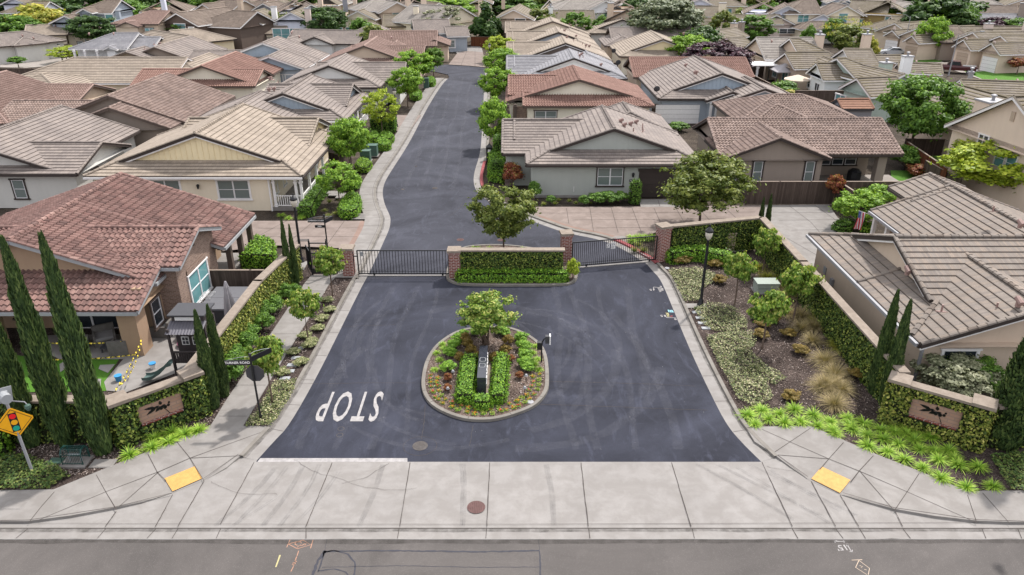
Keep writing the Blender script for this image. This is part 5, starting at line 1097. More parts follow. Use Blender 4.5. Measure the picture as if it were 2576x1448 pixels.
def sign_wall(A, B, label, fl):
    A, B = Vector((A[0], A[1], 0)), Vector((B[0], B[1], 0)); L = (B - A).length; d = (B - A) / L; n = Vector((d.y, -d.x, 0)) * fl
    o = thing('entrance_sign', label, 'entrance sign', (A + B) / 2); T = Matrix(((d.x, n.x, 0, A.x), (d.y, n.y, 0, A.y), (0, 0, 1, 0), (0, 0, 0, 1)))
    # local: x along the wall, y towards the street
    w0, w1, z0, z1 = L * .17, L * .83, .72, 1.52; c = MB(); c.box(0, L, -.15, .15, .06, z0 - .06, T); c.box(0, L, -.15, .15, z1 + .04, 2.02, T); c.box(0, w0 - .05, -.15, .15, z0 - .06, z1 + .04, T); c.box(w1 + .05, L, -.15, .15, z0 - .06, z1 + .04, T); c.build('wall_body', M['ivycore'], o)
    p = MB(); V = [T @ Vector(q) for q in ((w0 - .05, .06, z0), (w1 + .05, .06, z0), (w1 + .05, .06, z1), (w0 - .05, .06, z1))]; V = V if fl > 0 else V[::-1]
    U = [(0, 0), (w1 - w0, 0), (w1 - w0, z1 - z0), (0, z1 - z0)]; p.face(V, U if fl > 0 else U[::-1]); pn = p.build('block_panel', M['block'], o)
    s = MB(); k_ = int((w1 - w0) / .09)
    for i in range(k_): s.box(w0 + i * (w1 - w0) / k_, w0 + (i + .9) * (w1 - w0) / k_, .02, .15, z0 - .06, z0 + .01, T)
    s.build('brick_sill', M['redbrick'], o); cp = MB(); cp.box(-.05, L + .05, -.24, .24, 2.02, 2.13, T); cp.build('coping', M['cap'], o)
    [MB().box(x - .33, x + .33, -.33, .33, .04, 2.12, T).build('end_post', M['ivycore'], o) for x in (-.2, L + .2)]
    for x in (-.2, L + .2): bc = MB(); bc.box(x - .42, x + .42, -.42, .42, 2.12, 2.26, T); bc.build('stone_cap', M['cap'], o)
    q = []; X, N, Z = d, n, Vector((0, 0, 1))
    def add(x0, x1, y, a, b):
        o_ = A + X * x0 + N * y + Z * a; u, v = X * (x1 - x0), Z * (b - a); q.append((o_, u, v) if u.cross(v).dot(N) > 0 else (o_, v, u))
    add(.13, L - .13, .16, .06, z0 - .08); add(.13, L - .13, .16, z1 + .1, 2.0); add(.13, w0 - .04, .16, z0, z1 + .1); add(w1 + .04, L - .13, .16, z0, z1 + .1); add(-.55, .15, .34, .05, 2.1); add(L - .15, L + .55, .34, .05, 2.1)
    for x, sg in ((-.54, -1), (L + .54, 1)):
        o_ = A + X * x + N * .34 + Z * .05; u, v = N * -.68, Z * 2.05; q.append((o_, u, v) if u.cross(v).dot(X * sg) > 0 else (o_, v, u))
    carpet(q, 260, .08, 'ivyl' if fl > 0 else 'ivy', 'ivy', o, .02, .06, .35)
    # olive branch emblem
    e = MB(); cx, cz = (w0 + w1) / 2, (z0 + z1) / 2 + .02; pt = lambda x, z, y=.075: T @ Vector((cx + x * fl * 1.35, y, cz + z * 1.25 - .03))
    st_ = [(-.02 + t * .52 - .14, .14 - .9 * (t - .12) ** 2 * 1.15 - .02) for t in [i / 8 for i in range(9)]]
    e.tube([pt(x, z) for x, z in st_], [.006 + .012 * i / 8 for i in range(9)], 5)
    def lf(x, z, a, l, w):
        P_ = [(0, 0), (l * .3, w * .72), (l * .65, w * .6), (l, 0), (l * .65, -w * .6), (l * .3, -w * .72)]; ca, sa = math.cos(R(a)), math.sin(R(a)); f = [pt(x + a_ * ca - b_ * sa, z + a_ * sa + b_ * ca, .078) for a_, b_ in P_]; e.face(f); e.face(f[::-1])
    for x, z, a, l, w in ((-.12, .11, 168, .34, .07), (-.1, .1, 205, .36, .07), (-.02, .12, 190, .2, .06), (.04, .13, 100, .16, .07), (-.02, .08, 225, .2, .06), (.16, .1, 205, .2, .06), (.1, .1, 215, .26, .06)): lf(x, z, a, l, w)
    for x, z, r_ in ((.02, .0, .045), (.14, .0, .05), (.24, .03, .04), (.27, .12, .03)):
        f = [pt(x + r_ * 1.1 * math.cos(t * .63), z + r_ * 1.3 * math.sin(t * .63), .08) for t in range(10)]; e.face(f); e.face(f[::-1])
    e.build('olive_branch_emblem', M['black'], pn); return o
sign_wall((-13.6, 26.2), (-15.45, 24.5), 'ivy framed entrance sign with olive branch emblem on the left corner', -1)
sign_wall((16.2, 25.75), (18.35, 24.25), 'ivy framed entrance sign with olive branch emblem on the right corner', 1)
# --- median planting island and entry island
def island(pts, hk, label, kw=.17, mulch='mulchl', it=2):
    ring = smooth_line(pts, it, True); inn = offset(ring, kw, True)
    cx = sum((p.x for p in ring)) / len(ring); cy = sum((p.y for p in ring)) / len(ring)
    if abs(inn[0].x - cx) + abs(inn[0].y - cy) > abs(ring[0].x - cx) + abs(ring[0].y - cy): inn = offset(ring, -kw, True); ring.reverse(); inn.reverse()
    mb = MB(); strip(mb, ring, inn, hk, hk, True); strip(mb, [p for p in offset(ring, -.012, True)], ring, .02, hk, True); strip(mb, inn, offset(inn, .01, True), hk, .05, True); mb.build('kerb', M['curb']); o = COL.objects[-1]; tag(o, kind='structure')
    sheet('mulch_bed', inn, hk - .03, M[mulch]); return ring, inn
IS1 = [(1059, 979), (1064, 935), (1076, 902), (1099, 870), (1145, 839), (1189, 829), (1240, 826), (1287, 829), (1330, 847), (1362, 871), (1375, 896), (1380, 930), (1381, 961), (1379, 989), (1358, 1018), (1329, 1037), (1261, 1060), (1211, 1065), (1157, 1060), (1099, 1036), (1071, 1011)]
ring1, inn1 = island(gp(IS1)[::-1], .16, '', it=2)
jm = MB()
for i in range(0, len(ring1), 8): line_strip(jm, [ring1[i], inn1[i]], .02, .164)
st(jm.build('kerb_joints', M['joint']))
ring2, inn2 = island(gp([(1121, 698), (1126, 710), (1150, 720), (1210, 723), (1419, 723), (1443, 716), (1453, 704), (1453, 688), (1441, 672), (1425, 650), (1380, 636), (1325, 625), (1259, 619), (1192, 621), (1157, 628), (1140, 645), (1128, 670)])[::-1], .15, '')
# --- black stone directory slab
xl, xr = P(1201, 994, .16).x, P(1223, 994, .16).x; y0_ = P(1212, 994, .16).y; hm = hgt(1212, 994, 951, .16); y1_ = P(1222, 870, hm).y
o = thing('stone_monument', 'long polished black stone monument in the middle of the entry island', 'monument', ((xl + xr) / 2, y0_, .14))
MB().box(xl, xr, y0_, y1_, .2, hm).build('slab', M['slab'], o); MB().box(xl - .05, xr + .12, y0_ - .05, y1_ + .05, .12, .22).build('plinth', M['cap'], o)
mb = MB().mat(M['white'])
for i in range(15):
    y = y0_ + .25 + i * (y1_ - y0_ - .6) / 15; w = .10 + .06 * ((i * 5) % 3); mb.box(xr, xr + .02, y, y + w, hm - .42, hm - .16 - .05 * (i % 2)); 
    if i % 3: mb.box(xr, xr + .02, y, y + w * .7, hm - .7, hm - .56)
mb.mat(M['slab']).box(xr, xr + .004, y0_ + .2, y1_ - .3, hm - .72, hm - .14); mb.build('inscription', None, o); mb = MB()
for c_ in (.37, .55):
    yy = y0_ + (y1_ - y0_) * c_; pts = [Vector((xl + (xr - xl) * .5 + math.copysign(abs(math.cos(t)) ** .4, math.cos(t)) * .13, yy + math.copysign(abs(math.sin(t)) ** .4, math.sin(t)) * .17, 0)) for t in [i / 24 * 6.2832 + .01 for i in range(25)]]; line_strip(mb, pts, .02, hm + .003)
mb.build('inlay', M['grey'], o)
# --- call post
b = P(1362, 911, .16); o = thing('keypad_post', 'black gooseneck keypad post on the right side of the island', 'keypad post', b); hh = hgt(1362, 911, 850, .16)
MB().tube([b, b + Vector((0, 0, hh - .65)), b + Vector((.02, 0, hh - .4)), b + Vector((.12, 0, hh - .22)), b + Vector((.26, 0, hh - .18))], .035, 8).build('post', M['black'], o)
MB().box(b.x - .22, b.x + .02, b.y - .1, b.y + .12, hh - .62, hh - .24).build('control_box', M['black'], o)
MB().box(b.x + .17, b.x + .36, b.y - .06, b.y + .14, hh - .3, hh + .08).build('keypad_head', M['charcoal'], o); MB().box(b.x + .36, b.x + .42, b.y - .1, b.y + .18, hh - .34, hh + .12).build('keypad_hood', M['white'], o)
# --- street name and stop sign
def snsign(px, py, ptop, label, panels, octo=False, z0=.1):
    b = P(px, py, z0); H_ = hgt(px, py, ptop, z0); o = thing('street_sign', label, 'street sign', b); MB().tube([b, b + Vector((0, 0, H_ - z0 - .1))], .045, 8).build('post', M['black'], o)
    MB().lathe([(.07, 0), (.06, .25), (.045, .3)], b, 8).build('post_base', M['black'], o); MB().lathe([(.03, -.12), (.05, -.1), (.075, -.03), (.05, .04), (.0, .06)], (b.x, b.y, H_ - .04), 8).build('finial', M['black'], o)
    for z, w, h, ang, txt, s_ in panels:
        T = Matrix.Translation((b.x, b.y, H_ + z)) @ Matrix.Rotation(R(ang), 4, 'Z'); p = MB().box(-w - .04, -.04, -.015, .015, -h / 2, h / 2, T).build('name_panel', M['black'], o)
        text_mb(txt, T @ Matrix.Translation((-w / 2 - .04, -.018, 0)) @ Matrix.Rotation(R(90), 4, 'X'), M['white'], p, 'lettering', s_, .95, .004)
        if h > .15:
            br = MB().tube([T @ Vector(q) for q in ((-w + .05, 0, h / 2), (-w * .6, 0, h / 2 + .1), (-w * .25, 0, h / 2 + .16), (-.04, 0, h / 2 + .14))], .01, 5); br.build('bracket', M['grey'], o)
    if octo:
        c = Vector((b.x + .06, b.y + .06, H_ - .98)); r = .40; f = MB(); 
        for y, mt in ((-.01, 'charcoal'), (.012, 'red')):
            V = [c + Vector((r * math.cos(R(22.5 + 45 * i)), y, r * math.sin(R(22.5 + 45 * i)))) for i in range(8)]; f.mat(M[mt]); f.face(V if y < 0 else V[::-1])
        f.mat(M['dkbrown']); V = [c + Vector((r * math.cos(R(22.5 + 45 * i)), 0, r * math.sin(R(22.5 + 45 * i)))) for i in range(8)]
        for i in range(8): a_, b_ = V[i], V[(i + 1) % 8]; f.face([a_ + Vector((0, -.01, 0)), a_ + Vector((0, .012, 0)), b_ + Vector((0, .012, 0)), b_ + Vector((0, -.01, 0))])
        pl = f.build('stop_plate', None, o); text_mb('STOP', Matrix.Translation(c + Vector((0, .02, 0))) @ Matrix.Rotation(R(180), 4, 'Z') @ Matrix.Rotation(R(90), 4, 'X'), M['white'], pl, 'lettering', .3, .8, .01)
    return o
snsign(657, 1057, 890, 'black stop sign post with TURNER ROAD name panel seen from behind', [(-.42, 1.02, .23, 2, 'TURNER ROAD', .155), (-.30, .9, .23, 118, 'LOMBARDI DRIVE', .11)][:1] + [(-.28, .95, .23, -128, 'LOMBARDI DRIVE', .11)], True)
snsign(825, 632, 540, 'black street name post with LOMBARDI COURT panels above the pink driveway', [(-.42, 1.05, .25, 0, 'LOMBARDI COURT', .13), (-.82, .62, .17, 0, '2580-', .13), (-.5, .8, .25, -115, 'Lombardi Drive', .12)])
# --- lamps
def lamppost(px, py, ptop, label, z0=.1, group=None):
    b = P(px, py, z0); H_ = hgt(px, py, ptop, z0) - z0; o = thing('street_lamp', label, 'street lamp', b, group); Z = lambda z: b + Vector((0, 0, z))
    MB().lathe([(.19, 0), (.19, .08), (.14, .12), (.15, .28), (.10, .36), (.085, .42), (.07, H_ - 1.2), (.055, H_ - 1.02), (.09, H_ - .98), (.05, H_ - .92)], b, 12).build('post', M['black'], o, smooth=True)
    MB().lathe([(.05, 0), (.13, .1), (.19, .26), (.20, .42), (.17, .46)], Z(H_ - .94), 12).build('globe', M['lampglass'], o, smooth=True)
    MB().lathe([(.21, 0), (.24, .03), (.20, .12), (.10, .22), (.04, .27), (.025, .34), (.045, .38), (.0, .48)], Z(H_ - .48), 12).build('lamp_cap', M['black'], o, smooth=True); return o
M['lampglass'] = plain('frosted_lamp_glass', (.55, .50, .42), .25, .5)
lamppost(759, 660, 485, 'tall black acorn lamp post behind the pedestrian gate'); lamppost(1762, 768, 563, 'tall black acorn lamp post beside the right kerb')
sheet('lamp_pad', gp([(1722, 765), (1775, 765), (1782, 776), (1727, 776)], .1), .125, M['conc2']); sheet('lamp_pad', gp([(740, 663), (776, 658), (765, 680), (738, 684)], .1), .125, M['conc2'])
lamppost(998, 320, 217, 'black acorn lamp post behind the yellow-green street tree'); lamppost(1232, 170, 106, 'black acorn lamp post at the far end of the right tree row')
lamppost(474 / 3 + 0, 156, 106, 'black acorn lamp post in front of the tan garage house'); lamppost(693, 112, 96, 'small distant black lamp post behind the boarded farmhouse'); lamppost(371, 140, 120, 'small black lamp post beside the white farmhouse')
b = P(1231, 402, .1); o = thing('letter_pedestal', 'black lantern topped pedestal on the red kerb side', 'pedestal', b); MB().box(b.x - .28, b.x + .28, b.y - .25, b.y + .25, .1, 1.25).build('cabinet', M['black'], o); MB().lathe([(.4, 0), (.4, .06), (.1, .3), (.03, .42), (0, .5)], b + Vector((0, 0, 1.15)), 4, Matrix.Rotation(R(45), 4, 'Z')).build('cabinet_roof', M['black'], o); MB().box(b.x - .12, b.x + .12, b.y - .27, b.y - .25, .85, 1.1).build('notice', M['white'], o)
# --- signal ahead sign
b = P(82, 1188, .1); o = thing('warning_sign', 'yellow signal ahead warning sign on a leaning galvanised pole', 'traffic sign', b); top = Vector((b.x - .25, b.y + .2, 3.75))
MB().tube([b, top], .055, 10).build('pole', M['galv'], o)
def at(t): return b.lerp(top, t)
a_ = Matrix.Rotation(R(35), 4, 'Z'); c = at(.62) + (a_ @ Vector((.02, -.09, 0))); r = .60
def dia(x, z, y=0): return c + (a_ @ Vector((x, y, z)))
def plate(P_, y, mt, nm='plate', par=None):
    m_ = MB(); f = [dia(x, z, y) for x, z in P_]; m_.face(f); m_.face([q + (a_ @ Vector((0, .012, 0))) for q in f][::-1]); n = len(f)
    for i in range(n): e_ = a_ @ Vector((0, .012, 0)); m_.face([f[i], f[i] + e_, f[(i + 1) % n] + e_, f[(i + 1) % n]])
    return m_.build(nm, M[mt], par or o)
def rd(s, cr=.06): return [(s * x + cr * (u), s * z + cr * v) for x, z, u, v in ((0, -1, -1, .0), (0, -1, .0, 0), (0, -1, 1, 0), (1, 0, 0, -1), (1, 0, 0, 1), (0, 1, 1, 0), (0, 1, -1, 0), (-1, 0, 0, 1), (-1, 0, 0, -1))]
pt_ = plate([(0 - .05, -r), (.05, -r), (r, -.05), (r, .05), (.05, r), (-.05, r), (-r, .05), (-r, -.05)], 0, 'signy', 'sign_plate')
m_ = MB(); L_ = [dia(x * .92 * r, z * .92 * r, -.003) for x, z in ((0, -1), (1, 0), (0, 1), (-1, 0), (0, -1))]
for p, q in zip(L_, L_[1:]): m_.beam(p, q, .004, .018, a_ @ Vector((0, -1, 0)).cross(Vector((q - p))) if False else (0, 0, 1))
m_.build('border_line', M['black'], pt_); plate([(-.13, -.40), (.13, -.40), (.13, .40), (-.13, .40)], -.006, 'black', 'signal_symbol', pt_)
for z, mt, cc in ((.26, 'sr', (.75, .015, .02)), (0, 'sa', (.8, .38, .01)), (-.26, 'sg', (.01, .33, .24))):
    M[mt] = plain('disc_' + {'sr': 'red', 'sa': 'amber', 'sg': 'green'}[mt], cc, .4); plate([(.108 * math.cos(t * .3927), z + .108 * math.sin(t * .3927)) for t in range(16)], -.02, mt, 'signal_disc', pt_)
hc = at(.93); T = Matrix.Translation(hc + Vector((0, -.05, 0))) @ Matrix.Rotation(R(50), 4, 'Z'); bk = MB().box(-.3, .3, -.01, .02, -.3, .3, T @ Matrix.Rotation(R(8), 4, 'Y')).build('beacon_backplate', M['grey'], o)
MB().lathe([(.19, 0), (.19, .42)], T @ Vector((0, 0, 0)), 14, (T.to_3x3() @ Matrix.Rotation(R(90), 3, 'X')).to_4x4()).build('beacon_visor', M['grey'], bk); MB().box(-.16, .16, -.14, .1, -.16, .16, T).build('beacon_housing', M['grey'], bk)
arm = at(.86); MB().tube([arm, arm + Vector((.75, -.1, .02)), arm + Vector((.82, -.11, -.1))], .022, 6).build('beacon_arm', M['galv'], o); MB().lathe([(0, 0), (.06, .02), (.11, .14), (.10, .24), (0, .3)], arm + Vector((.82, -.11, -.36)), 10).build('beacon_bell', M['teal'], o)
# --- valve cage, lids, boxes
c0 = P(197, 1162, .1); o = thing('valve_cage', 'dark green wire cage over pipework on a concrete pad by the cypresses', 'cage', c0); MB().box(c0.x - .55, c0.x + .45, c0.y - .4, c0.y + .35, .05, .16).build('pad', M['conc2'], o); mb = MB()
for i in range(13):
    x = c0.x - .45 + i * .065; mb.tube([(x, c0.y - .25, .16), (x, c0.y - .25, .62), (x, c0.y - .12, .78), (x, c0.y + .12, .78), (x, c0.y + .25, .62), (x, c0.y + .25, .16)], .010 if i % 12 else .03, 5)
for y, z in ((-.25, .2), (-.25, .6), (.25, .2), (.25, .6), (-.12, .78), (.12, .78)): mb.tube([(c0.x - .45, c0.y + y, z), (c0.x + .33, c0.y + y, z)], .012, 5)
mb.build('cage_frame', M['dkgreen'], o); MB().tube([(c0.x - .3, c0.y, .16), (c0.x - .3, c0.y, .45), (c0.x + .15, c0.y, .45), (c0.x + .15, c0.y, .16)], .04, 6).build('pipe', M['grey'], o)
def lid(px, py, w, d, mat, label, name='valve_box', h=.04, z0=.085, rot=0, grp=None, n=4):
    b = P(px, py, z0); o = MB(); T = Matrix.Translation(b) @ Matrix.Rotation(rot, 4, 'Z')
    if n == 4: o.box(-w / 2, w / 2, -d / 2, d / 2, 0, h, T); o.box(-w * .4, w * .4, -d * .4, d * .4, h, h + .008, T)
    else: o.lathe([(w / 2, 0), (w / 2, h), (w * .42, h + .006)], b, 16)
    return tag(o.build(name, M[mat], None, b), label, 'utility cover', grp)
lid(142, 1161, .55, .36, 'teal', 'green valve lid in the soil left of the wire cage'); lid(260, 1168, .9, .5, 'conc2', 'large pale concrete vault lid right of the wire cage'); lid(38, 1154, .55, .3, 'teal', 'green valve lid half hidden by ground cover behind the warning sign')
lid(36, 1273, .72, .42, 'conc', 'concrete meter lid set in the left pavement', z0=.118, h=.008)
for i, (x, y) in enumerate(((745, 902), (735, 920), (728, 935), (717, 953))): lid(x, y, .46, .26, 'bluelid' if 0 else 'grey', ['blue grey valve lid in the left strip, farthest of four', 'second farthest blue grey valve lid in the left strip', 'third blue grey valve lid in the left strip', 'blue grey valve lid in the left strip, nearest of four'][i], grp='valve lids in the left strip')
lid(758, 877, .3, .3, 'galv', 'round metal lid in the left planting strip', n=12); lid(1334, 1013, .3, .3, 'galv', 'round metal lid in the island bark by the flowers', n=12, z0=.13); lid(1321, 929, .22, .2, 'galv', 'small round lid between the island hedge and grasses', n=12, z0=.13); lid(1678, 676, .3, .3, 'galv', 'round metal lid at the foot of the tall brick pillar', n=12)
for i, (x, y) in enumerate(((1752, 787), (1761, 801), (1767, 814), (1776, 827))): lid(x, y, .46, .26, 'grey', ['blue grey valve lid nearest the lamp post in the right strip', 'second blue grey valve lid below the right lamp post', 'third blue grey valve lid below the right lamp post', 'farthest blue grey valve lid from the right lamp post'][i], grp='valve lids in the right strip')
lid(1560, 600, .8, .6, 'conc2', 'pale concrete meter lid behind the right gate', rot=.2); lid(1075 - 3, 0, .1, .1, 'grey', '') if 0 else None
MB_, i_ = None, 0
def cover(px, py, d, mat, label, z=.034):
    b = P(px, py, 0); b.z = z; mb = MB().mat(M[mat]); mb.lathe([(d / 2, 0), (d / 2, .006), (d * .46, .006), (d * .455, .002)], b, 24)
    for i in range(-4, 5):
        for j in range(-4, 5):
            if i * i + j * j <= 17: mb.box(b.x + i * d * .1 - .014, b.x + i * d * .1 + .014, b.y + j * d * .1 - .014, b.y + j * d * .1 + .014, z + .006, z + .014)
    return tag(mb.build('manhole', None, None, b), label, 'manhole cover')
M['rust'] = plain('rusty_iron', (.11, .06, .055), .8, var=.4); M['iron'] = plain('worn_iron', (.10, .09, .085), .95, .05, var=.45)
cover(1198, 1279, .66, 'rust', 'rusty brown manhole cover in the concrete apron', .047); cover(1057, 1124, .62, 'iron', 'grey manhole cover in the asphalt near the stop line'); cover(1158, 605, .5, 'rust', 'tan manhole cover behind the left gate')
cover(1259, 606, .45, 'rust', 'manhole cover under the median tree'); cover(1094, 475, .45, 'iron', 'manhole cover in the middle of the street beyond the gates'); cover(1013, 478, .3, 'iron', 'small worn cover in the pale patch left of the street manhole'); cover(1047, 420, .22, 'iron', 'tiny valve cover farther up the street')
for i, y in enumerate((1081, 1097)): b = P(858 - i * 3, y); mb = MB(); line_strip(mb, [Vector((b.x + .13 * math.cos(t * .35), b.y + .13 * math.sin(t * .35), 0)) for t in range(19)], .02, .0375); st(mb.build('road_marking', M['iron']))
# utility cabinets
def cab(px, py, w, d, h, mat, label, z0=.08, name='utility_cabinet', rot=0, cap=True):
    b = P(px, py, z0); o = thing(name, label, 'utility cabinet', b); T = Matrix.Translation(b) @ Matrix.Rotation(rot, 4, 'Z')
    MB().box(-w / 2, w / 2, -d / 2, d / 2, .03, h, T).build('body', M[mat], o); MB().box(-w / 2 - .03, w / 2 + .03, -d / 2 - .03, d / 2 + .03, h, h + .06, T).build('lid', M[mat], o)
    MB().box(-w / 2 - .1, w / 2 + .1, -d / 2 - .1, d / 2 + .1, 0, .05, T).build('pad', M['conc2'], o); mb = MB(); mb.box(-w * .42, w * .42, -d / 2 - .012, -d / 2, h * .55, h * .57, T); mb.box(w * .3, w * .36, -d / 2 - .02, -d / 2, h * .4, h * .5, T); mb.build('door_seam', M['charcoal'], o); return o
cab(1833, 632, .6, .35, 1.25, 'tan', 'tan metal meter cabinet against the right ivy wall', rot=.2); cab(1861, 628, .42, .3, 1.2, 'grey', 'blue grey cabinet right of the tan meter cabinet', rot=.2)
cab(938, 392, .95, .8, 1.0, 'teal', 'dull green transformer box nearer the clipped mounds'); cab(921, 405, .9, .75, .95, 'teal', 'dull green transformer box nearer the street tree trunk'); cab(1925, 732, 1.3, .9, .62, 'pgreen' if 0 else 'greenl', 'low pale green utility box in the right strip') if 0 else None
M['greenl'] = plain('pale_utility_green', (.27, .31, .27), .6); cab(1925, 733, 1.25, .8, .6, 'greenl', 'low pale green utility box among the right strip shrubs'); cab(1073, 222, .7, .6, 1.3, 'teal', 'dull green utility box under the middle street trees')
# --- pedestrian gate
b = P(787, 693, .1); o = thing('pedestrian_gate', 'black iron pedestrian gate with arched frame beside the left brick pillar', 'gate', b); xg0, yg = b.x, b.y; xg1 = P(831, 690, .1).x; mb = MB()
for x in (xg0, xg1): mb.beam((x, yg, .1), (x, yg, 2.35), .09, .09, (0, 1, 0)); mb.lathe([(.05, 0), (.02, .04), (.05, .09), (0, .13)], (x, yg, 2.35), 8)
mb.beam((xg0, yg, 2.2), (xg1, yg, 2.2), .06, .06); mb.build('gate_frame', M['black'], o); mb = MB()
for i in range(1, 9): x = xg0 + (xg1 - xg0) * i / 9; mb.beam((x, yg, .2), (x, yg, 1.55), .022, .022, (0, 1, 0))
mb.beam((xg0, yg, 1.55), (xg1, yg, 1.55), .05, .05); mb.box(xg0, xg1, yg - .02, yg + .02, .2, .55); mb.build('gate_leaf', M['black'], o)
def ifence(A, B, h, label, nseg=9):
    A, B = Vector(A), Vector(B); o = thing('iron_fence', label, 'fence', A); mb = MB(); up = Vector((0, 0, 1)); n = max(2, int((B - A).length / .12))
    for z in (.15, h): mb.beam(A + up * z, B + up * z, .04, .04)
    for i in range(n + 1): p = A.lerp(B, i / n); mb.beam(p, p + up * h, .022 if i % n else .06, .022 if i % n else .06, (0, 1, 0))
    mb.build('railing', M['black'], o); return o
ifence((-12.75, 42.2, .08), (xg0, yg, .08), 1.5, 'black iron railing between the ivy wall and the pedestrian gate'); ifence((xg1, yg, .08), (-10.3, 41.2, .08), 1.5, 'black iron railing between the pedestrian gate and the brick pillar')
# --- road paint
def paint(nm, mat): m_ = MB(); return m_
T = Matrix.Translation((P(881, 1023).x, P(881, 1024).y, .037)) @ Matrix.Rotation(math.pi, 4, 'Z') @ Matrix.Diagonal((1, 1, 1, 1))
o = text_mb('STOP', Matrix.Identity(4), M['wline'], None, 'stop_marking', 1.0, 1.0, .012, gap=1.35); me = o.data; xs = [v.co.x for v in me.vertices]; ys = [v.co.y for v in me.vertices]
wS = P(957, 1030).x - P(803, 1030).x; hS = P(880, 986).y - P(880, 1062).y; me.transform(Matrix.Translation((-(min(xs) + max(xs)) / 2, -(min(ys) + max(ys)) / 2, 0))); me.transform(Matrix.Diagonal((wS / (max(xs) - min(xs)), hS / (max(ys) - min(ys)), 1, 1))); me.transform(T); st(o)
mb = MB(); q = gp([(655, 1155), (1025, 1155), (1025, 1165.5), (647, 1165.5)]); mb.face([(p.x, p.y, .037) for p in q[::-1]]); st(mb.build('stop_line', M['wline']))
def marks(nm, mat, lines, w, z):
    mb = MB()
    for l in lines: line_strip(mb, [P(x, y) for x, y in l], w, z, .35)
    return st(mb.build(nm, M[mat]))
D7 = lambda x, y: (672.6 + x / 15.21, 1352.4 + y / 15.21)   # survey of the orange utility marks
marks('utility_marking', 'orange', [[D7(865, 95), D7(745, 385)], [D7(1745, 95), D7(1650, 425)], [D7(800, 260), D7(1370, 110), D7(1660, 290), D7(1150, 440), D7(800, 265)], [D7(1190, 170), D7(1070, 210), D7(1060, 280), D7(1150, 310)], [D7(1100, 200), D7(1270, 170), D7(1310, 230)], [D7(1150, 390), D7(1190, 330), D7(1330, 320), D7(1250, 290)], [D7(1340, 310), D7(1420, 250), D7(1490, 240), D7(1430, 310)],
    [D7(1200, 520), D7(1130, 720)], [D7(1120, 740), D7(1070, 900)], [D7(1040, 880), D7(1120, 930), D7(960, 1000)], [D7(1000, 960), D7(1080, 1010), D7(940, 1050), D7(1030, 1080)], [D7(1000, 1110), D7(900, 1310)]], .028, .0045)
marks('utility_marking', 'yellow', [[D7(490, 680), D7(420, 880), D7(320, 1140)]], .05, .0045)
X12 = lambda x, y: (1717.3 + x / 3, 1073.3 + y / 3)
marks('utility_marking', 'wline', [[X12(1135, 868), X12(1230, 870)], [X12(1155, 878), X12(1135, 868), X12(1165, 862)], [X12(1210, 862), X12(1230, 870), X12(1215, 877)], [X12(1238, 888), X12(1275, 948)], [X12(1245, 888), X12(1236, 905)], [X12(1260, 945), X12(1277, 948), X12(1282, 932)]], .035, .0045)
text_mb("15'", Matrix.Translation(P(*X12(1202, 914)) + Vector((0, 0, .005))) @ Matrix.Rotation(math.pi + .1, 4, 'Z'), M['wline'], None, 'utility_marking', .34, 1, .006); st(COL.objects[-1])
marks('utility_marking', 'tan', [[X12(1275, 1010), X12(1355, 1007)], [X12(1330, 1012), X12(1410, 1072), X12(1400, 1120)], [X12(1330, 1012), X12(1305, 1065), X12(1390, 1120)], [X12(1335, 1050), X12(1360, 1060), X12(1345, 1065)], [X12(1370, 1080), X12(1390, 1085)]], .02, .0045)
# marks on the asphalt near the right kerb
Z5 = lambda x, y: (1617.1 + x / 10.65, 701.2 + y / 10.65)
marks('utility_marking', 'wline', [[Z5(510, 265), Z5(290, 245), Z5(280, 270), Z5(310, 320), Z5(295, 315)], [Z5(885, 1070), Z5(650, 1065), Z5(600, 1030), Z5(595, 990), Z5(580, 1000)]], .05, .037)
for txt, x, y, s_, mt in (('15', 245, 315, .32, 'wline'), ('WATER', 450, 310, .2, 'wline'), ('FIRE', 520, 305, .2, 'wline'), ('15', 540, 1015, .32, 'wline'), ('6', 480, 230, .26, 'wline'), ('8', 870, 1105, .26, 'wline'), ('PG&E', 670, 985, .2, 'yellow')): text_mb(txt, Matrix.Translation(P(*Z5(x, y)) + Vector((0, 0, .037))) @ Matrix.Rotation(math.pi * .5 if len(txt) > 2 else math.pi, 4, 'Z'), M[mt], None, 'utility_marking', s_, 1, .006); st(COL.objects[-1])
M['tealp'] = plain('teal_paint', (.2, .38, .42), .8); marks('utility_marking', 'tealp', [[Z5(680, 855), Z5(705, 920)], [Z5(725, 860), Z5(760, 925)], [Z5(775, 860), Z5(810, 925)]], .07, .037); marks('utility_marking', 'red', [[Z5(730, 1010), Z5(795, 1045)], [Z5(790, 1005), Z5(735, 1045)]], .04, .037)
a_, b_ = P(1575, 625, .13), P(1625, 650, .13); text_mb('NO PARKING FIRE LANE', Matrix.Translation((a_ + b_) / 2 + Vector((.33, .0, .008))) @ Matrix.Rotation(math.pi + math.atan2(b_.y - a_.y, b_.x - a_.x), 4, 'Z'), M['wline'], None, 'kerb_lettering', .2, .9, .004); st(COL.objects[-1])
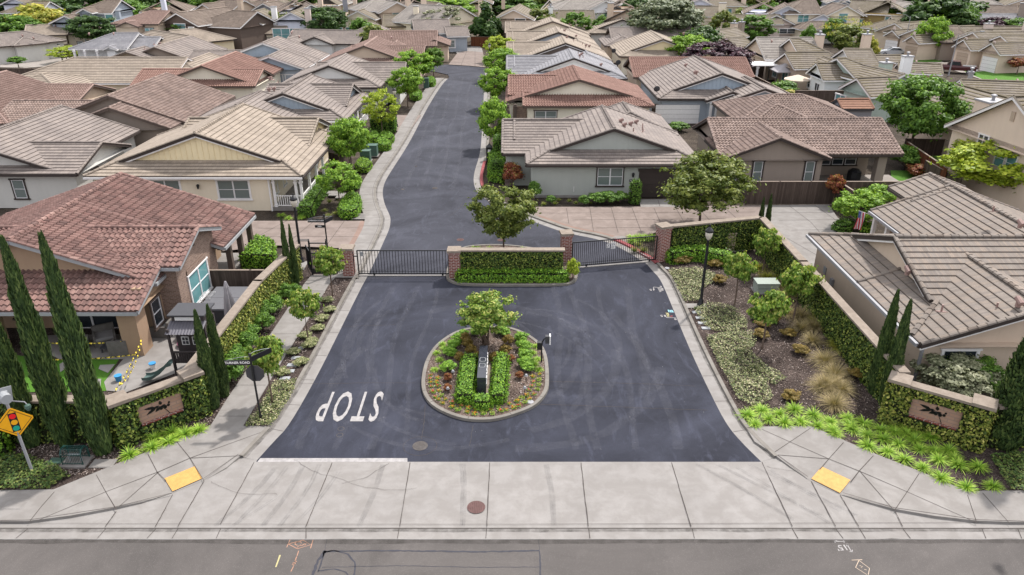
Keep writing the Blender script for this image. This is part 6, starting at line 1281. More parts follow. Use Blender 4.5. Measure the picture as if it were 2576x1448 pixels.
# old street: sealed patches
E_ = lambda l: [P(x, y) for x, y in l]
SL = MB()
def seal(l, w):
    a = E_(l); q = []
    for i in range(len(a) - 1):
        n_ = max(2, int((a[i + 1] - a[i]).length / .12))
        for t in range(n_): q.append(a[i].lerp(a[i + 1], t / n_) + Vector((random.uniform(-.01, .01), random.uniform(-.01, .01), 0)))
    q.append(a[-1]); line_strip(SL, q, w, .004, .45)
seal([(812, 1388), (1000, 1386), (1200, 1389), (1357, 1386)], .06); seal([(1357, 1387), (1359, 1420), (1361, 1470)], .055); seal([(820, 1386), (800, 1410), (780, 1470)], .10); seal([(815, 1390), (808, 1420), (800, 1440)], .05)
seal([(812, 1392), (840, 1385), (875, 1395), (892, 1415), (893, 1440), (885, 1470)], .05); seal([(800, 1437), (840, 1432), (870, 1440), (885, 1460)], .05); seal([(810, 1428), (1000, 1424), (1200, 1428), (1357, 1427)], .02); seal([(1357, 1386), (1355, 1357)], .012); seal([(818, 1384), (822, 1357)], .012)
st(SL.build('crack_sealing', M['seal']))
sp_ = MB()
for i in range(45): b = Vector((random.uniform(-9, 9), random.uniform(23.5, 38), .036)); sp_.face([b + Vector((random.uniform(-.01, .01), random.uniform(-.01, .01), 0)) + Vector((.009 * a_, .009 * c_, 0)) for a_, c_ in ((-1, -1), (1, -1), (1, 1), (-1, 1))])
st(sp_.build('paint_specks', M['wline']))
# ================= planting =================
def cypress_mesh(N, seed, slim=1.0):
    """one tall column of upward sprays in unit space: radius 1, height 1"""
    core = MB(); prof = lambda z: (min(1, .55 + z * 3.2) if z < .14 else (1 - ((z - .14) / .86) ** 2.1) ** .8) * .9
    core.lathe([(prof(z) * .62, z) for z in (.01, .06, .14, .3, .45, .6, .75, .88, .96)], (0, 0, 0), 10); cm = core.mesh('core', mat=M['ivycore'])
    z = rng.random(N) ** 1.05 * .985 + .005; th = rng.random(N) * 6.283; lump = 1 + .10 * np.sin(th * 3 + z * 21) + .09 * np.sin(th * 5 - z * 33 + seed) + .10 * rng.normal(size=N)
    pr = np.array([prof(q) for q in z]); r = pr * lump * (.72 + .3 * rng.random(N)) + .02
    c = np.stack([r * np.cos(th), r * np.sin(th), z], 1); L = .016 + .020 * rng.random(N); w = .07 + .08 * rng.random(N)
    out = np.stack([np.cos(th) * .75, np.sin(th) * .75, np.full(N, 1.0)], 1); out[:, :2] += rng.normal(size=(N, 2)) * .45
    t = np.stack([-np.sin(th), np.cos(th), np.zeros(N)], 1) + rng.normal(size=(N, 3)) * .2
    out[:, :2] *= .35 / .5 * np.array([1., 1.]) * 1.0; L3 = L; V = np.empty((N, 4, 3)); sc = np.array([1, 1, 1.0])
    V[:, 0] = c - out * (L * .35)[:, None] * sc; V[:, 2] = c + out * (L * .75)[:, None] * sc; V[:, 1] = c + t * w[:, None] * .6; V[:, 3] = c - t * w[:, None] * .6; V[:, 0, :2] -= (c[:, :2] * .0); V[:, 2, :2] += np.stack([np.cos(th), np.sin(th)], 1) * w[:, None] * .7
    tone = np.clip(.35 + .25 * rng.normal(size=N) + .5 * (lump - 1) / .2 * .3, .02, .98)
    return quads('crown', V.reshape(-1, 3), G['cyp'], np.repeat(tone, 4), np.repeat(rng.random(N), 4)), cm
CY = [cypress_mesh(17000, 1), cypress_mesh(17000, 4)]
def cypress(px, py, top, w, label, i=0, grp='Italian cypresses', z0=.1, lean=None):
    b = P(px, py, z0); h = hgt(px, py, top, z0) - z0; o = thing('cypress_tree', label, 'cypress', b, grp); lm, cm = CY[i % 2]
    for n_, m_ in (('crown', lm), ('trunk', cm)): c = link(n_, m_, o); c.scale = (w / 2, w / 2, h)
    o.rotation_euler = (lean[0] if lean else 0, lean[1] if lean else 0, i * 1.7); return o
cypress(540, 1026, 782, .6, 'slim cypress nearest the left entrance sign, left of a pair', 0); cypress(566, 997, 769, .56, 'slim cypress right of a pair beside the footpath', 1)
cypress(732, 728, 548, .42, 'slim cypress at the left end of the gate railing, left of its pair', 1); cypress(748, 722, 566, .38, 'slim cypress just left of the lamp post by the gate railing', 0)
cypress(2196, 990, 732, .62, 'slim cypress left of the pair beside the right entrance sign', 0); cypress(2224, 1020, 757, .62, 'slim cypress touching the right entrance sign', 1)
cypress(1908, 592, 497, .38, 'thin cypress at the corner of the right ivy walls, left of two', 1); cypress(1926, 588, 489, .38, 'thin cypress at the corner of the right ivy walls, right of two', 0)
cypress(82, 1120, 742, .95, 'large cypress cropped by the left edge behind the warning sign', 1); cypress(168, 1118, 600, .92, 'large cypress in the middle of the three at the left', 0); cypress(262, 1138, 592, .95, 'large cypress beside the left entrance sign', 1); cypress(2523, 1120, 770, 1.5, 'large cypress cropped by the right edge', 0)
cypress(-20, 1110, 700, 1.5, 'cypress at the very left edge of the picture', 0) if 0 else None
def tuft_mesh(n, L, w, droop, gm, spread=1.0, segs=3):
    a = rng.random(n) * 6.283; ln = L * (.6 + .5 * rng.random(n)); tilt = .15 + spread * rng.random(n) ** .8; V = []; u = []; r0 = .06 * L
    pts = []
    for s in range(segs + 1):
        t = s / segs; rad = r0 + ln * (np.sin(tilt) * t + droop * .35 * t * t); z = ln * (np.cos(tilt) * t - droop * np.sin(tilt) * .75 * t * t)
        pts.append(np.stack([np.cos(a) * rad, np.sin(a) * rad, np.maximum(z, .01)], 1))
    side = np.stack([-np.sin(a), np.cos(a), np.zeros(n)], 1) + rng.normal(size=(n, 3)) * .15; tone = np.clip(.5 + .22 * rng.normal(size=n), .02, .98)
    for s in range(segs):
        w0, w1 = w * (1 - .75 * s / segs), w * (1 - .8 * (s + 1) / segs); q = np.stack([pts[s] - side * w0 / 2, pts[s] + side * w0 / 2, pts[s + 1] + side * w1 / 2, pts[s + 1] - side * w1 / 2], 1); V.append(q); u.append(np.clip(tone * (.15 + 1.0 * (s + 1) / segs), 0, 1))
    return quads('blades', np.concatenate(V).reshape(-1, 3), G[gm], np.repeat(np.concatenate(u), 4), np.repeat(rng.random(n * segs), 4))
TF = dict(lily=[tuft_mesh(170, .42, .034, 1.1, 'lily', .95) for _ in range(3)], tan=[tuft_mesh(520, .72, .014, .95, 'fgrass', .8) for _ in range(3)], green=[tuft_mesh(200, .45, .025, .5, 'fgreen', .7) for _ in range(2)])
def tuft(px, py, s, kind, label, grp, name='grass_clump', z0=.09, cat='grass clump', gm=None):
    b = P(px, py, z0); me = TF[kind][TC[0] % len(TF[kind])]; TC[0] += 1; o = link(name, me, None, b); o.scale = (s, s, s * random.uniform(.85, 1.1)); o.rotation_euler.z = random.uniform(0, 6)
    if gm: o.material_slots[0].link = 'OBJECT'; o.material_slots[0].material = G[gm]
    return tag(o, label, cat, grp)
T9 = lambda x, y: (1717.3 + x / 3, 715.6 + y / 3)
T10 = lambda x, y: (x / 3, 1073.3 + y / 3)
T6 = lambda x, y: (1717.3 + x / 3, 357.8 + y / 3)
T3 = lambda x, y: (1717.3 + x / 3, y / 3)
T2 = lambda x, y: (858.7 + x / 3, y / 3)
T5 = lambda x, y: (858.7 + x / 3, 357.8 + y / 3)
T4 = lambda x, y: (x / 3, 357.8 + y / 3)
T7 = lambda x, y: (x / 3, 715.6 + y / 3)
for x, y in ((980, 225), (1150, 165), (1275, 120), (1170, 95), (1300, 50), (1395, 65), (1500, 35)): tuft(*T10(x, y), 1.05, 'lily', 'bright green daylily clump in front of the left entrance sign', 'daylilies by the left sign', 'daylily')
LI = [T9(x, y + 35) for x, y in ((490, 960), (600, 925), (725, 950), (845, 920), (545, 1030), (645, 990), (765, 1020), (890, 1010), (985, 965), (1020, 1040), (1115, 1010), (1235, 980), (1260, 1040), (1365, 1020), (1130, 1070), (1590, 1030), (1700, 1060), (1490, 1070))] + \
     [X12(x, y + 30) for x, y in ((1145, 30), (1390, 40), (1510, 70), (1395, 125), (1630, 110), (1750, 80), (1870, 60), (1545, 170), (1670, 225), (1790, 150), (1900, 160), (2010, 160), (1810, 290), (1930, 230), (2080, 270), (1950, 370), (1690, 30), (2140, 440), (2340, 430), (2230, 280), (2050, 215), (1280, 0), (1600, 20), (1810, 20))]
for x, y in LI: tuft(x, y, random.uniform(.85, 1.1), 'lily', 'bright green daylily clump in the drift above the right pavement', 'daylilies above the right pavement', 'daylily')
for x, y in ((760, 110), (800, 235), (885, 250), (890, 345), (990, 330), (975, 440), (1070, 590), (1150, 690), (1060, 790), (1190, 810), (1140, 920), (750, 45), (1110, 770)): tuft(*T9(x, y), random.uniform(.95, 1.25), 'tan', 'arching straw coloured grass clump in the right strip', 'straw coloured grasses')
for x, y in ((560, 960), (640, 1030), (1010, 300), (1200, 500), (1180, 470)): tuft(*(T6(x, y) if y > 900 else T9(x, y)), .95, 'tan', 'greener grass clump close to the right ivy wall', 'greener grasses by the wall', gm='ylw')
for x, y in ((1113, 868), (1118, 878), (1099, 890), (1106, 907), (1094, 932), (1348, 873), (1340, 890), (1352, 905), (1345, 918), (1355, 932)): tuft(x, y, .55, 'lily', 'small bright daylily near the rim of the entry island', 'small daylilies in the island', 'daylily', .14)
for i in range(9): tuft(*T5(2190 + (i % 5) * 40, 700 + (i // 5) * 30 + random.uniform(0, 30)), .95, 'lily', 'daylily clump in the bed behind the right gate', 'daylilies behind the right gate', 'daylily')
for x, y in ((2240, 790), (2280, 830), (2210, 830)): tuft(*T5(x, y), .95, 'green', 'green grass clump seen through the right gate', 'grasses behind the right gate')
for x, y in ((1010, 805), (1120, 812), (1370, 818), (1040, 815)): tuft(*T5(x, y), .8, 'lily', 'daylily at the foot of the median tree', 'daylilies by the median tree', 'daylily', .13)
Z1 = lambda x, y: (715.6 + x / 4.935, 429.3 + y / 4.935)
for i, (x, y, kd) in enumerate(((560, 405, 0), (820, 360, 0), (500, 515, 0), (550, 580, 0), (635, 550, 0), (700, 395, 0), (50, 600, 1), (210, 590, 1), (-40, 560, 1))): tuft(*Z1(x, y), .8, 'green' if not kd else 'lily', 'rounded grass clump in the mulch by the white railed porch', 'grass clumps by the porch')
for x, y in ((1640, 450), (1720, 455), (1770, 470), (1530, 480), (1610, 475), (1880, 470)): tuft(*T5(x, y), .75, 'green', 'grass clump in the bed below the grey green house', 'grass clumps below the grey green house')
# leafy shrubs and hedges
def hedge(name, pts, h, gm, label, z0=.08, dens=420, size=.06, cat='hedge', wid=None, grp=None, lift=.03, spread=.075):
    """clipped hedge: pts is a centre line (with wid) or an outline"""
    if wid:
        c = [Vector((p.x, p.y, 0)) for p in pts]; L_, R_ = offset(c, wid / 2), offset(c, -wid / 2); out = L_ + R_[::-1]
    else: out = [Vector((p.x, p.y, 0)) for p in pts]
    ar = sum(out[i].x * out[(i + 1) % len(out)].y - out[(i + 1) % len(out)].x * out[i].y for i in range(len(out)))
    if ar < 0: out = out[::-1]
    cx = sum((p for p in out), Vector()) / len(out); o = thing(name, label, cat, (cx.x, cx.y, z0), grp)
    mb = MB(); V, F_ = fill_poly(out, h - .03)
    for f in F_: mb.face([V[i] for i in f])
    for i in range(len(out)): a, b = out[i], out[(i + 1) % len(out)]; mb.face([(a.x, a.y, z0), (b.x, b.y, z0), (b.x, b.y, h - .03), (a.x, a.y, h - .03)])
    mb.build('stems', M['ivycore'], o); qs = tris(out, h - .03)
    for i in range(len(out)):
        a, b = out[i], out[(i + 1) % len(out)]; qs.append((Vector((a.x, a.y, z0)), b - a, Vector((0, 0, h - z0 - .03))))
    carpet(qs, dens, size, gm, 'foliage', o, lift=lift, spread=spread, up=.3); return o
def hl(l, z=.1): return [P(x, y, z) for x, y in l]
Z3 = lambda x, y: (1001.8 + x / 5.781, 822.9 + y / 5.781)
hedge('box_hedge', hl([Z3(965, 1120), Z3(1000, 900), Z3(1045, 600), Z3(1060, 530)], .14), .62, 'hedge', 'long clipped hedge left of the black monument', .13, 700, .05, wid=.62)
hedge('box_hedge', hl([Z3(1450, 1120), Z3(1470, 900), Z3(1500, 620), Z3(1510, 500)], .14), .60, 'hedge', 'long clipped hedge right of the black monument', .13, 700, .05, wid=.5)
hedge('box_hedge', hl([Z3(1120, 1200), Z3(1330, 1200), Z3(1330, 1100), Z3(1120, 1100)], .14), .55, 'hedge', 'square clipped shrub in front of the black monument', .13, 800, .05)
for i, (x, y, s_) in enumerate(((720, 640, 1), (745, 420, .95), (800, 300, .9), (870, 210, .9), (950, 140, .8), (1120, 110, .7), (1540, 120, .9), (1790, 200, .95), (1830, 330, 1), (1850, 450, .95), (1860, 570, 1), (1870, 640, .9), (1480, 90, .8))):
    tree('round_shrub', 'shrub', 'hedge', *Z3(x, y), .52 * s_, .80 * s_, 'bright green rounded shrub in the outer ring of the entry island', 'shrub', 'bright shrubs ringing the island', .13)
for x, y, g_ in ((1060, 400, 'bronze'), (1000, 290, 'bronze'), (965, 220, 'bronze'), (900, 500, 'bronze'), (1140, 510, 'bronze'), (1600, 250, 'bronze'), (1560, 400, 'bronze'), (1390, 510, 'bronze')): tree('bronze_shrub', 'shrub', g_, *Z3(x, y), .55, .62, 'small bronze leaved shrub in the dark bark of the entry island', 'shrub', 'bronze shrubs in the island', .13)
for x, y in ((730, 780), (720, 930), (1645, 510), (1760, 750)): tree('red_shrub', 'shrub', 'redl', *Z3(x, y), .4, .42, 'tiny red leaved shrub in the pale bark of the entry island', 'shrub', 'red shrubs in the island', .13)
FM = []
for gmx in ('flo', 'flr', 'ylw'):
    n = 26; c = rng.normal(size=(n, 3)) * np.array([.07, .07, .02]) + np.array([0, 0, .12]); FM.append(leaf_mesh('petals', c, np.tile([0, 0, 1.], (n, 1)) + rng.normal(size=(n, 3)) * .5, .05, G[gmx if gmx != 'ylw' else 'ylw'], 1.1))
n = 60; FL = leaf_mesh('leaves', rng.normal(size=(n, 3)) * np.array([.085, .085, .03]) + np.array([0, 0, .06]), np.tile([0, 0, 1.], (n, 1)) + rng.normal(size=(n, 3)) * .7, .055, G['hedge'], 1.4)
FLC = []
lo = [p for p in offset(ring1, .42, True)]; lo2 = offset(ring1, .72, True)
if abs(lo[0].x + 1.2) > abs(ring1[0].x + 1.2): lo, lo2 = offset(ring1, -.42, True), offset(ring1, -.72, True)
acc = 9
for row, lim in ((lo, 29.6), (lo2, 29.3)):
    for i in range(len(row)):
        if row[i].y > lim: continue
        acc += (row[i] - row[i - 1]).length
        if acc < .27: continue
        acc = 0; b = Vector((row[i].x + random.uniform(-.04, .04), row[i].y + random.uniform(-.04, .04), .135)); c_ = random.choice((0, 0, 1, 2, 1))
        o = thing('bedding_flower', ['orange', 'red', 'yellow'][c_] + ' bedding flower in the curved front rows of the island', 'flower', b, ['orange', 'red', 'yellow'][c_] + ' bedding flowers'); s_ = random.uniform(.6, .85); o.rotation_euler.z = random.uniform(0, 6); o.scale = (s_,) * 3
        link('petals', FM[c_], o); link('leaves', FL, o)
# crape myrtles and other trees of the entry
tree('crape_myrtle', 'island', 'crape', 1222, 866, 0, 3.05, 'multi stemmed crape myrtle at the back of the entry island', 'tree', None, .13, 738)
for px, py, tp, w, lb in ((837, 745, 620, 1.75, 'young standard tree nearest the pedestrian gate'), (776, 858, 727, 1.65, 'young standard tree in the middle of the left strip'), (685, 1011, 846, 1.75, 'young standard tree beside the stop sign post'),
    (1917, 690, 575, 1.75, 'young standard tree at the corner of the right ivy walls'), (1848, 768, 630, 1.8, 'young standard tree right of the right lamp post'), (1995, 806, 665, 2.0, 'young standard tree close to the long right ivy wall'), (1917, 877, 727, 2.0, 'young standard tree in front of the low pale utility box')):
    tree('young_tree', 'crape', 'crape', px, py, 0, w, lb, 'tree', 'young standard trees of the entry', .1, tp)
tree('evergreen_oak', 'oak', 'olive', 1267, 632, 0, 4.5, 'evergreen tree standing behind the median wall', 'tree', None, .1, 460)
tree('evergreen_oak', 'oak', 'olive', 1759, 570, 0, 6.6, 'wide evergreen tree shading the pink driveway on the right', 'tree', None, .1, 385)
for px, py, w, gm, lb in ((2190, 690 + 4, 1, 'olive', ''),)[:0]: pass
# ivy toe shrubs
for i, (x, y, s_) in enumerate(((2150, 90, 1), (2080, 180, 1), (2010, 240, 1.1), (1990, 320, 1), (1890, 400, 1), (1870, 470, 1.1), (1800, 560, 1), (1770, 650, 1.2), (1760, 700, 1.1), (2230, 60, .8))):
    tree('shrub', 'shrub', 'green', *T7(x, y + 25), 1.0 * s_, 1.15 * s_, 'dark green shrub at the foot of the left ivy wall', 'shrub', 'shrubs along the left ivy wall', .1)
hedge('box_hedge', hl([(1152, 706), (1425, 706)], .12), .68, 'hedge', 'low clipped hedge along the front of the median wall', .1, 420, .07, wid=.55)
tree('round_shrub', 'shrub', 'lime', 1441, 700, 1.35, .85, 'bright upright shrub at the right end of the median wall', 'shrub', None, .1)
hedge('box_hedge', hl([(1682, 660), (1720, 653), (1760, 652), (1800, 662), (1835, 668)], .1), .85, 'hedge', 'low clipped hedge in front of the right ivy wall', .08, 380, .07, wid=.75)
for x, y in ((1797, 672), (1812, 712), (1706, 662), (1723, 660)): tree('bronze_shrub', 'shrub', 'bronze', x, y, .5, .9, 'low bronze shrub near the right lamp post', 'shrub', 'bronze shrubs by the right lamp', .1)
for x, y in ((580, 265), (600, 325), (680, 280), (790, 395), (890, 520), (820, 870), (590, 400), (1300, 700)): tree('bronze_shrub', 'shrub', 'bronze', *T9(x, y), .45, .85, 'low bronze shrub in the dark bark of the right strip', 'shrub', 'bronze shrubs in the right strip', .1)
for x, y in ((2470, 130), (2490, 205), (2430, 270), (2400, 345), (2330, 470), (2210, 525), (2270, 600), (2130, 675), (2350, 440), (2300, 400)):
    tree('low_shrub', 'shrub', 'cover', *T7(x, y), .28, .75, 'low pale shrub in the left planting strip', 'shrub', 'low pale shrubs in the left strip', .1)
def cov(l, gm, label, dens, size=.06, mound=.0, z=.1, lift=.04, spread=.06, name='ground_cover'):
    o = carpet(tris([P(x, y, z) for x, y in l], z), dens, size, gm, name, None, lift, spread, .8, mound=mound); return tag(o, label, 'ground cover', None, 'stuff')
cov([(690, 962), (748, 958), (738, 990), (712, 1035), (683, 1074), (616, 1076), (650, 1030)], 'cover', 'pale star jasmine carpet around the stop sign post', 520, .055, .10)
cov([(1680, 682), (1755, 676), (1800, 690), (1798, 712), (1765, 730), (1760, 760), (1722, 762), (1700, 722)], 'cover', 'pale ground cover patch left of the right lamp post', 420, .055, .10)
cov([(1745, 778), (1790, 765), (1845, 775), (1880, 810), (1878, 830), (1850, 835), (1790, 835), (1765, 815)], 'cover', 'pale ground cover patch below the right lamp post', 380, .055, .12)
cov([(1775, 850), (1850, 832), (1905, 845), (1900, 870), (1885, 885), (1925, 920), (1978, 955), (1950, 972), (1925, 962), (1945, 1005), (1900, 1028), (1858, 1010), (1800, 905)], 'cover', 'pale ground cover patch along the lower right kerb', 420, .055, .13)
cov([(-30, 1150), (60, 1145), (150, 1180), (178, 1200), (120, 1232), (-30, 1236)], 'cover2', 'dark flowering ground cover around the warning sign pole', 420, .07, .12)
cov([(2490, 1150), (2590, 1140), (2600, 1240), (2540, 1236)], 'cover2', 'dark green ground cover at the lower right edge', 420, .07, .12)
hedge('box_hedge', hl([(-60, 1150), (20, 1148), (28, 1095), (-60, 1095)], .1), 1.1, 'hedge', 'bright green hedge block at the left edge behind the warning sign', .08, 260, .08)
# fallen bark and litter on the mulch: real chips
def chips(l, n, z):
    V, F_ = fill_poly([P(x, y, z) for x, y in l], z); tr = [np.array([V[i] for i in f[:3]]) for f in F_]; A = np.array([np.linalg.norm(np.cross(t[1] - t[0], t[2] - t[0])) for t in tr]); idx = rng.choice(len(tr), n, p=A / A.sum()); a = rng.random((n, 2)); m_ = a.sum(1) > 1; a[m_] = 1 - a[m_]
    T_ = np.array(tr)[idx]; c = T_[:, 0] + a[:, :1] * (T_[:, 1] - T_[:, 0]) + a[:, 1:] * (T_[:, 2] - T_[:, 0]); c[:, 2] += .012 + .02 * rng.random(n)
    return c
M['chip'] = leaf('bark_chip', [(.03, .02, .015), (.12, .085, .07), (.25, .19, .16), (.48, .41, .37)], 0, .9)
G['chip'] = M['chip']
cs = [chips([(1680, 665), (1900, 640), (1925, 680), (2070, 800), (2180, 960), (2260, 1080), (2330, 1190), (2040, 1075), (1885, 1075), (1800, 905), (1700, 715)], 9000, .085), chips([(875, 705), (835, 705), (620, 1075), (680, 1075), (715, 975)], 2600, .085), chips([(700, 720), (760, 705), (530, 1070), (440, 1105), (560, 960)], 2500, .085), chips([(30, 1120), (300, 1120), (440, 1090), (370, 1140), (240, 1190), (180, 1200), (60, 1150)], 3000, .085)]
cs.append(chips([(1085, 905), (1150, 845), (1290, 835), (1365, 890), (1372, 960), (1340, 1020), (1215, 1052), (1090, 1015), (1070, 960)], 5000, .135))
cc = np.vstack(cs); o = link('bark_chips', leaf_mesh('bark_chips', cc, np.tile([0, 0, 1.], (len(cc), 1)) + rng.normal(size=(len(cc), 3)) * .35, .035 * (.5 + rng.random(len(cc))), M['chip'], 2.0)); tag(o, 'loose bark chips scattered over the planting beds', 'bark', None, 'stuff')
# street trees
ST = [('maple', 'maple', 885, 436, 292, 4.4, 'bright green street tree beside the two green transformer boxes'), ('sparse', 'lime', 962, 340, 224, 5.0, 'yellow-green street tree in front of the blue gabled house'), ('maple', 'maple', 1026, 268, 166, 5.0, 'round bright street tree left of the road, third from the gate'),
      ('maple', 'maple', 1043, 225, 126, 6.5, 'full green street tree left of the road behind the round one'), ('maple', 'green', 1091, 190, 119, 4.2, 'smaller green street tree at the far left bend'), ('sparse', 'maple', 855, 512, 408, 4.2, 'small spreading tree in the mulch beside the porch steps'),
      ('egg', 'maple', 1243, 372, 246, 4.0, 'nearest of the green trees lining the right side of the road'), ('maple', 'maple', 1252, 272, 168, 5.2, 'second green tree up the right side of the road'), ('maple', 'maple', 1262, 205, 119, 6.2, 'third green tree up the right side of the road'), ('maple', 'lime', 1256, 158, 90, 6.0, 'farthest green tree on the right side of the road')]
for kd, gm, px, py, tp, w, lb in ST: tree('street_tree', kd, gm, px, py, 0, w * .86, lb, 'tree', 'street trees', .1, tp)
# mounded clipped shrubs on the left verge
def mound(l, h, label, gm='hedge'): hedge('clipped_shrub', smooth_line(hl(l), 2, True), h, gm, label, .08, 300, .075, 'clipped shrub')
mound([(852, 550), (896, 553), (904, 535), (907, 508), (880, 502), (862, 522)], .75, 'bright L shaped clipped shrub by the white stone slabs'); mound([(860, 475), (890, 482), (906, 468), (902, 455), (872, 455)], .7, 'clipped oval shrub above the porch steps')
mound([(895, 430), (925, 437), (937, 418), (915, 405), (900, 412)], .5, 'leafy low shrub in front of the transformer boxes', 'maple'); mound([(945, 374), (975, 385), (985, 372), (960, 358)], .7, 'clipped mound nearest the transformer boxes'); mound([(955, 358), (985, 366), (992, 352), (965, 342)], .7, 'clipped mound behind the nearest one', ); mound([(930, 362), (950, 368), (955, 352), (938, 345)], .8, 'small clipped mound in the row of mounds')
mound([(1030, 250), (1055, 258), (1062, 240), (1040, 236)], .7, 'clipped mound under the round bright street tree'); mound([(1073, 218), (1092, 222), (1095, 206), (1078, 203)], .7, 'clipped mound further up under the street trees')
hedge('box_hedge', hl([(770, 545), (783, 520), (800, 495), (822, 462)], .1), .85, 'green', 'leafy hedge along the white railed porch', .08, 300, .08, wid=.9)
for x, y, w, h, lb in ((966, 330, 2.4, 1.5, 'bushy dark shrub at the foot of the yellow-green tree'), (950, 318, 1.0, 1.7, 'narrow dark shrub left of the bushy one')): hedge('box_hedge', [P(x, y, .1) + Vector((sx * w / 2, sy * w / 3, 0)) for sx, sy in ((-1, -1), (1, -1), (1, 1), (-1, 1))], h, 'green', lb, .08, 160, .1)
hedge('box_hedge', hl([(1231, 455), (1265, 462), (1268, 420), (1245, 395), (1235, 400)], .1), 1.0, 'hedge', 'clipped shrub bed behind the red kerb', .08, 220, .09)
hedge('box_hedge', hl([(1245, 408), (1264, 408), (1264, 392), (1245, 392)], .1), 2.1, 'green', 'tall square clipped hedge by the stone pier', .08, 220, .09); hedge('box_hedge', hl([(1239, 455), (1260, 455), (1260, 445), (1239, 445)], .1), 1.6, 'green', 'shorter square clipped hedge near the stone pier', .08, 220, .09)
for x, y, h, w, gm, lb in ((1345, 505, 1.7, 1.1, 'green', 'pointed dark shrub at the corner of the grey green house'), (1500, 512, .9, 1.6, 'green', 'rounded shrub left of three below the double window'), (1530, 511, 1.0, 1.8, 'green', 'rounded shrub, middle of three below the double window'), (1560, 510, .9, 1.5, 'green', 'rounded shrub right of three below the double window'), (1290, 470, 2.2, 1.8, 'redl', 'reddish small tree by the stone pier'), (1470, 515, .8, 1.0, 'green', 'small leafy shrub in the bed below the stucco wall'), (1385, 512, .7, .9, 'green', 'small shrub near the left end of the bed')):
    tree('shrub', 'shrub', gm, x, y, h, w, lb, 'shrub', None, .1)
hedge('box_hedge', hl([(1586, 513), (1606, 513), (1606, 505), (1586, 505)], .1), 1.75, 'green', 'column shaped hedge left of the brown garage door', .08, 260, .08)
tree('small_tree', 'maple', 'maple', 2150, 575, 0, 3.6, 'bright small tree behind the flag', 'tree', None, 0, 480); tree('small_tree', 'shrub', 'maple', 2205, 520, 1.9, 2.6, 'bushy light green shrub right of the flag tree', 'shrub'); tree('small_tree', 'crape', 'redl', 2093, 520, 0, 1.5, 'small tree with red tips against the wooden fence', 'tree', None, 0, 440)
hedge('clipped_shrub', smooth_line(hl([(2090, 580), (2130, 592), (2145, 572), (2115, 565)], .1), 2, True), .6, 'green', 'low dark juniper mound beside the far driveway', .05, 260, .09, 'clipped shrub'); hedge('clipped_shrub', smooth_line(hl([(2168, 588), (2192, 590), (2192, 577), (2170, 575)], .1), 2, True), .6, 'hedge', 'small clipped ball under the flag', .05, 300, .08, 'clipped shrub')
tree('garden_tree', 'maple', 'pale', 2385, 1010, 2.3, 3.4, 'silvery flowering shrub against the wall of the beige house', 'shrub', None, .1); tree('garden_tree', 'maple', 'green', 2430, 1000, 2.1, 2.6, 'green shrub between the silvery shrub and the right cypress', 'shrub', None, .1)
hedge('box_hedge', hl([(612, 680), (690, 682), (690, 640), (650, 628)], .1), 1.15, 'hedge', 'broad clipped hedge behind the wooden fence of the terracotta house', .05, 260, .08)
tree('garden_tree', 'maple', 'green', 2287, 398, 0, 7.4, 'large round green tree right of the brown barrel tiled house', 'tree', None, 0, 186); tree('garden_tree', 'maple', 'lime', 2490, 500, 0, 8.6, 'large yellow green tree above the striped roof on the right', 'tree', None, 0, 352); tree('garden_tree', 'oak', 'dark', 2540, 420, 0, 9, 'dark layered tree behind the yellow green tree', 'tree', None, 0, 335)
tree('garden_tree', 'maple', 'lime', 2590, 520, 0, 7, 'yellow green tree cropped by the right edge', 'tree', None, 0, 400)
for x, y, tp, w, gm, lb in ((2278, 425, 365, 3.0, 'green', 'leafy green shrub by the patio pier'), (2310, 445, 412, 2.2, 'redl', 'orange tipped shrub beside the lawn'), (2345, 440, 415, 2.6, 'purple', 'purple leaved shrub by the diagonal fence'), (2390, 440, 385, 3.4, 'green', 'green shrub under the yellow green tree'), (2420, 430, 370, 3, 'pale', 'grey green shrub beside the pergola'), (2110, 300, 280, 3.2, 'flr', 'red rose bush behind the brown barrel tiled roof'), (1965, 250, 200, 4.0, 'green', 'green bush between the fences of the back yards'), (1988, 262, 225, 3, 'ylw', 'yellowish bush right of the green bush'),
                            (1895, 190, 168, 3.6, 'green', 'dark rounded bush against the patio fence'), (1940, 192, 170, 3.4, 'green', 'low bush near the barbecue terrace'), (410, 345, 315, 2.2, 'ylw', 'dry olive green bush beside the brown gabled wall'), (440, 322, 308, 1.2, 'green', 'small potted shrub at the corner of the brown house'), (5, 305, 262, 3, 'pale', 'greyish bush cropped by the left edge'), (302, 215, 203, 5, 'maple', 'bright treetop between the roofs left of the terracotta house'), (1705, 330, 305, 2.4, 'green', 'green shrub behind the grey green house')):
    tree('garden_shrub', 'shrub', gm, x, y, 0, w, lb, 'shrub', None, 0, tp)
hedge('box_hedge', hl([(1668, 303), (1681, 303), (1681, 296), (1668, 296)], .1), 2.3, 'green', 'round clipped column left of the white garage door', .05, 120, .12); hedge('box_hedge', hl([(1780, 300), (1795, 300), (1795, 292), (1780, 292)], .1), 2.2, 'green', 'clipped column right of the white garage door', .05, 120, .12)
tree('small_tree', 'shrub', 'ylw', 1824, 296, 0, 2.0, 'young citrus shrub by the blue grey porch', 'shrub', None, 0, 272)
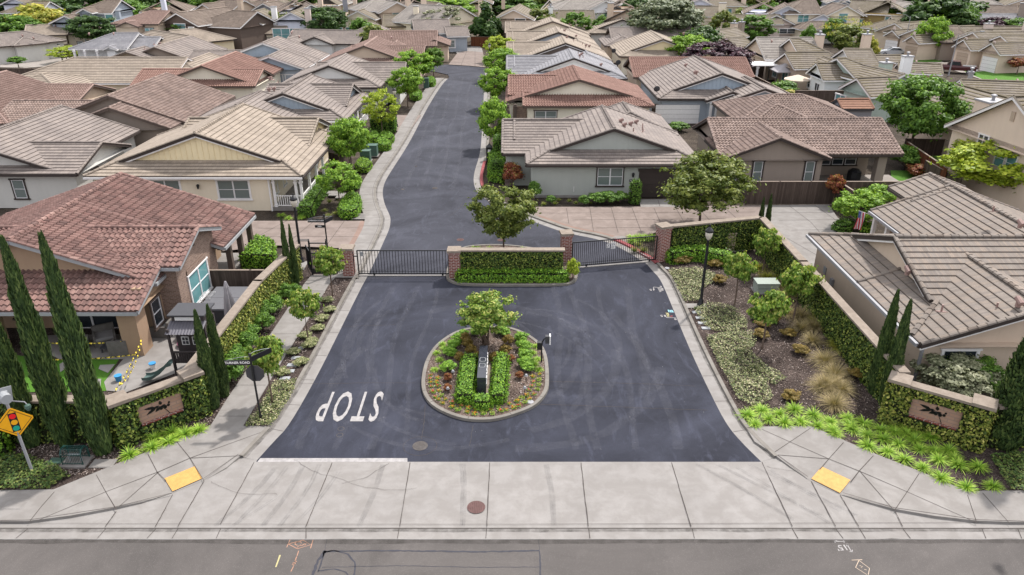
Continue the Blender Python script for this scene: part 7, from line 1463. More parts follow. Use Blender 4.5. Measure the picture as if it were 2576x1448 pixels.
# ================= neighbourhood beyond =================
def far(label, eL, eR, he, ax, dep, ends, roof, wall, trim='white', m=.42, vols=(), wins=(), gar=None, chims=(), ry=None, extra=None, gm=None, name='house', near=1, nv=0):
    if ry is not None: fr, w, dep = xf(eL, eR, ry, he, m)
    else: fr, w = hv(eL, eR, he)
    def ex(h):
        for q in wins: h.win(*q) if not isinstance(q, dict) else h.win(**q)
        if gar: h.garage(*gar)
        zr_ = he + m * (dep if ax == 'a' else w) / 2 + .55
        for q in chims: h.chim(q[0], q[1], q[2] * .68, q[3] * .7, q[4], min(q[5], zr_ + (q[4] < .5) * .3), *q[6:])
        if extra: extra(h, w, dep)
    V = [(0, w, 0, dep, he, m, ax, ends)] + [tuple(v(w, dep)) if callable(v) else v for v in vols]
    return house(label, fr, V, roof, wall, trim, near, gmat=gm, name=name, extra=ex, nvent=nv)
WN = lambda a, z, w=1.6, h=1.2, n=2, gl='glasst', b=.44, tr='white': (a, b, z, w, h, 'f', n, tr, gl, False, .08)
# upper left
far('grey two storey house at the top left corner with arched gable window', (0, 33), (100, 33), 5.4, 'a', 9, ('h', 'g'), 'moss', 'lav', vols=[lambda w, d: (w * .55, w * 1.0, -3, 5, 5.2, .5, 'b', ('g', 'g')), lambda w, d: (w * .2, w * .5, -2, 4, 3.5, .45, 'b', ('g', 'g'))], wins=[WN(2, 3.2), WN(13, 3, 1.4, 1.5, 1, b=-2.56)])
far('blue grey gabled house with a dark solar panel on its roof', (122, 60), (209, 60), 4.6, 'b', 14, ('g', 'g'), 'dkr', 'bluegrey', m=.42, wins=[WN(9, 1.5, 3)], chims=[(11.5, 4, 1, 1, 5, 8.6, 'bluegrey', False)])
far('grey two storey house with arched window behind the solar roof house', (180, 34), (280, 34), 6, 'a', 10, ('h', 'g'), 'dkr', 'bluegrey', vols=[lambda w, d: (w * .25, w * .65, -2, 5, 6.2, .5, 'b', ('g', 'g'))], wins=[WN(8, 4.4, 1.5, 1.5, 1, b=-1.56), WN(17, 3.6, 2)], chims=[(16, 5, 1.2, 1.2, 6, 10.5, 'lav', False)])
far('tan two storey house with shuttered windows and hip roof', (279, 61), (397, 62), 5.3, 'a', 10, ('h', 'g'), 'redbr', 'beige', 'brown', .36, vols=[lambda w, d: (w * .2, w * .68, -1.6, 6, 5.0, .36, 'b', ('g', 'g'))], wins=[WN(2.4, 3.4, 1.2, 1.5, 1), WN(7.6, 3.2, 1.6, 1.6, 2, b=-1.16, tr='dkbrown'), WN(14.5, 3.4, .9, 1.4, 1)], nv=1)
far('dark brown gabled house with big arched window', (398, 62), (498, 66), 5, 'b', 14, ('g', 'g'), 'dkr', 'darkbr', m=.46, wins=[WN(4.4, 2.0, 4.5, 2.2, 3), WN(4.4, 4.3, 2.4, .9, 1)], vols=[lambda w, d: (w * .5, w * 1.75, 3, 14, 4.6, .42, 'a', ('h', 'g'))])
far('brown hip roofed house behind the dark brown one', (350, 32), (470, 30), 5.4, 'a', 12, ('h', 'h'), 'dkr', 'beiged', vols=[lambda w, d: (2, 9, -2, 6, 5, .4, 'b', ('h', 'g'))])
far('tan house with small arched window and tall chimney', (470, 33), (570, 38), 5, 'a', 11, ('h', 'g'), 'dkr', 'beiged', m=.45, vols=[lambda w, d: (2, 11, -1.6, 6, 5, .45, 'b', ('g', 'g'))], wins=[WN(6, 3.6, 1.4, 1.4, 1, b=-1.16), WN(15, 2.8, 1.2, 1.6, 1)], chims=[(15.5, -.3, 1.4, 1, 0, 10.5, 'beiged', False)])
far('dark grey gabled house left of the pinkish one', (572, 32), (650, 33), 4.8, 'a', 10, ('h', 'g'), 'dkr', 'dkgrey', vols=[lambda w, d: (5, 13, -1.4, 6, 4.8, .5, 'b', ('g', 'g'))], wins=[WN(9, 2.8, 2, 1.4, 2, b=-.96)])
far('pinkish gabled house with teal window and tall chimney', (562, 62), (660, 62), 4.6, 'b', 14, ('g', 'g'), 'moss', 'pinkish', m=.46, wins=[WN(10.5, 1.8, 3.2, 2)], chims=[(15.2, 3, 1.5, 1.1, 0, 8.8, 'pinkish', False)])
far('pale lavender gabled house with tall white chimney', (690, 54), (776, 54), 4.8, 'b', 14, ('g', 'g'), 'moss', 'lav', m=.48, wins=[WN(3.2, 1.8, 2.6, 1.6), WN(7.5, 4.6, .7, .7, 1), WN(12, 2, 1.6, 1.6)], chims=[(-.4, 2, 1.4, 1.1, 0, 9.2, 'white', False)])
far('dark grey house with arched window behind the lavender one', (700, 33), (800, 30), 5.4, 'a', 12, ('h', 'h'), 'dkr', 'dkgrey', vols=[lambda w, d: (3, 10, -2, 6, 5.2, .5, 'b', ('g', 'g'))], wins=[WN(6.5, 3.8, 1.6, 1.6, 1, b=-1.56)], chims=[(14, 2, 1.3, 1.3, 5, 11, 'dkgrey', False)])
far('distant hip roofed house at the top between two chimneys', (740, 14), (850, 14), 5.6, 'a', 12, ('h', 'h'), 'moss', 'beige', chims=[(6, 0, 1.4, 1.4, 5, 11.5, 'beige', False)])
far('cream gabled house with chimney behind the small grey hip roof', (859, 49), (944, 50), 4.4, 'b', 14, ('g', 'g'), 'moss', 'cream', m=.45, wins=[WN(1.2, 1.4, 1.2, 1.4, 1)], chims=[(15, 2, 1.4, 1.1, 0, 7.6, 'cream', False)])
far('beige two storey house with solar panels and arched window', (910, 30), (1002, 26), 5.6, 'a', 10, ('h', 'g'), 'pale', 'beiged', vols=[lambda w, d: (3, 11, -2, 6, 5.4, .48, 'b', ('g', 'g'))], wins=[WN(7, 3.8, 2, 1.4, 1, b=-1.56), WN(14, 3.4, 1, 1.4, 1)], chims=[(14.2, 1, 1.4, 1.2, 0, 11, 'beige', False)])
far('white two storey house with dark hip roof left of the big green trees', (1022, 26), (1098, 22), 5.2, 'a', 10, ('h', 'h'), 'dkr', 'white', vols=[lambda w, d: (4, 10, -2, 5, 5, .5, 'b', ('g', 'g'))], wins=[WN(3, 3, 1.6, 1.4), WN(11, 2.8, 2.2, 1.5)], chims=[(1, 1, 1.4, 1.2, 0, 10.5, 'beige', False)])
far('mossy brown single storey roof with white chimney above the long orange brown roof', (962, 68), (1085, 67), 3.2, 'a', 10, ('g', 'g'), 'moss', 'beige', 'brown', .45, ry=38, chims=[(16.6, 3.4, 1.2, 1.2, 3, 6.6, 'white', True)], nv=3)
far('cream gabled house with teal windows left of the dark pine', (1107, 64), (1212, 50), 4, 'b', 13, ('g', 'g'), 'pale', 'cream', m=.42, wins=[WN(13.5, 1.6, 2.8, 1.8), WN(8, .8, 2.4, .8, 1, 'glass')], chims=[(18.6, 4, .9, .9, 3, 9, 'beige', True)])
far('beige gabled house with arched window right of the dark pine', (1240, 50), (1344, 51), 4.6, 'b', 14, ('g', 'g'), 'moss', 'beige', m=.46, wins=[WN(5.2, 1.6, 5.2, 2, 3), WN(5.4, 3.9, 2, .9, 1, 'glass')])
far('mossy brown single storey roof with chimney right of the palm', (1389, 68), (1499, 68), 3.2, 'a', 11, ('g', 'g'), 'moss', 'beige', 'brown', .46, ry=28, chims=[(-.2, 4, 1.4, 1.2, 0, 7.2, 'white', True)], nv=3)
far('white two storey house with grey hip roof behind the mossy brown one', (1405, 26), (1510, 24), 5.8, 'a', 10, ('h', 'g'), 'pale', 'white', vols=[lambda w, d: (5, 14, -2, 6, 5.4, .5, 'b', ('g', 'g'))], wins=[WN(2.5, 3.8, 1.6, 1.6), WN(10, 3.6, 1.6, 1.6, 2, b=-1.56), WN(16, 2.4, 2, 1.4)])
far('beige gabled house with teal windows and brown roof left of the willow', (1519, 54), (1636, 62), 4.4, 'b', 14, ('g', 'g'), 'dkr', 'beiged', 'dkbrown', m=.46, wins=[WN(4, 1.6, 4.4, 2, 3), WN(14, 1.8, 2, 1.6)], chims=[(.2, 2, 1.4, 1.1, 0, 9, 'beiged', False)])
far('brown hip roofed upper storey behind the beige gabled house', (1530, 28), (1610, 28), 6, 'a', 10, ('h', 'h'), 'dkr', 'beiged', wins=[WN(10, 4.2, 1.6, 1.4)])
for i, (x0, x1, y, rf_, wl_, lb) in enumerate(((0, 70, 12, 'moss', 'lav', 'distant roof in the very top left corner'), (560, 640, 14, 'dkr', 'beiged', 'distant brown roof at the top beside the dark trees'), (640, 720, 10, 'moss', 'beige', 'distant arched gable at the top above the lavender house'), (800, 870, 12, 'pale', 'beige', 'distant pale roof at the top above the dark green tree'), (1090, 1150, 8, 'pale', 'white', 'distant roof behind the big light green trees'), (1360, 1400, 24, 'pale', 'cream', 'distant cream gable right of the palm'), (1180, 1240, 10, 'dkr', 'beiged', 'distant brown gable above the dark pine'), (1600, 1650, 10, 'moss', 'greyl', 'distant grey roof left of the willow'),
        (1720, 1800, 14, 'pale', 'lav', 'distant lavender roof at the top right of the willow'), (1790, 1880, 16, 'moss', 'beige', 'distant mossy roof at the top, first right of the lavender one'), (2080, 2150, 8, 'pale', 'bluegrey', 'distant pale blue gable at the top centre right'), (2180, 2260, 12, 'pale', 'pinkish', 'distant pinkish roof left of the tall palm trunk'), (2262, 2330, 24, 'pale', 'beige', 'distant roof between the palm trunk and the tall pines'), (2440, 2520, 10, 'pale', 'white', 'distant white gable at the top right'), (2530, 2620, 14, 'moss', 'beige', 'distant roof in the top right corner'), (1000, 1040, 8, 'moss', 'beige', 'distant roof above the beige solar house'), (1510, 1560, 12, 'pale', 'white', 'distant white house above the brown hip roof'))):
    far(lb, (x0, y), (x1, y + (i % 3)), 5.4, 'a' if i % 2 else 'b', 11, ('g', 'h') if i % 2 else ('g', 'g'), rf_, wl_, wins=[WN(4, 3.4, 1.6, 1.4)], chims=[(8, 3, 1.3, 1.2, 4, 10.5, wl_, False)] if i % 3 == 0 else ())
# upper right
far('beige long roofed house with pale chimney right of the willow', (1742, 42), (1830, 43), 3.6, 'a', 10, ('g', 'g'), 'moss', 'cream', ry=17, m=.45, chims=[(6.5, 2, 2.2, 1.2, 0, 8, 'cream', False)], nv=1)
far('mossy single storey roof below the pale chimney', (1722, 72), (1800, 72), 3, 'a', 9, ('g', 'g'), 'moss', 'beiged', ry=56, m=.42)
far('grey gabled house with arched windows and brown roof', (1870, 36), (1972, 38), 4.8, 'a', 11, ('h', 'h'), 'dkr', 'lav', vols=[lambda w, d: (5, 12, -2, 6, 5, .5, 'b', ('g', 'g')), lambda w, d: (13, 18, -2.4, 4, 4, .5, 'b', ('g', 'g'))], wins=[WN(8.5, 3.2, 2.4, 1.4, 2, b=-1.56), WN(15.5, 2.6, 1.2, 1.4, 1, b=-1.96)])
far('long pinkish house with mossy roof and white eaves', (1836, 62), (1972, 62), 3.4, 'a', 10, ('g', 'g'), 'moss', 'pinkish', ry=38, m=.5, vols=[lambda w, d: (w - 5, w + 3, 2, 9, 3.2, .45, 'b', ('g', 'g'))], wins=[WN(12, 1.6, 3.2, .9, 2, 'glass')], nv=2)
far('beige two storey house with arched window and double garage', (1975, 36), (2070, 36), 5.2, 'a', 11, ('h', 'g'), 'dkr', 'cream', m=.45, vols=[lambda w, d: (8, 15.5, -1.5, 6, 5.0, .5, 'b', ('g', 'g')), lambda w, d: (1.5, 14, -5, 1, 2.7, .4, 'a', ('h', 'h'))], wins=[WN(11.5, 3.5, 1.8, 1.9, 1, b=-1.06), WN(4, 3.6, 2.2, 1.4, 2, 'glasst'), WN(16, 3, .8, 1.2, 1)], gar=(8.6, -4.56, 9, 2.2))
far('tan gabled house with mossy roof left of the pale chimney house', (1795, 106), (1885, 92), 3, 'a', 9, ('g', 'g'), 'moss', 'tanwall', ry=76, m=.45, chims=[(13, 4, 1.6, 1.4, 2, 6.6, 'beige', True), (16, 4.2, 1.5, 1.2, 2, 6.2, 'brownwall', True)])
far('small brown gabled house with mossy roof', (1858, 124), (1902, 120), 2.9, 'a', 8, ('g', 'g'), 'moss', 'brownwall', 'dkbrown', ry=95, m=.48)
far('pale roofed beige house with patio cover and round chimneys', (1925, 150), (2072, 150), 3, 'a', 12, ('g', 'g'), 'pale', 'beige', ry=96, m=.42, chims=[(9.2, 4.5, 1.6, 1.6, 3, 7.3, 'beige', True), (16.5, 5, 1.6, 1.6, 3, 7.6, 'beige', True)],
    extra=lambda h, w, d: (h.box('patio_roof', -7, 3.5, -3.5, .3, 2.55, 2.68, 'white'), [post(h, a, -3.2, 0, 2.55, .3) for a in (-6.5, -2, 2)], h.win(2.6, .44, .8, 2, 1.6, 'f', 2, 'white', 'glass')))
far('tan gabled house with mossy roof and white door frame', (1998, 174), (2110, 172), 2.9, 'a', 10, ('g', 'g'), 'moss', 'beiged', ry=133, m=.5, vols=[lambda w, d: (w * .45, w * 1.35, 4, 13, 3.6, .5, 'a', ('g', 'h'))], wins=[], extra=lambda h, w, d: (h.win(.44, 3.2, .4, 1.8, 1.6, 'l', 2, 'white', 'glasst'), h.win(.44, 6.6, .8, 1.2, 1.2, 'l', 2, 'white', 'glasst')), nv=2)
far('white house with mossy gable roof and white chimney', (2071, 203), (2145, 203), 3.0, 'a', 10, ('g', 'g'), 'moss', 'white', ry=160, m=.55, vols=[lambda w, d: (w * .6, w * 1.9, 1.5, 12, 3.1, .45, 'b', ('h', 'g')), lambda w, d: (w * 1.5, w * 2.5, 4, 13, 3.6, .45, 'a', ('g', 'g'))], chims=[(12.4, 5.0, 1.7, 1.3, 2, 7.6, 'white', True)], extra=lambda h, w, d: (h.win(.44, 2.6, .3, 1.4, 1.9, 'l', 2, 'white', 'glass'), h.win(.44, 5.4, 1.2, .9, 1, 'l', 1, 'white', 'glass')))
far('sage green house with grey chimney left of the large round tree', (2190, 245), (2290, 240), 3, 'a', 10, ('g', 'g'), 'moss', 'sage', ry=196, m=.55, vols=[lambda w, d: (w * .75, w * 1.9, 3.5, 13, 3.4, .42, 'b', ('g', 'g')), lambda w, d: (w * .8, w * 1.9, 8, 17, 3.4, .42, 'a', ('g', 'h'))], chims=[(8.5, 9, 1.8, 1.4, 2, 7.9, 'sage', True)], extra=lambda h, w, d: (h.win(.44, 2.6, 1, 1.2, 1.2, 'l', 2, 'white', 'glasst'), h.win(.44, 5.6, 1, 1.8, 1.2, 'l', 2, 'white', 'glasst')))
far('brown mossy roof between the chimneys and the pickup', (2262, 183), (2372, 188), 3, 'a', 10, ('g', 'g'), 'moss', 'beiged', ry=160, m=.4, nv=2)
far('short mossy ridge below the two silver cars', (2200, 158), (2286, 158), 3, 'a', 10, ('g', 'g'), 'moss', 'beiged', ry=140, m=.4)
far('long mossy roof across the right edge below the lawn', (2430, 244), (2640, 252), 3, 'a', 11, ('g', 'g'), 'moss', 'beiged', ry=205, m=.45, chims=[(1.6, 5, .6, .6, 3.5, 6.2, 'galv', True)], nv=2)
far('large beige two storey gabled house at the right edge with three windows', (2377, 317), (2685, 426), 4.6, 'b', 14, ('g', 'g'), 'moss', 'beige', m=.55, vols=[lambda w, d: (-12, .5, 4.5, 14, 3.6, .45, 'a', ('g', 'g'))], chims=[(-.6, 4.2, 2.6, 2.6, 3.0, 6.4, 'beige', True)],
    wins=[(4.2, .44, 3.3, 1.1, 1.5, 'f', 2, 'white', 'glass', False, .06), (6.4, .44, 2.9, 1.0, 1.3, 'f', 1, 'white', 'glasst', False, .06), (7.6, .44, 2.8, 1.0, 1.3, 'f', 1, 'white', 'glasst', False, .06), (1.3, .44, 1.7, 1.0, .9, 'f', 1, 'white', 'blind', False, .06)], extra=lambda h, w, d: h.box('gable_vent', 6.3, 6.7, .38, .44, 6.4, 7.1, 'tan'))
def garh(lab, eL, eR, dx, rf_='moss', ww=2.6, gm_='white', ww2=None):
    def ex(h, w, d): h.garage(w * .5, .44, ww, 2.2, 'f', gm_); h.box('gable_ornament', w * .5 - .25, w * .5 + .25, .36, .45, 3.5, 4.6, 'pinkish')
    return far(lab, eL, eR, 2.9, 'b', 9, ('g', 'g'), rf_, 'beige', m=.62, vols=[lambda w, d: (-5, w - .3, 3.5, 3.5 + dx, 3.1, .42, 'b', ('g', 'g')), lambda w, d: (-11, -4, 6, 4 + dx, 3.1, .42, 'b', ('h', 'g'))], extra=ex)
garh('beige garage gable with white door and small flag', (2222, 90), (2262, 95), 15); garh('peach garage gable left of the oval street tree', (2271, 104), (2311, 110), 13, gm_='tan'); garh('beige garage gable with plain door behind the pickup', (2395, 118), (2443, 127), 18, gm_='tan'); garh('cream garage gable with panelled white door at the right edge', (2462, 128), (2516, 138), 20, ww=3.2)
far('ochre two storey house with mossy roof left of the palm trunk', (2130, 38), (2230, 42), 4.8, 'a', 10, ('g', 'g'), 'moss', 'ochre2', m=.5, vols=[lambda w, d: (w * .4, w * 1.5, -1, 10, 5.2, .5, 'a', ('h', 'h')), lambda w, d: (0, 4, -1.5, 5, 4.8, .6, 'b', ('g', 'g'))], wins=[WN(9.4, 3.2, 4, 1.6, 2, b=-.56)], chims=[(19, 3, 2.4, 1.4, 3, 9, 'ochre2', False)], nv=2)
far('pale roofed white house behind the bare tree', (2070, 34), (2190, 36), 4.4, 'a', 12, ('h', 'h'), 'pale', 'white', m=.4, vols=[lambda w, d: (8, 15, -1.5, 6, 4.4, .5, 'b', ('g', 'g'))], wins=[WN(5, 2.2, 1.4, 1.6, 2, 'glass')], chims=[(15, 5, 1.6, 1.3, 3, 8.5, 'pinkish', False)])
far('low mossy roof behind the garage gables', (2250, 70), (2350, 72), 3.4, 'a', 10, ('g', 'g'), 'moss', 'beige', ry=42, m=.45, chims=[(14, 4, 1.3, 1.2, 3, 6.6, 'pinkish', True)])
far('brown roofed house behind the peach garage gable', (2368, 108), (2440, 108), 3, 'a', 10, ('g', 'g'), 'dkr', 'brownwall', 'dkbrown', ry=66, m=.45, chims=[(17, 4.6, 1.8, 1.4, 2, 7, 'pinkish', True)])
far('grey house with tall tan chimney and teal window at the top right', (2436, 40), (2560, 44), 4.4, 'a', 11, ('g', 'g'), 'dkr', 'sage', ry=14, m=.46, wins=[WN(3.4, 1.6, 4.2, 2, 3), WN(4, 3.9, 1.4, .8, 1, 'glass')], chims=[(9.6, -.5, 2.6, 1.4, 0, 9.2, 'brownwall', False)], nv=2)
far('white tiled low roof right of the purple tree', (2478, 68), (2600, 68), 3, 'a', 9, ('g', 'g'), 'bluegrey', 'white', ry=36, m=.42)
far('long mossy roof right of the purple tree across the right edge', (2440, 104), (2640, 104), 3, 'a', 12, ('g', 'g'), 'moss', 'beige', ry=68, m=.45, chims=[(4.6, 3.4, 1.8, 1.4, 2, 6.6, 'pinkish', True)])
# garden shed, parasols, gazebo, pool
fr, w = hv((2119, 275), (2199, 275), 2.3)
house('grey garden shed with brown shingle roof behind the brown barrel tiled roof', fr, [(0, w, 0, 3.2, 2.3, .45, 'a', ('g', 'g'))], 'shed', 'dkgrey', 'charcoal', 1, name='garden_shed', cat='shed', oh=.12)
def canopy(px, py, w, h, mat, label, n=4, name='gazebo', ph=2.2, dome=.5, pole=True):
    b = P(px, py, 0); o = thing(name, label, name.replace('_', ' '), b); ms = MB(); r = w / 2 * (1.414 if n == 4 else 1)
    ms.lathe([(r, ph - .12), (r, ph), (r * .5, ph + dome * .55), (r * .12, ph + dome), (0, ph + dome + .05)], b, n, Matrix.Rotation(R(45), 4, 'Z') if n == 4 else None); ms.build('canopy', M[mat], o)
    if n == 4:
        for sx, sy in ((-1, -1), (1, -1), (1, 1), (-1, 1)): MB().box(b.x + sx * w / 2 * .95 - .05, b.x + sx * w / 2 * .95 + .05, b.y + sy * w / 2 * .95 - .05, b.y + sy * w / 2 * .95 + .05, 0, ph).build('leg', M['charcoal'], o)
    else: MB().tube([b, b + Vector((0, 0, ph + dome))], .03, 6).build('pole', M['charcoal'], o)
M['canvasg'] = plain('grey_canvas', (.36, .34, .35), .9); M['canvast'] = plain('tan_canvas', (.55, .46, .37), .9); M['canvasb'] = plain('blue_canvas', (.27, .32, .45), .9)
canopy(1972, 217, 3.8, 2.3, 'canvasg', 'grey gazebo canopy in the back yard beside the white house', 4, dome=.9); canopy(2000, 240, 3.6, 2, 'canvast', 'tan parasol in front of the grey gazebo', 8, 'garden_parasol', 2.1, .5); canopy(2110, 245, 3.4, 2, 'canvasb', 'pale blue parasol against the back yard fence', 8, 'garden_parasol', 2.0, .4); canopy(2026, 220, 3.0, 2, 'canvasg', 'second grey canopy close to the white wall', 4, dome=.5)
canopy(1754, 110, 3.2, 2, 'canvasg', 'small grey canopy behind the purple tree', 4, dome=.6)
M['pool'] = plain('pool_water', (.10, .42, .40), .1, .5); PB = sheet('pool_water', gp([(2058, 278), (2090, 278), (2092, 266), (2066, 264)]), .05, M['pool'])
sheet('patio', gp([(1990, 268), (2100, 290), (2130, 262), (2060, 240), (2000, 248)]), .02, M['gold'])
# --- fences
def bfence(label, A, B, h=1.8, mat='fence', pts=None, name='board_fence', cap='tan', lattice=0):
    P_ = pts or [P(*A, h), P(*B, h)]; P_ = [Vector((p.x, p.y, 0)) for p in P_]; o = thing(name, label, 'fence', P_[0])
    pn = MB(); cp = MB(); u = 0
    for p, q in zip(P_, P_[1:]):
        L = (q - p).length; d = (q - p) / L; n = Vector((-d.y, d.x, 0)) * .02
        for s_ in (1, -1): V = [p + n * s_, q + n * s_, q + n * s_ + Vector((0, 0, h)), p + n * s_ + Vector((0, 0, h))]; pn.face(V, [(u, 0), (u + L, 0), (u + L, h), (u, h)])
        cp.beam(p + Vector((0, 0, h + .02)), q + Vector((0, 0, h + .02)), .14, .04); u += L
        for i in range(int(L / 2.4) + 1): r_ = p + d * min(i * 2.4, L); MB().box(r_.x - .06, r_.x + .06, r_.y - .06, r_.y + .06, 0, h + .05).build('fence_post', M[mat], o)
    pn.build('boards', M[mat], o); cp.build('cap_rail', M['fcap'], o); return o
M['fcap'] = plain('fence_cap', (.24, .19, .155), .9)
bfence('weathered board fence behind the pink driveway below the brown house', (1884, 458), (2325, 458)); bfence('board fence running diagonally beside the flag tree', (2111, 458), (2190, 508)); bfence('board fence between the cream house and the street tree', (828, 384), (853, 392)); bfence('diagonal board fence beside the transformer boxes', (853, 392), (878, 372))
bfence('board fence with cap rail beside the hot tub', (523, 681), (664, 681), 1.7, 'fence'); bfence('dark board fence at the left edge behind the grey houses', (-40, 172), (97, 173), 1.8); bfence('red stained fence at the end of the street', (1185, 93), (1240, 94), 1.9, 'fencer'); bfence('red stained fence right of the hedge at the end of the street', (1232, 85), (1296, 84), 1.9, 'fencer')
bfence('long board fence behind the terracotta and blue grey houses', (1880, 182), (2090, 288)); bfence('board fence behind the blue parasol', (2002, 229), (2142, 229), 2.2); bfence('dark board fence behind the round bushes', (1874, 165), (1958, 164), 2.0); bfence('fence with lattice top beside the pergola', (2284, 358), (2384, 425), 1.9, 'fencer'); bfence('weathered fence at the foot of the beige gabled house', (2280, 350), (2400, 352), 1.8); bfence('fence between the garden lawns on the right', (2330, 405), (2420, 452), 1.6)
bfence('short board fence right of the terracotta house', (1642, 262), (1662, 264), 1.8); bfence('board fence left of the blue grey porch post', (1528, 160), (1555, 158), 1.8)
b = P(2350, 395, 0); o = thing('pergola', 'white pergola beside the beige gabled house', 'pergola', b)
for i in range(12): MB().box(b.x + 0 + i * .38, b.x + .08 + i * .38, b.y - .5, b.y + 3.4, 2.4, 2.5).build('rafter', M['white'], o)
for sx in (0.2, 4.0): MB().box(b.x + sx, b.x + sx + .2, b.y, b.y + .2, 0, 2.4).build('post', M['white'], o)
MB().box(b.x - .1, b.x + 4.6, b.y, b.y + .15, 2.25, 2.4).build('beam', M['white'], o)
# --- vehicles
def pane(mb, l): mb.face(l)
def car(px, py, rot, col, label, kind='car', name='parked_car'):
    b = P(px, py, .03); o = thing(name, label, 'pickup truck' if kind == 'pickup' else 'car', b); T = Matrix.Translation(b) @ Matrix.Rotation(rot, 4, 'Z'); pm = plain('car_paint_' + label[:9].replace(' ', '_'), col, .25, .6, .2)
    if kind == 'pickup': prof = [(-2.75, .45), (-2.8, .95), (-2.75, 1.1), (-.75, 1.12), (-.7, 1.12), (-.45, 1.72), (.85, 1.76), (1.35, 1.16), (2.6, 1.02), (2.75, .8), (2.75, .42)]; L = 5.5; wl = .95
    else: prof = [(-2.2, .35), (-2.25, .8), (-2.1, .98), (-1.5, 1.02), (-.95, 1.42), (.35, 1.46), (1.05, 1.0), (2.0, .86), (2.2, .66), (2.2, .32)]; L = 4.4; wl = .88
    mb = MB(); n = len(prof)
    def sec(x, z): t = 0 if z < 1.12 else .14; return [T @ Vector((x, s * (wl - t), z)) for s in (-1, 1)]
    S = [sec(*p) for p in prof]
    for i in range(n - 1): mb.face([S[i][0], S[i][1], S[i + 1][1], S[i + 1][0]][::-1])
    mid = [(x, z) for x, z in prof]
    for s in (0, 1): f = [q[s] for q in S]; mb.face(f if s else f[::-1])
    mb.build('body', pm, o)
    g = MB()
    up = [i for i in range(n) if prof[i][1] > 1.3]; i0, i1 = up[0], up[-1]
    for a, c in ((i0 - 1, i0), (i1, i1 + 1)):
        A = [S[a][0].lerp(S[a][1], .1), S[a][0].lerp(S[a][1], .9), S[c][0].lerp(S[c][1], .92), S[c][0].lerp(S[c][1], .08)]; nn = (A[1] - A[0]).cross(A[3] - A[0]).normalized(); nn = nn if nn.z > 0 else -nn; g.face([q.lerp(sum(A, Vector()) / 4, .08) + nn * .012 for q in A])
    g.build('windscreen', M['glass'], o)
    for s in (0, 1):
        sg = -1 if s == 0 else 1; Q = [S[i0 - 1][s], S[i0][s], S[i1][s], S[i1 + 1][s]]; c_ = sum(Q, Vector()) / 4; off = (T.to_3x3() @ Vector((0, sg, 0))) * .012; MB().face([q.lerp(c_, .14) + off for q in Q]).build('side_window', M['glass'], o)
    for x in (-L * .33, L * .33):
        for s in (-1, 1):
            w = MB().lathe([(.2, -.1), (.34, -.1), (.34, .1), (.2, .1)], T @ Vector((x, s * (wl - .06), .32)), 14, (T.to_3x3() @ Matrix.Rotation(R(90), 3, 'X')).to_4x4()).build('wheel', M['charcoal'], o); MB().lathe([(0, -.11), (.2, -.11), (.2, .11), (0, .11)], T @ Vector((x, s * (wl - .06), .32)), 10, (T.to_3x3() @ Matrix.Rotation(R(90), 3, 'X')).to_4x4()).build('rim', M['galv'], w)
    if kind == 'pickup': MB().box(-2.65, -.85, -.78, .78, 1.06, 1.125, T).build('load_bed', M['charcoal'], o); MB().box(-2.9, -2.76, -.9, .9, .42, .6, T).build('bumper', M['galv'], o)
    for s in (-.75, .75): MB().box(prof[-1][0] - .03, prof[-1][0] + .02, s * wl - .12, s * wl + .12, .6, .76, T).build('headlight', M['white'], o); MB().box(-L / 2 - .06, -L / 2, s * wl - .08, s * wl + .08, .7, .88, T).build('tail_light', M['red'], o)
    return o
car(2402, 183, R(150), (.06, .012, .014), 'dark red pickup truck parked beside the street lamp', 'pickup', 'pickup_truck'); car(2064, 90, R(205), (.012, .012, .018), 'black car on the driveway by the bare tree'); car(2084, 93, R(200), (.05, .05, .06), 'dark car partly hidden by the bare tree'); car(2168, 138, R(160), (.5, .52, .55), 'silver car roof seen beyond the mossy roofs, left of two'); car(2245, 141, R(165), (.55, .57, .6), 'silver car roof beside the first street lamp, right of two'); car(2386, 190, R(150), (.4, .42, .46), 'grey car hidden behind the lamp below the pickup') if 0 else None
for i, (x, c_) in enumerate(((2259, 'dkgreen'), (2268, 'dkgreen'))):
    b = P(x, 124, 0); o = thing('wheelie_bin', ['green wheeled bin left of two beside the garage gable', 'green wheeled bin right of two beside the garage gable'][i], 'bin', b, 'wheeled bins'); MB().lathe([(.3, 0), (.42, 1.0)], b, 4, Matrix.Rotation(R(45), 4, 'Z')).build('body', M[c_], o); MB().box(b.x - .34, b.x + .34, b.y - .36, b.y + .34, 1.0, 1.08).build('lid', M[c_], o)
# --- street lamps and poles
def cobra(px, py, top, arm, label):
    b = P(px, py, 0); h = hgt(px, py, top); o = thing('street_light', label, 'street light', b); MB().tube([b, b + Vector((0, 0, h))], [.11, .06], 8).build('pole', M['galv'], o); e = b + Vector((arm, -.3, h + .5)); MB().tube([b + Vector((0, 0, h - .3)), b + Vector((arm * .4, -.1, h + .3)), e], .035, 6).build('arm', M['galv'], o); MB().box(e.x - .35 + (arm > 0) * .1, e.x + .35, e.y - .12, e.y + .12, e.z - .08, e.z + .06).build('lamp_head', M['grey'], o)
cobra(2270, 138, 42, -2.4, 'tall galvanised street light left of the oval street tree'); cobra(2386, 191, 88, 3.2, 'tall galvanised street light beside the dark red pickup'); cobra(1502, 66, 5, -.4, 'street light right of the mossy brown roof'); cobra(1880, 50, 2, .8, 'street light above the long pinkish house'); cobra(351, 30, 14, .6, 'distant street light at the top left')
b = P(2232, 64, 0); o = thing('utility_pole', 'tall bare trunk like pole rising out of the top right', 'pole', b); MB().tube([b, b + Vector((.2, 0, 5)), b + Vector((.6, 0, 13))], [.35, .3, .25], 8).build('trunk', M['bark'], o)
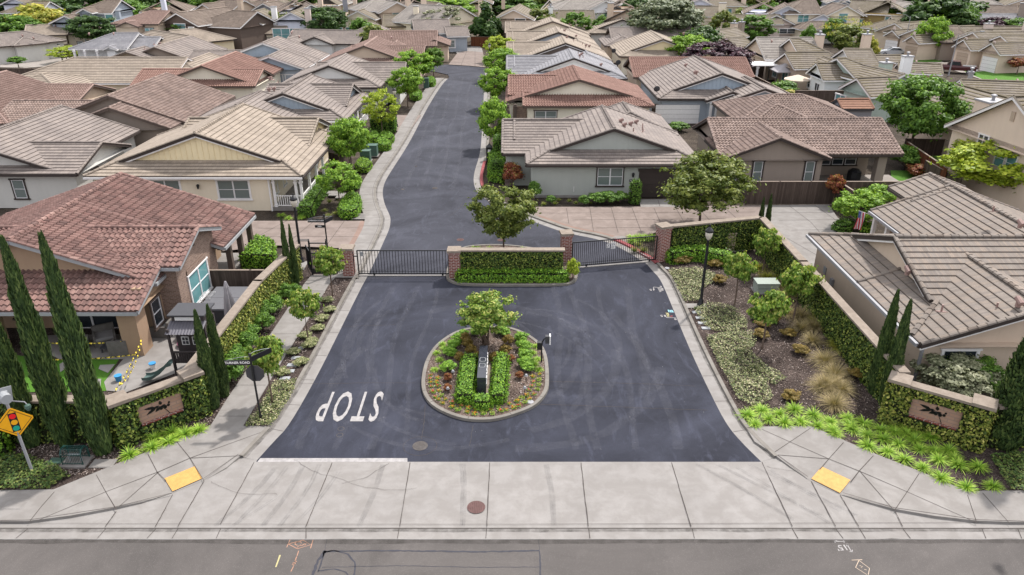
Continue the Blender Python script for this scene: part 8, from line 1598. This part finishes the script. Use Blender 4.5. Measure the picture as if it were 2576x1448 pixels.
# dishes
for px, py, z, lb in ((2055 / 3 + 858.7, 405 / 3, 3.1, 'satellite dish on the corner of the cream gabled house'), (2380 / 3 + 858.7, 700 / 3, 3.1, 'black satellite dish on the blue grey roof'), (2090 / 3 + 858.7, 495 / 3, 3.4, 'satellite dish behind the cream garage house')):
    b = P(px, py, z); o = thing('satellite_dish', lb, 'satellite dish', b); MB().lathe([(0, 0), (.2, .03), (.36, .1)], b + Vector((0, 0, .35)), 12, Matrix.Rotation(R(-70), 4, 'X')).build('dish', M['charcoal'], o); MB().tube([b, b + Vector((0, .05, .35))], .03, 5).build('mount', M['charcoal'], o)
# --- background trees
BG = [('far', 'dark', 145, 42, 0, 12, 'dark tree mass at the top left behind the bushes'), ('far', 'dark', 110, 36, 2, 11, 'dark tree left of the palm at the top left'), ('far', 'ylw', 100, 60, 12, 11, 'yellow green bush right of the top left house'), ('far', 'ylw', 125, 66, 24, 7, 'lower yellow green bush at the top left'), ('far', 'green', 40, 70, 42, 8, 'green hedge bush below the top left house'), ('far', 'green', 75, 72, 48, 7, 'green hedge bush left of the solar roof house'), ('far', 'green', 12, 64, 38, 5, 'green bush at the left edge below the top left house'),
      ('maple', 'dark', 238, 76, 38, 9.5, 'dense dark green tree in front of the blue grey houses'), ('maple', 'green', 300, 42, 0, 13, 'broad green tree behind the tan two storey house'), ('far', 'green', 335, 30, 6, 8, 'lower green tree right of the broad one'), ('maple', 'green', 472, 80, 52, 7.5, 'spreading green tree between the dark brown house and the tan roofs'), ('far', 'dark', 450, 18, 0, 12, 'dark conifer at the top above the dark brown house'), ('far', 'dark', 490, 20, 0, 10, 'dark conifer right of the first one at the top'), ('far', 'dark', 410, 10, -8, 10, 'dark tree at the top edge, left part'), ('far', 'green', 703, 24, 0, 7, 'green tree above the lavender house'), ('maple', 'dark', 815, 68, 18, 9.5, 'large dark green tree right of the lavender house'),
      ('far', 'green', 790, 60, 30, 6, 'smaller tree left of the large dark one'), ('far', 'green', 912, 72, 48, 6, 'green tree in front of the cream gabled house'), ('far', 'olive', 945, 92, 65, 6, 'olive bush left of the small grey roof'), ('far', 'dark', 905, 12, -8, 9, 'dark tree at the top above the cream gable'), ('maple', 'maple', 1130, 32, -8, 14, 'big light green tree at the top centre'), ('maple', 'maple', 1165, 26, -10, 12, 'second big light green tree at the top centre'), ('sparse', 'pale', 1118, 62, 14, 10, 'pale sparse tree left of the cream gabled house'), ('cone', 'dark', 1224, 66, 8, 8, 'dark irregular pine between the two gabled houses'),
      ('far', 'green', 1190, 92, 62, 5, 'green bush behind the red stained fence, left'), ('far', 'olive', 1205, 90, 66, 7, 'olive bush behind the red stained fence'), ('far', 'green', 1245, 84, 56, 5, 'rounded green tree behind the red stained fence'), ('far', 'green', 1265, 84, 66, 6, 'blue green bush beside the fence corner'), ('far', 'bronze', 1222, 88, 64, 6, 'bronze bush in the middle of the fence planting'), ('far', 'dark', 1260, 20, -10, 12, 'dark tree at the top right of the pine'), ('far', 'green', 1310, 22, -8, 14, 'green tree at the top behind the palm'), ('far', 'green', 1225, 18, -5, 8, 'green palm like tree top right of the pine'),
      ('maple', 'willow', 1670, 82, -4, 14, 'weeping grey green willow at the top right of centre'), ('far', 'willow', 1650, 70, 0, 10, 'left part of the willow grove'), ('far', 'willow', 1700, 84, 30, 10, 'lower right willow crown'), ('far', 'dark', 1605, 30, -8, 9, 'dark tree behind the beige gabled house'), ('far', 'dark', 1540, 15, -10, 10, 'dark tree at the top above the brown hip roof'), ('far', 'dark', 1758, 100, 70, 9, 'dark green shrub mass below the mossy roof'), ('maple', 'maple', 1735, 125, 86, 7.5, 'bright green tree left of the purple tree'), ('maple', 'purple', 1798, 152, 107, 10.5, 'large purple leaved tree between the estates'),
      ('egg', 'maple', 2335, 147, 42, 6.0, 'oval bright green street tree on the far lawn'), ('far', 'dark', 2352, 66, -10, 12, 'tall dark pine at the top right'), ('far', 'dark', 2395, 60, -12, 14, 'second tall dark pine at the top right'), ('maple', 'green', 2400, 66, 12, 9, 'green tree in front of the tall pines'), ('maple', 'purple', 2212, 110, 62, 7, 'dark purple tree right of the bare tree'), ('maple', 'purple', 2502, 74, 43, 8, 'purple tree left of the white tiled roof'), ('maple', 'green', 2565, 78, 44, 8, 'green tree at the right edge beside the purple tree'), ('crape', 'redl', 2557, 188, 146, 3.6, 'small red leaved tree on the right lawn'), ('far', 'green', 2100, 66, 48, 5, 'green bush behind the bare tree'), ('far', 'ylw', 2190, 112, 95, 3, 'yellow flowering bush below the purple tree'), ('far', 'ylw', 2305, 42, 26, 7, 'low green bush left of the tall pines'), ('far', 'green', 2035, 88, 66, 3, 'green shrub left of the bare tree'),
      ('maple', 'green', 277, 150, 92, 6.8, 'green tree in front of the white boarded farmhouse'), ('sparse', 'lime', 170, 158, 116, 6.4, 'yellow green young tree left of the white farmhouse porch'), ('maple', 'maple', 530, 143, 104, 4.2, 'small green tree beside the yellow boarded garage'), ('maple', 'lime', 812, 138, 90, 4.6, 'small lime green tree in front of the grey gabled house'), ('far', 'green', 6, 155, 100, 5, 'green tree at the left edge beside the garage house'), ('crape', 'green', 48, 172, 143, 3, 'small bush tree below the garage house'), ('far', 'ylw', 975, 116, 105, 5, 'green treetop left of the long orange brown roof'), ('shrub', 'green', 1000, 122, 112, 8, 'low shrubs in front of the long orange brown house')]
for i, (kd, gm, px, py, tp, w, lb) in enumerate(BG):
    zz = 0 if (px, py) in ((2335, 147), (2557, 188), (277, 150), (170, 158), (530, 143), (812, 138), (6, 155), (48, 172), (975, 116), (1000, 122), (1190, 92), (1205, 90), (1245, 84), (1265, 84), (1222, 88), (2212, 110)) else 3.6
    g_ = P(px, py, zz); zt_ = hgt(px, py, max(tp, -14), zz); h_ = zt_ * (1.0 if zz == 0 else 1.02)
    tree('tree' if 'bush' not in lb and 'shrub' not in lb else 'bush', kd, gm, px, py, min(h_, 17), w, lb, 'tree' if 'bush' not in lb and 'shrub' not in lb else 'bush', 'trees and bushes of the far streets', pos=(g_.x, g_.y, 0))
random.seed(31)
TOP = [x for x in range(-20, 2620, 62)]
for i, x in enumerate(TOP): tree('tree', 'far', ('dark', 'green', 'dark', 'olive')[i % 4], 0, 0, random.uniform(8.5, 12), random.uniform(10, 15), 'dark distant tree on the skyline of roofs along the top edge', 'tree', 'distant trees along the top edge', pos=P(x + random.uniform(-14, 14), random.uniform(3, 14), 4.5).to_2d().to_3d())
for i, (x, y) in enumerate(((560, 22), (640, 48), (850, 36), (990, 60), (1060, 46), (1360, 66), (1520, 70), (1590, 76), (1820, 72), (1900, 70), (2000, 52), (2140, 100), (2230, 60), (2420, 78), (700, 70), (330, 58), (60, 26), (1860, 48), (1345, 40), (520, 60), (420, 68), (2050, 46), (1720, 50), (2290, 66), (1940, 44), (650, 66), (760, 66), (1450, 75))):
    tree('bush', 'far', ('green', 'dark', 'olive')[i % 3], 0, 0, random.uniform(4.5, 6.5), random.uniform(5, 8), 'green garden bush squeezed between far roofs', 'bush', 'bushes between the far roofs', pos=P(x, y, 3.0).to_2d().to_3d())
# thin cypress pair, palms, bare tree
cypress(384, 72, 30, 1.5, 'thin dark cypress behind the tan two storey house, left of two', 0, z0=0); cypress(395, 74, 30, 1.5, 'thin dark cypress behind the tan two storey house, right of two', 1, z0=0)
def palm(px, py, top, w, label, gm='green'):
    b = P(px, py, 0); h = hgt(px, py, top); o = thing('palm_tree', label, 'palm', b); MB().tube([b, b + Vector((0, 0, h * .75))], [.3, .22], 8).build('trunk', M['bark'], o); V = []; u = []
    for i in range(46):
        a = rng.random() * 6.283; el = rng.uniform(-.2, 1.3); L = w / 2 * rng.uniform(.8, 1.1); d = np.array([math.cos(a), math.sin(a), 0]); s = np.array([-math.sin(a), math.cos(a), 0]); base = np.array([0, 0, h * .75]); pr = base
        for k_ in range(5):
            t0, t1 = k_ / 5, (k_ + 1) / 5; q = base + d * L * t1 + np.array([0, 0, math.sin(el) * L * t1 - .9 * L * t1 * t1 * .6]); wd_ = .22 * math.sin(math.pi * (t0 + .1)) + .05
            V += [pr - s * wd_, pr + s * wd_, q + s * wd_ * .9 - np.array([0, 0, .1]), q - s * wd_ * .9 - np.array([0, 0, .1])]; u += [rng.random()]; pr = q
    link('fronds', quads('fronds', np.array(V), G[gm], np.repeat(u, 4), np.repeat(rng.random(len(u)), 4)), o)
palm(1356, 50, 4, 9, 'feathery palm between the gabled house and the mossy roof', 'maple'); palm(176, 34, 2, 10, 'grey green palm at the top left', 'willow'); palm(1215, 22, 0, 7, 'small palm at the top beside the pine', 'olive')
def bare(px, py, top, w, label):
    b = P(px, py, 0); h = hgt(px, py, top); o = thing('bare_tree', label, 'tree', b); mb = MB()
    def br(p, d, L, r, lv):
        q = p + d * L; mb.tube([p, p.lerp(q, .5) + Vector((random.uniform(-.1, .1), random.uniform(-.1, .1), 0)) * L * .3, q], [r, r * .8, r * .6], 4 if lv > 1 else 6, False)
        if lv < 5:
            for _ in range(3 if lv else 6): e = (d + Vector((random.uniform(-1, 1), random.uniform(-1, 1), random.uniform(-.2, .6))) * (.62 if lv else .8)).normalized(); br(q, e, L * random.uniform(.6, .82), r * .55, lv + 1)
    br(b, Vector((0, 0, 1)), h * .2, .28, 0); mb.build('trunk', M['barkd'], o)
    p, n, tone, cl = crown_pts(900, 40, .2, 'round', .5, .3); me = leaf_mesh('crown', p, n, .03, G['ylw'], rnd=tone); c = link('crown', me, o); c.scale = (w / 2, w / 2, h)
bare(2128, 125, 40, 10, 'large bare branched tree beside the parked black cars')
# --- back yard of the terracotta house
sheet('patio', gp([(150, 905), (310, 905), (262, 962), (268, 984), (318, 988), (455, 935), (490, 912), (640, 716), (690, 690), (520, 690), (440, 760), (425, 840), (100, 845), (100, 880)], .1), .115, M['conc2'])
for l in ([(205, 1000 - 15), (252, 985), (255, 955), (215, 955)], [(345, 1100 - 0), (345, 1100)])[:1]: sheet('stepping_slab', gp(l, .1), .13, M['conc'])
for l in ([(152, 938), (178, 920), (182, 900), (150, 918)], [(248, 930), (272, 940), (290, 918), (252, 920)]): sheet('stepping_slab', gp(l, .1), .128, M['conc'])
pl = P(515, 760, .1); tb = P(530, 768, .12); o = thing('hot_tub', 'square hot tub with dark grey cover beside the ivy wall', 'hot tub', tb)
xa, xb_, ya, yb = -16.6, -13.95, 34.6, 37.4
MB().box(xa + .08, xb_ - .08, ya + .08, yb - .08, .1, .88).build('tub', M['charcoal'], o); mb = MB(); mb.box(xa, xb_, ya, (ya + yb) / 2 - .01, .88, .99); mb.box(xa, xb_, (ya + yb) / 2 + .01, yb, .88, .99)
M['covergrey'] = plain('cover_grey', (.12, .12, .13), .7); mb.build('cover', M['covergrey'], o)
b = P(572, 768, .1); b = Vector((-14.75, 34.35, .1)); o = thing('folded_parasol', 'folded grey parasol standing at the hot tub', 'parasol', b); MB().tube([b, b + Vector((0, 0, 2.5))], .03, 6).build('pole', M['charcoal'], o); mb = MB(); pr_ = [(.30, .75), (.26, 1.2), (.16, 1.9), (.11, 2.25), (.13, 2.27), (.05, 2.6), (0, 2.65)]
rings = [[b + Vector((math.cos(j * .349) * r_ * (1.18 if j % 2 else .8), math.sin(j * .349) * r_ * (1.18 if j % 2 else .8), z)) for j in range(18)] for r_, z in pr_]
for A_, B_ in zip(rings, rings[1:]):
    for j in range(18): mb.face([A_[j], A_[(j + 1) % 18], B_[(j + 1) % 18], B_[j]])
mb.build('canopy', M['canvasg'], o)
M['lilac'] = plain('lilac_grey_plastic', (.33, .29, .33), .6); M['pinkp'] = plain('pink_vinyl', (.75, .12, .38), .3); M['redp'] = plain('red_foam', (.6, .05, .06), .5); M['bluep'] = plain('blue_foam', (.05, .25, .5), .5); M['dkwood'] = plain('dark_wood', (.055, .045, .045), .8, var=.3); M['slideg'] = plain('slide_green', (.10, .15, .14), .4)
o = thing('deck_box', 'open grey deck box against the brick wall', 'storage box', (-16.6, 33.5, .1)); MB().box(-17.0, -16.1, 32.9, 33.9, .11, .72).build('bin', M['lilac'], o); MB().beam((-17.0, 33.95, .75), (-17.0 + .9, 33.95, 1.25), .05, .9, (0, 1, 0)).build('lid', M['charcoal'], o) if 0 else MB().box(-17.02, -16.08, 33.88, 33.95, .72, 1.5).build('lid', M['charcoal'], o)
b = Vector((-16.35, 32.35, .14)); mb = MB(); N_ = 20
for i in range(N_):
    for j in range(8):
        f = lambda i_, j_: b + Vector((math.cos(i_ / N_ * 6.283) * (.36 + .13 * math.cos(j_ / 8 * 6.283)), math.sin(i_ / N_ * 6.283) * (.36 + .13 * math.cos(j_ / 8 * 6.283)), .13 + .13 * math.sin(j_ / 8 * 6.283))); mb.face([f(i, j), f(i + 1, j), f(i + 1, j + 1), f(i, j + 1)])
tag(mb.build('swim_ring', M['pinkp'], None, b, smooth=True), 'pink inflatable swim ring beside the deck box', 'swim ring'); mb = MB(); mb.tube([(-16.9, 32.6, .15), (-16.95, 32.7, .8), (-16.7, 32.9, 1.1)], .06, 8); tag(mb.build('pool_noodle', M['redp'], None, (-16.9, 32.6, .15)), 'red foam noodle leaning on the deck box', 'noodle'); mb = MB(); mb.tube([(-15.6, 32.1, .18), (-14.9, 31.8, .18)], .06, 8); tag(mb.build('pool_noodle', M['bluep'], None, (-15.6, 32.1, .14)), 'blue foam noodle lying on the patio', 'noodle')
def chair(x, y, rot, label, z=.12):
    o = thing('patio_chair', label, 'chair', (x, y, z)); T = Matrix.Translation((x, y, z)) @ Matrix.Rotation(rot, 4, 'Z'); MB().box(-.27, .27, -.27, .27, .4, .45, T).build('seat', M['charcoal'], o); MB().box(-.27, .27, .25, .3, .45, 1.0, T).build('backrest', M['charcoal'], o)
    for sx in (-.25, .25):
        MB().box(sx - .03, sx + .03, -.26, .28, .62, .66, T).build('armrest', M['tan'], o)
        for sy in (-.25, .25): MB().box(sx - .02, sx + .02, sy - .02, sy + .02, 0, .62, T).build('leg', M['charcoal'], o)
chair(-14.6, 32.9, R(-80), 'dark folding chair nearest the hot tub'); chair(-14.55, 32.0, R(-95), 'dark folding chair below the first one')
o = thing('drying_rack', 'white folding drying rack under the big window', 'drying rack', (-16.6, 36.2, .12)); mb = MB()
for i in range(6): mb.tube([(-16.9, 35.7 + i * .16, 1.1), (-16.3, 35.7 + i * .16, 1.1)], .012, 4)
for y in (35.7, 36.5): mb.tube([(-16.9, y, 1.1), (-16.3, y, .12)], .015, 4); mb.tube([(-16.3, y, 1.1), (-16.9, y, .12)], .015, 4); mb.tube([(-16.9, 35.7, 1.1), (-16.9, 36.5, 1.1)], .012, 4)
mb.build('rack_frame', M['white'], o)
# playhouse
b = Vector((-14.7, 29.6, .115)); o = thing('playhouse', 'dark wooden two storey playhouse with lean-to metal roof and green slide', 'playhouse', b); x0_, x1_, y0_, y1_ = -15.45, -14.0, 29.0, 30.6
for x in (x0_, x1_):
    for y in (y0_, y1_): MB().box(x - .05, x + .05, y - .05, y + .05, .115, 2.8).build('post', M['dkwood'], o)
MB().box(x0_, x1_, y0_, y1_, 1.05, 1.12).build('deck', M['dkwood'], o); mb = MB()
for i in range(15): x = x0_ + i * (x1_ - x0_) / 14; mb.box(x - .035, x + .035, y0_ - .02, y0_ + .02, 1.12, 1.62)
mb.box(x0_, x1_, y0_ - .04, y0_ + .04, 1.6, 1.67); mb.build('balustrade', M['dkwood'], o); MB().box(x0_ + .05, x1_, y0_ + .55, y1_, 1.12, 2.75).build('upper_wall', M['dkwood'], o); MB().box(x0_ + .6, x1_, y0_ + .4, y1_, .115, 1.05).build('lower_wall', M['dkwood'], o)
def pwin(x, z, y, w=.34, h=.42):
    mb = MB().box(x - w / 2, x + w / 2, y - .03, y, z, z + h); f = mb.build('window', M['white'], o); g = MB()
    for i in (0, 1):
        for j in (0, 1): g.box(x - w / 2 + .04 + i * w / 2 - i * .02, x - .01 + i * w / 2 - i * .02, y - .036, y - .03, z + .04 + j * h / 2 - j * .02, z + h / 2 - .01 + j * h / 2 - j * .02)
    g.build('pane', M['charcoal'], f)
pwin(-15.0, 1.72, y0_ + .55); pwin(-14.5, 1.72, y0_ + .55); pwin(-14.55, .45, y0_ + .4)
mb = MB()
for i in range(24):
    x = x0_ - .1 + i * (x1_ - x0_ + .2) / 24; w_ = (x1_ - x0_ + .2) / 24; h0 = .03 if i % 2 else 0; mb.face([(x, y0_ - .15, 2.6 + h0), (x + w_, y0_ - .15, 2.6 + .03 - h0), (x + w_, y0_ + .62, 2.9 + .03 - h0), (x, y0_ + .62, 2.9 + h0)])
mb.build('metal_roof', M['slate'] if 'slate' in M else plain('slate_metal', (.09, .085, .10), .5), o); MB().box(x0_, x1_, y0_ + .6, y1_, 2.75, 3.2).build('clerestory', M['dkwood'], o); MB().box(x0_ + .15, x1_ - .15, y0_ + .57, y0_ + .6, 2.95, 3.12).build('clerestory_window', M['white'], o); MB().box(x0_ - .12, x1_ + .12, y0_ + .45, y1_ + .15, 3.2, 3.27).build('top_roof', M['charcoal'], o)
mb = MB(); sl_ = [(-15.5, 1.1), (-15.75, 1.0), (-16.1, .65), (-16.5, .38), (-16.75, .3), (-17.0, .3)]
for (xa1, za1), (xb1, zb1) in zip(sl_, sl_[1:]):
    mb.face([(xa1, 28.75, za1), (xa1, 29.2, za1), (xb1, 29.2, zb1), (xb1, 28.75, zb1)])
    for y in (28.75, 29.2): mb.face([(xa1, y, za1 - .03), (xb1, y, zb1 - .03), (xb1, y, zb1 + .12), (xa1, y, za1 + .12)])
mb.build('slide', M['slideg'], o)
# wicker seating under the patio
M['wicker'] = plain('grey_wicker', (.14, .13, .12), .8, var=.35); M['cush'] = plain('grey_cushion', (.26, .25, .25), .9)
def sofa(x, y, w, d, rot, label, back=True):
    o = thing('patio_sofa', label, 'sofa', (x, y, .12)); T = Matrix.Translation((x, y, .12)) @ Matrix.Rotation(rot, 4, 'Z'); MB().box(-w / 2, w / 2, -d / 2, d / 2, 0, .35, T).build('base', M['wicker'], o); MB().box(-w / 2 + .1, w / 2 - .1, -d / 2, d / 2 - .12, .35, .48, T).build('cushion', M['cush'], o)
    MB().box(-w / 2, w / 2, d / 2 - .12, d / 2, .35, .85, T).build('backrest', M['wicker'], o)
    for s_ in (-1, 1): MB().box(s_ * w / 2 - (.1 if s_ > 0 else 0), s_ * w / 2 + (0 if s_ > 0 else .1), -d / 2, d / 2 - .12, .35, .6, T).build('armrest', M['wicker'], o)
sofa(-20.6, 32.6, 1.0, .9, R(30), 'grey wicker armchair in the middle of the covered patio'); sofa(-21.6, 31.8, 1.0, .9, R(100), 'grey wicker armchair left under the covered patio'); sofa(-18.0, 33.5, .9, 1.0, R(-90), 'grey wicker armchair between the piers'); sofa(-19.3, 31.6, .9, .9, R(190), 'pale cushioned chair beside the wide pier')
o = thing('coffee_table', 'dark low table under the covered patio', 'table', (-19.9, 31.9, .12)); MB().box(-20.3, -19.5, 31.5, 32.3, .35, .42).build('table_top', M['charcoal'], o)
for sx in (-20.25, -19.55):
    for sy in (31.55, 32.25): MB().box(sx - .03, sx + .03, sy - .03, sy + .03, .12, .35).build('leg', M['charcoal'], o)
M['tape'] = plain('caution_yellow', (.75, .58, .06), .5)
def tape(A, B, label, sag=.15):
    A, B = Vector(A), Vector(B); mb = MB(); pr = None
    for i in range(61):
        t = i / 60; p = A.lerp(B, t) - Vector((0, 0, sag * 4 * t * (1 - t))); w_ = Vector((.0, .0, .03)) + Vector((.022 * math.sin(i), .022 * math.cos(i), 0))
        if pr: mb.mat(M['black'] if i % 3 == 0 else M['tape']).face([pr[0], p - w_, p + w_, pr[1]])
        pr = (p - w_, p + w_)
    return tag(mb.build('caution_tape', None, None, A), label, 'tape', 'caution tapes of the patio')
tape((-18.0, 31.4, 1.1), (-16.2, 25.2, 1.9), 'yellow caution tape from the wide pier to the entrance sign wall'); tape((-18.0, 31.3, 1.0), (-16.0, 25.4, 2.15), 'lower strand of yellow caution tape towards the sign wall', .35); tape((-23, 31.2, .9), (-18.9, 31.2, .95), 'yellow caution tape across the patio opening', .1); tape((-23, 30.6, .3), (-18.2, 30.9, .4), 'yellow caution tape near the ground in front of the patio', .12)
for x, y, lb in ((-17.1, 30.1, 'white and blue bucket on the patio by the slide'), (-18.2, 29.0, 'small blue toy bucket on the patio edge')):
    o = thing('bucket', lb, 'bucket', (x, y, .115)); MB().lathe([(.12, 0), (.16, .28)], (x, y, .115), 10).build('bucket_body', M['white'] if 'white' in lb else M['bluep'], o); MB().lathe([(.165, .24), (.17, .29)], (x, y, .115), 10).build('rim', M['bluep'], o)
# barbecue under the back patio
o = thing('barbecue', 'black covered barbecue on the back patio of the brown house', 'barbecue', (29.0, 60.5, 0)); MB().lathe([(.55, 0), (.6, .5), (.55, .95), (.3, 1.15), (0, 1.2)], (29.0, 60.5, 0), 8).build('cover', M['black'], o); MB().box(28.6, 29.4, 60.0, 60.1, .9, .95).build('handle', M['black'], o)
sheet('patio', [Vector((25.4, 58.6, 0)), Vector((33, 58.6, 0)), Vector((33, 62.5, 0)), Vector((25.4, 62.5, 0))], .06, M['gold'])
o = thing('bucket', 'white bucket beside the barbecue', 'bucket', (30.3, 60.0, .06)); MB().lathe([(.14, 0), (.17, .34)], (30.3, 60.0, .06), 10).build('bucket_body', M['white'], o)
# flag
b = P(2190, 541, 2.5); o = thing('house_flag', 'United States flag hanging from a pole on the porch of the beige house', 'flag', b); tip = P(2161, 531, 3.0); MB().tube([b, tip], .02, 6).build('flag_pole', M['white'], o)
flr_, flw_, flb_ = plain('flag_red', (.5, .03, .05), .8), plain('flag_white', (.66, .65, .66), .8), plain('flag_blue', (.03, .05, .2), .8); mb = MB(); dirv = (b - tip).normalized(); NS = 13; fw, fl_ = .85, 1.2
def fp(u, v): return tip + dirv * (u * fw * .95) + Vector((.06 * math.sin(u * 9 + v * 3), -.08 * math.sin(u * 11), -v * fl_)) + Vector((-.12 * v * (1 - u), 0, 0))
for i in range(NS):
    for j in range(8):
        u0_, u1_ = i / NS, (i + 1) / NS; v0_, v1_ = j / 8, (j + 1) / 8; mt = flb_ if (u0_ < .53 and v1_ <= .41) else (flr_ if i % 2 == 0 else flw_); mb.mat(mt).face([fp(u0_, v0_), fp(u1_, v0_), fp(u1_, v1_), fp(u0_, v1_)])
cl_ = mb.build('flag_cloth', None, o); mb = MB()
for i in range(5):
    for j in range(5): c_ = fp(.05 + i * .1, .04 + j * .075) + Vector((0, -.012, 0)); mb.face([c_ + Vector((-.012, 0, -.012)), c_ + Vector((.012, 0, -.012)), c_ + Vector((.012, 0, .012)), c_ + Vector((-.012, 0, .012))])
mb.build('stars', flw_, cl_)
# little path lights of the island
for i, (x, y) in enumerate(((800, 740), (725, 990), (1860, 800), (1840, 980))):
    b = P(*Z3(x, y), .13); o = thing('path_light', ['dark path light by the upper left red shrub', 'dark path light by the lower left red shrub', 'dark path light in the right bark, upper of two', 'dark path light in the right bark, lower of two'][i], 'path light', b, 'path lights of the island'); MB().tube([b, b + Vector((0, 0, .35))], .015, 5).build('stake', M['black'], o); MB().lathe([(.09, 0), (.05, .08), (0, .09)], b + Vector((0, 0, .33)), 8).build('lamp_shade', M['galv'], o)
# stone steps left verge
for i, (x, y) in enumerate(((834, 486), (848, 491), (866, 497), (890, 500))): lid(x, y, 1.3, .7, 'conc', ['topmost porch step slab of the cream house', 'second porch step slab', 'third porch step slab', 'lowest slab of the path at the pavement'][i], 'step_slab', .06, .1)
for i, y in enumerate((541, 546, 551)): lid(903, y, 1.0, .32, 'conc', ['white stone slab farthest of three by the L shaped shrub', 'white stone slab in the middle of three', 'white stone slab nearest the pink driveway'][i], 'stone_slab', .05, .1)
lid(762, 605, .8, .45, 'iron', 'dark drain grate in the pink driveway', 'drain_grate', .006, .12)
# ================= light and camera =================
wd = bpy.data.worlds.new('World'); SC.world = wd; wd.use_nodes = True
nt = wd.node_tree; sk = nt.nodes.new('ShaderNodeTexSky'); sk.sky_type = 'NISHITA'; sk.sun_disc = False
SUN = Vector((1.9, 2.56, 0)).normalized(); EL = R(54)
sk.sun_elevation = EL; sk.sun_rotation = math.atan2(SUN.x, SUN.y); sk.air_density = 1.0; sk.dust_density = 4.0; sk.ozone_density = 1.0
hs = nt.nodes.new('ShaderNodeHueSaturation'); hs.inputs['Saturation'].default_value = .30; nt.links.new(sk.outputs[0], hs.inputs['Color']); mxs = nt.nodes.new('ShaderNodeMix'); mxs.data_type = 'RGBA'; mxs.inputs[0].default_value = .72; mxs.inputs[7].default_value = (4.45, 4.5, 4.8, 1); nt.links.new(hs.outputs[0], mxs.inputs[6]); nt.links.new(mxs.outputs[2], nt.nodes['Background'].inputs['Color']); nt.nodes['Background'].inputs['Strength'].default_value = .15
sl = bpy.data.lights.new('sun', 'SUN'); sl.energy = 2.4; sl.angle = R(2.2); sl.color = (1, .955, .91)
so = bpy.data.objects.new('sun', sl); COL.objects.link(so)
dv = Vector((SUN.x * math.cos(EL), SUN.y * math.cos(EL), math.sin(EL))); so.rotation_euler = dv.to_track_quat('Z', 'Y').to_euler(); so.location = (0, 0, 80)
cam = bpy.data.cameras.new('camera'); co = bpy.data.objects.new('camera', cam); COL.objects.link(co)
cam.sensor_width = 36; cam.lens = FPX / 2576 * 36; cam.clip_end = 1500; co.location = (0, 0, CAMH); co.rotation_euler = (R(90) - TILT, 0, 0)
SC.camera = co
SC.view_settings.view_transform = 'Standard'; SC.view_settings.look = 'None'; SC.view_settings.exposure = 1.08; SC.view_settings.gamma = 1
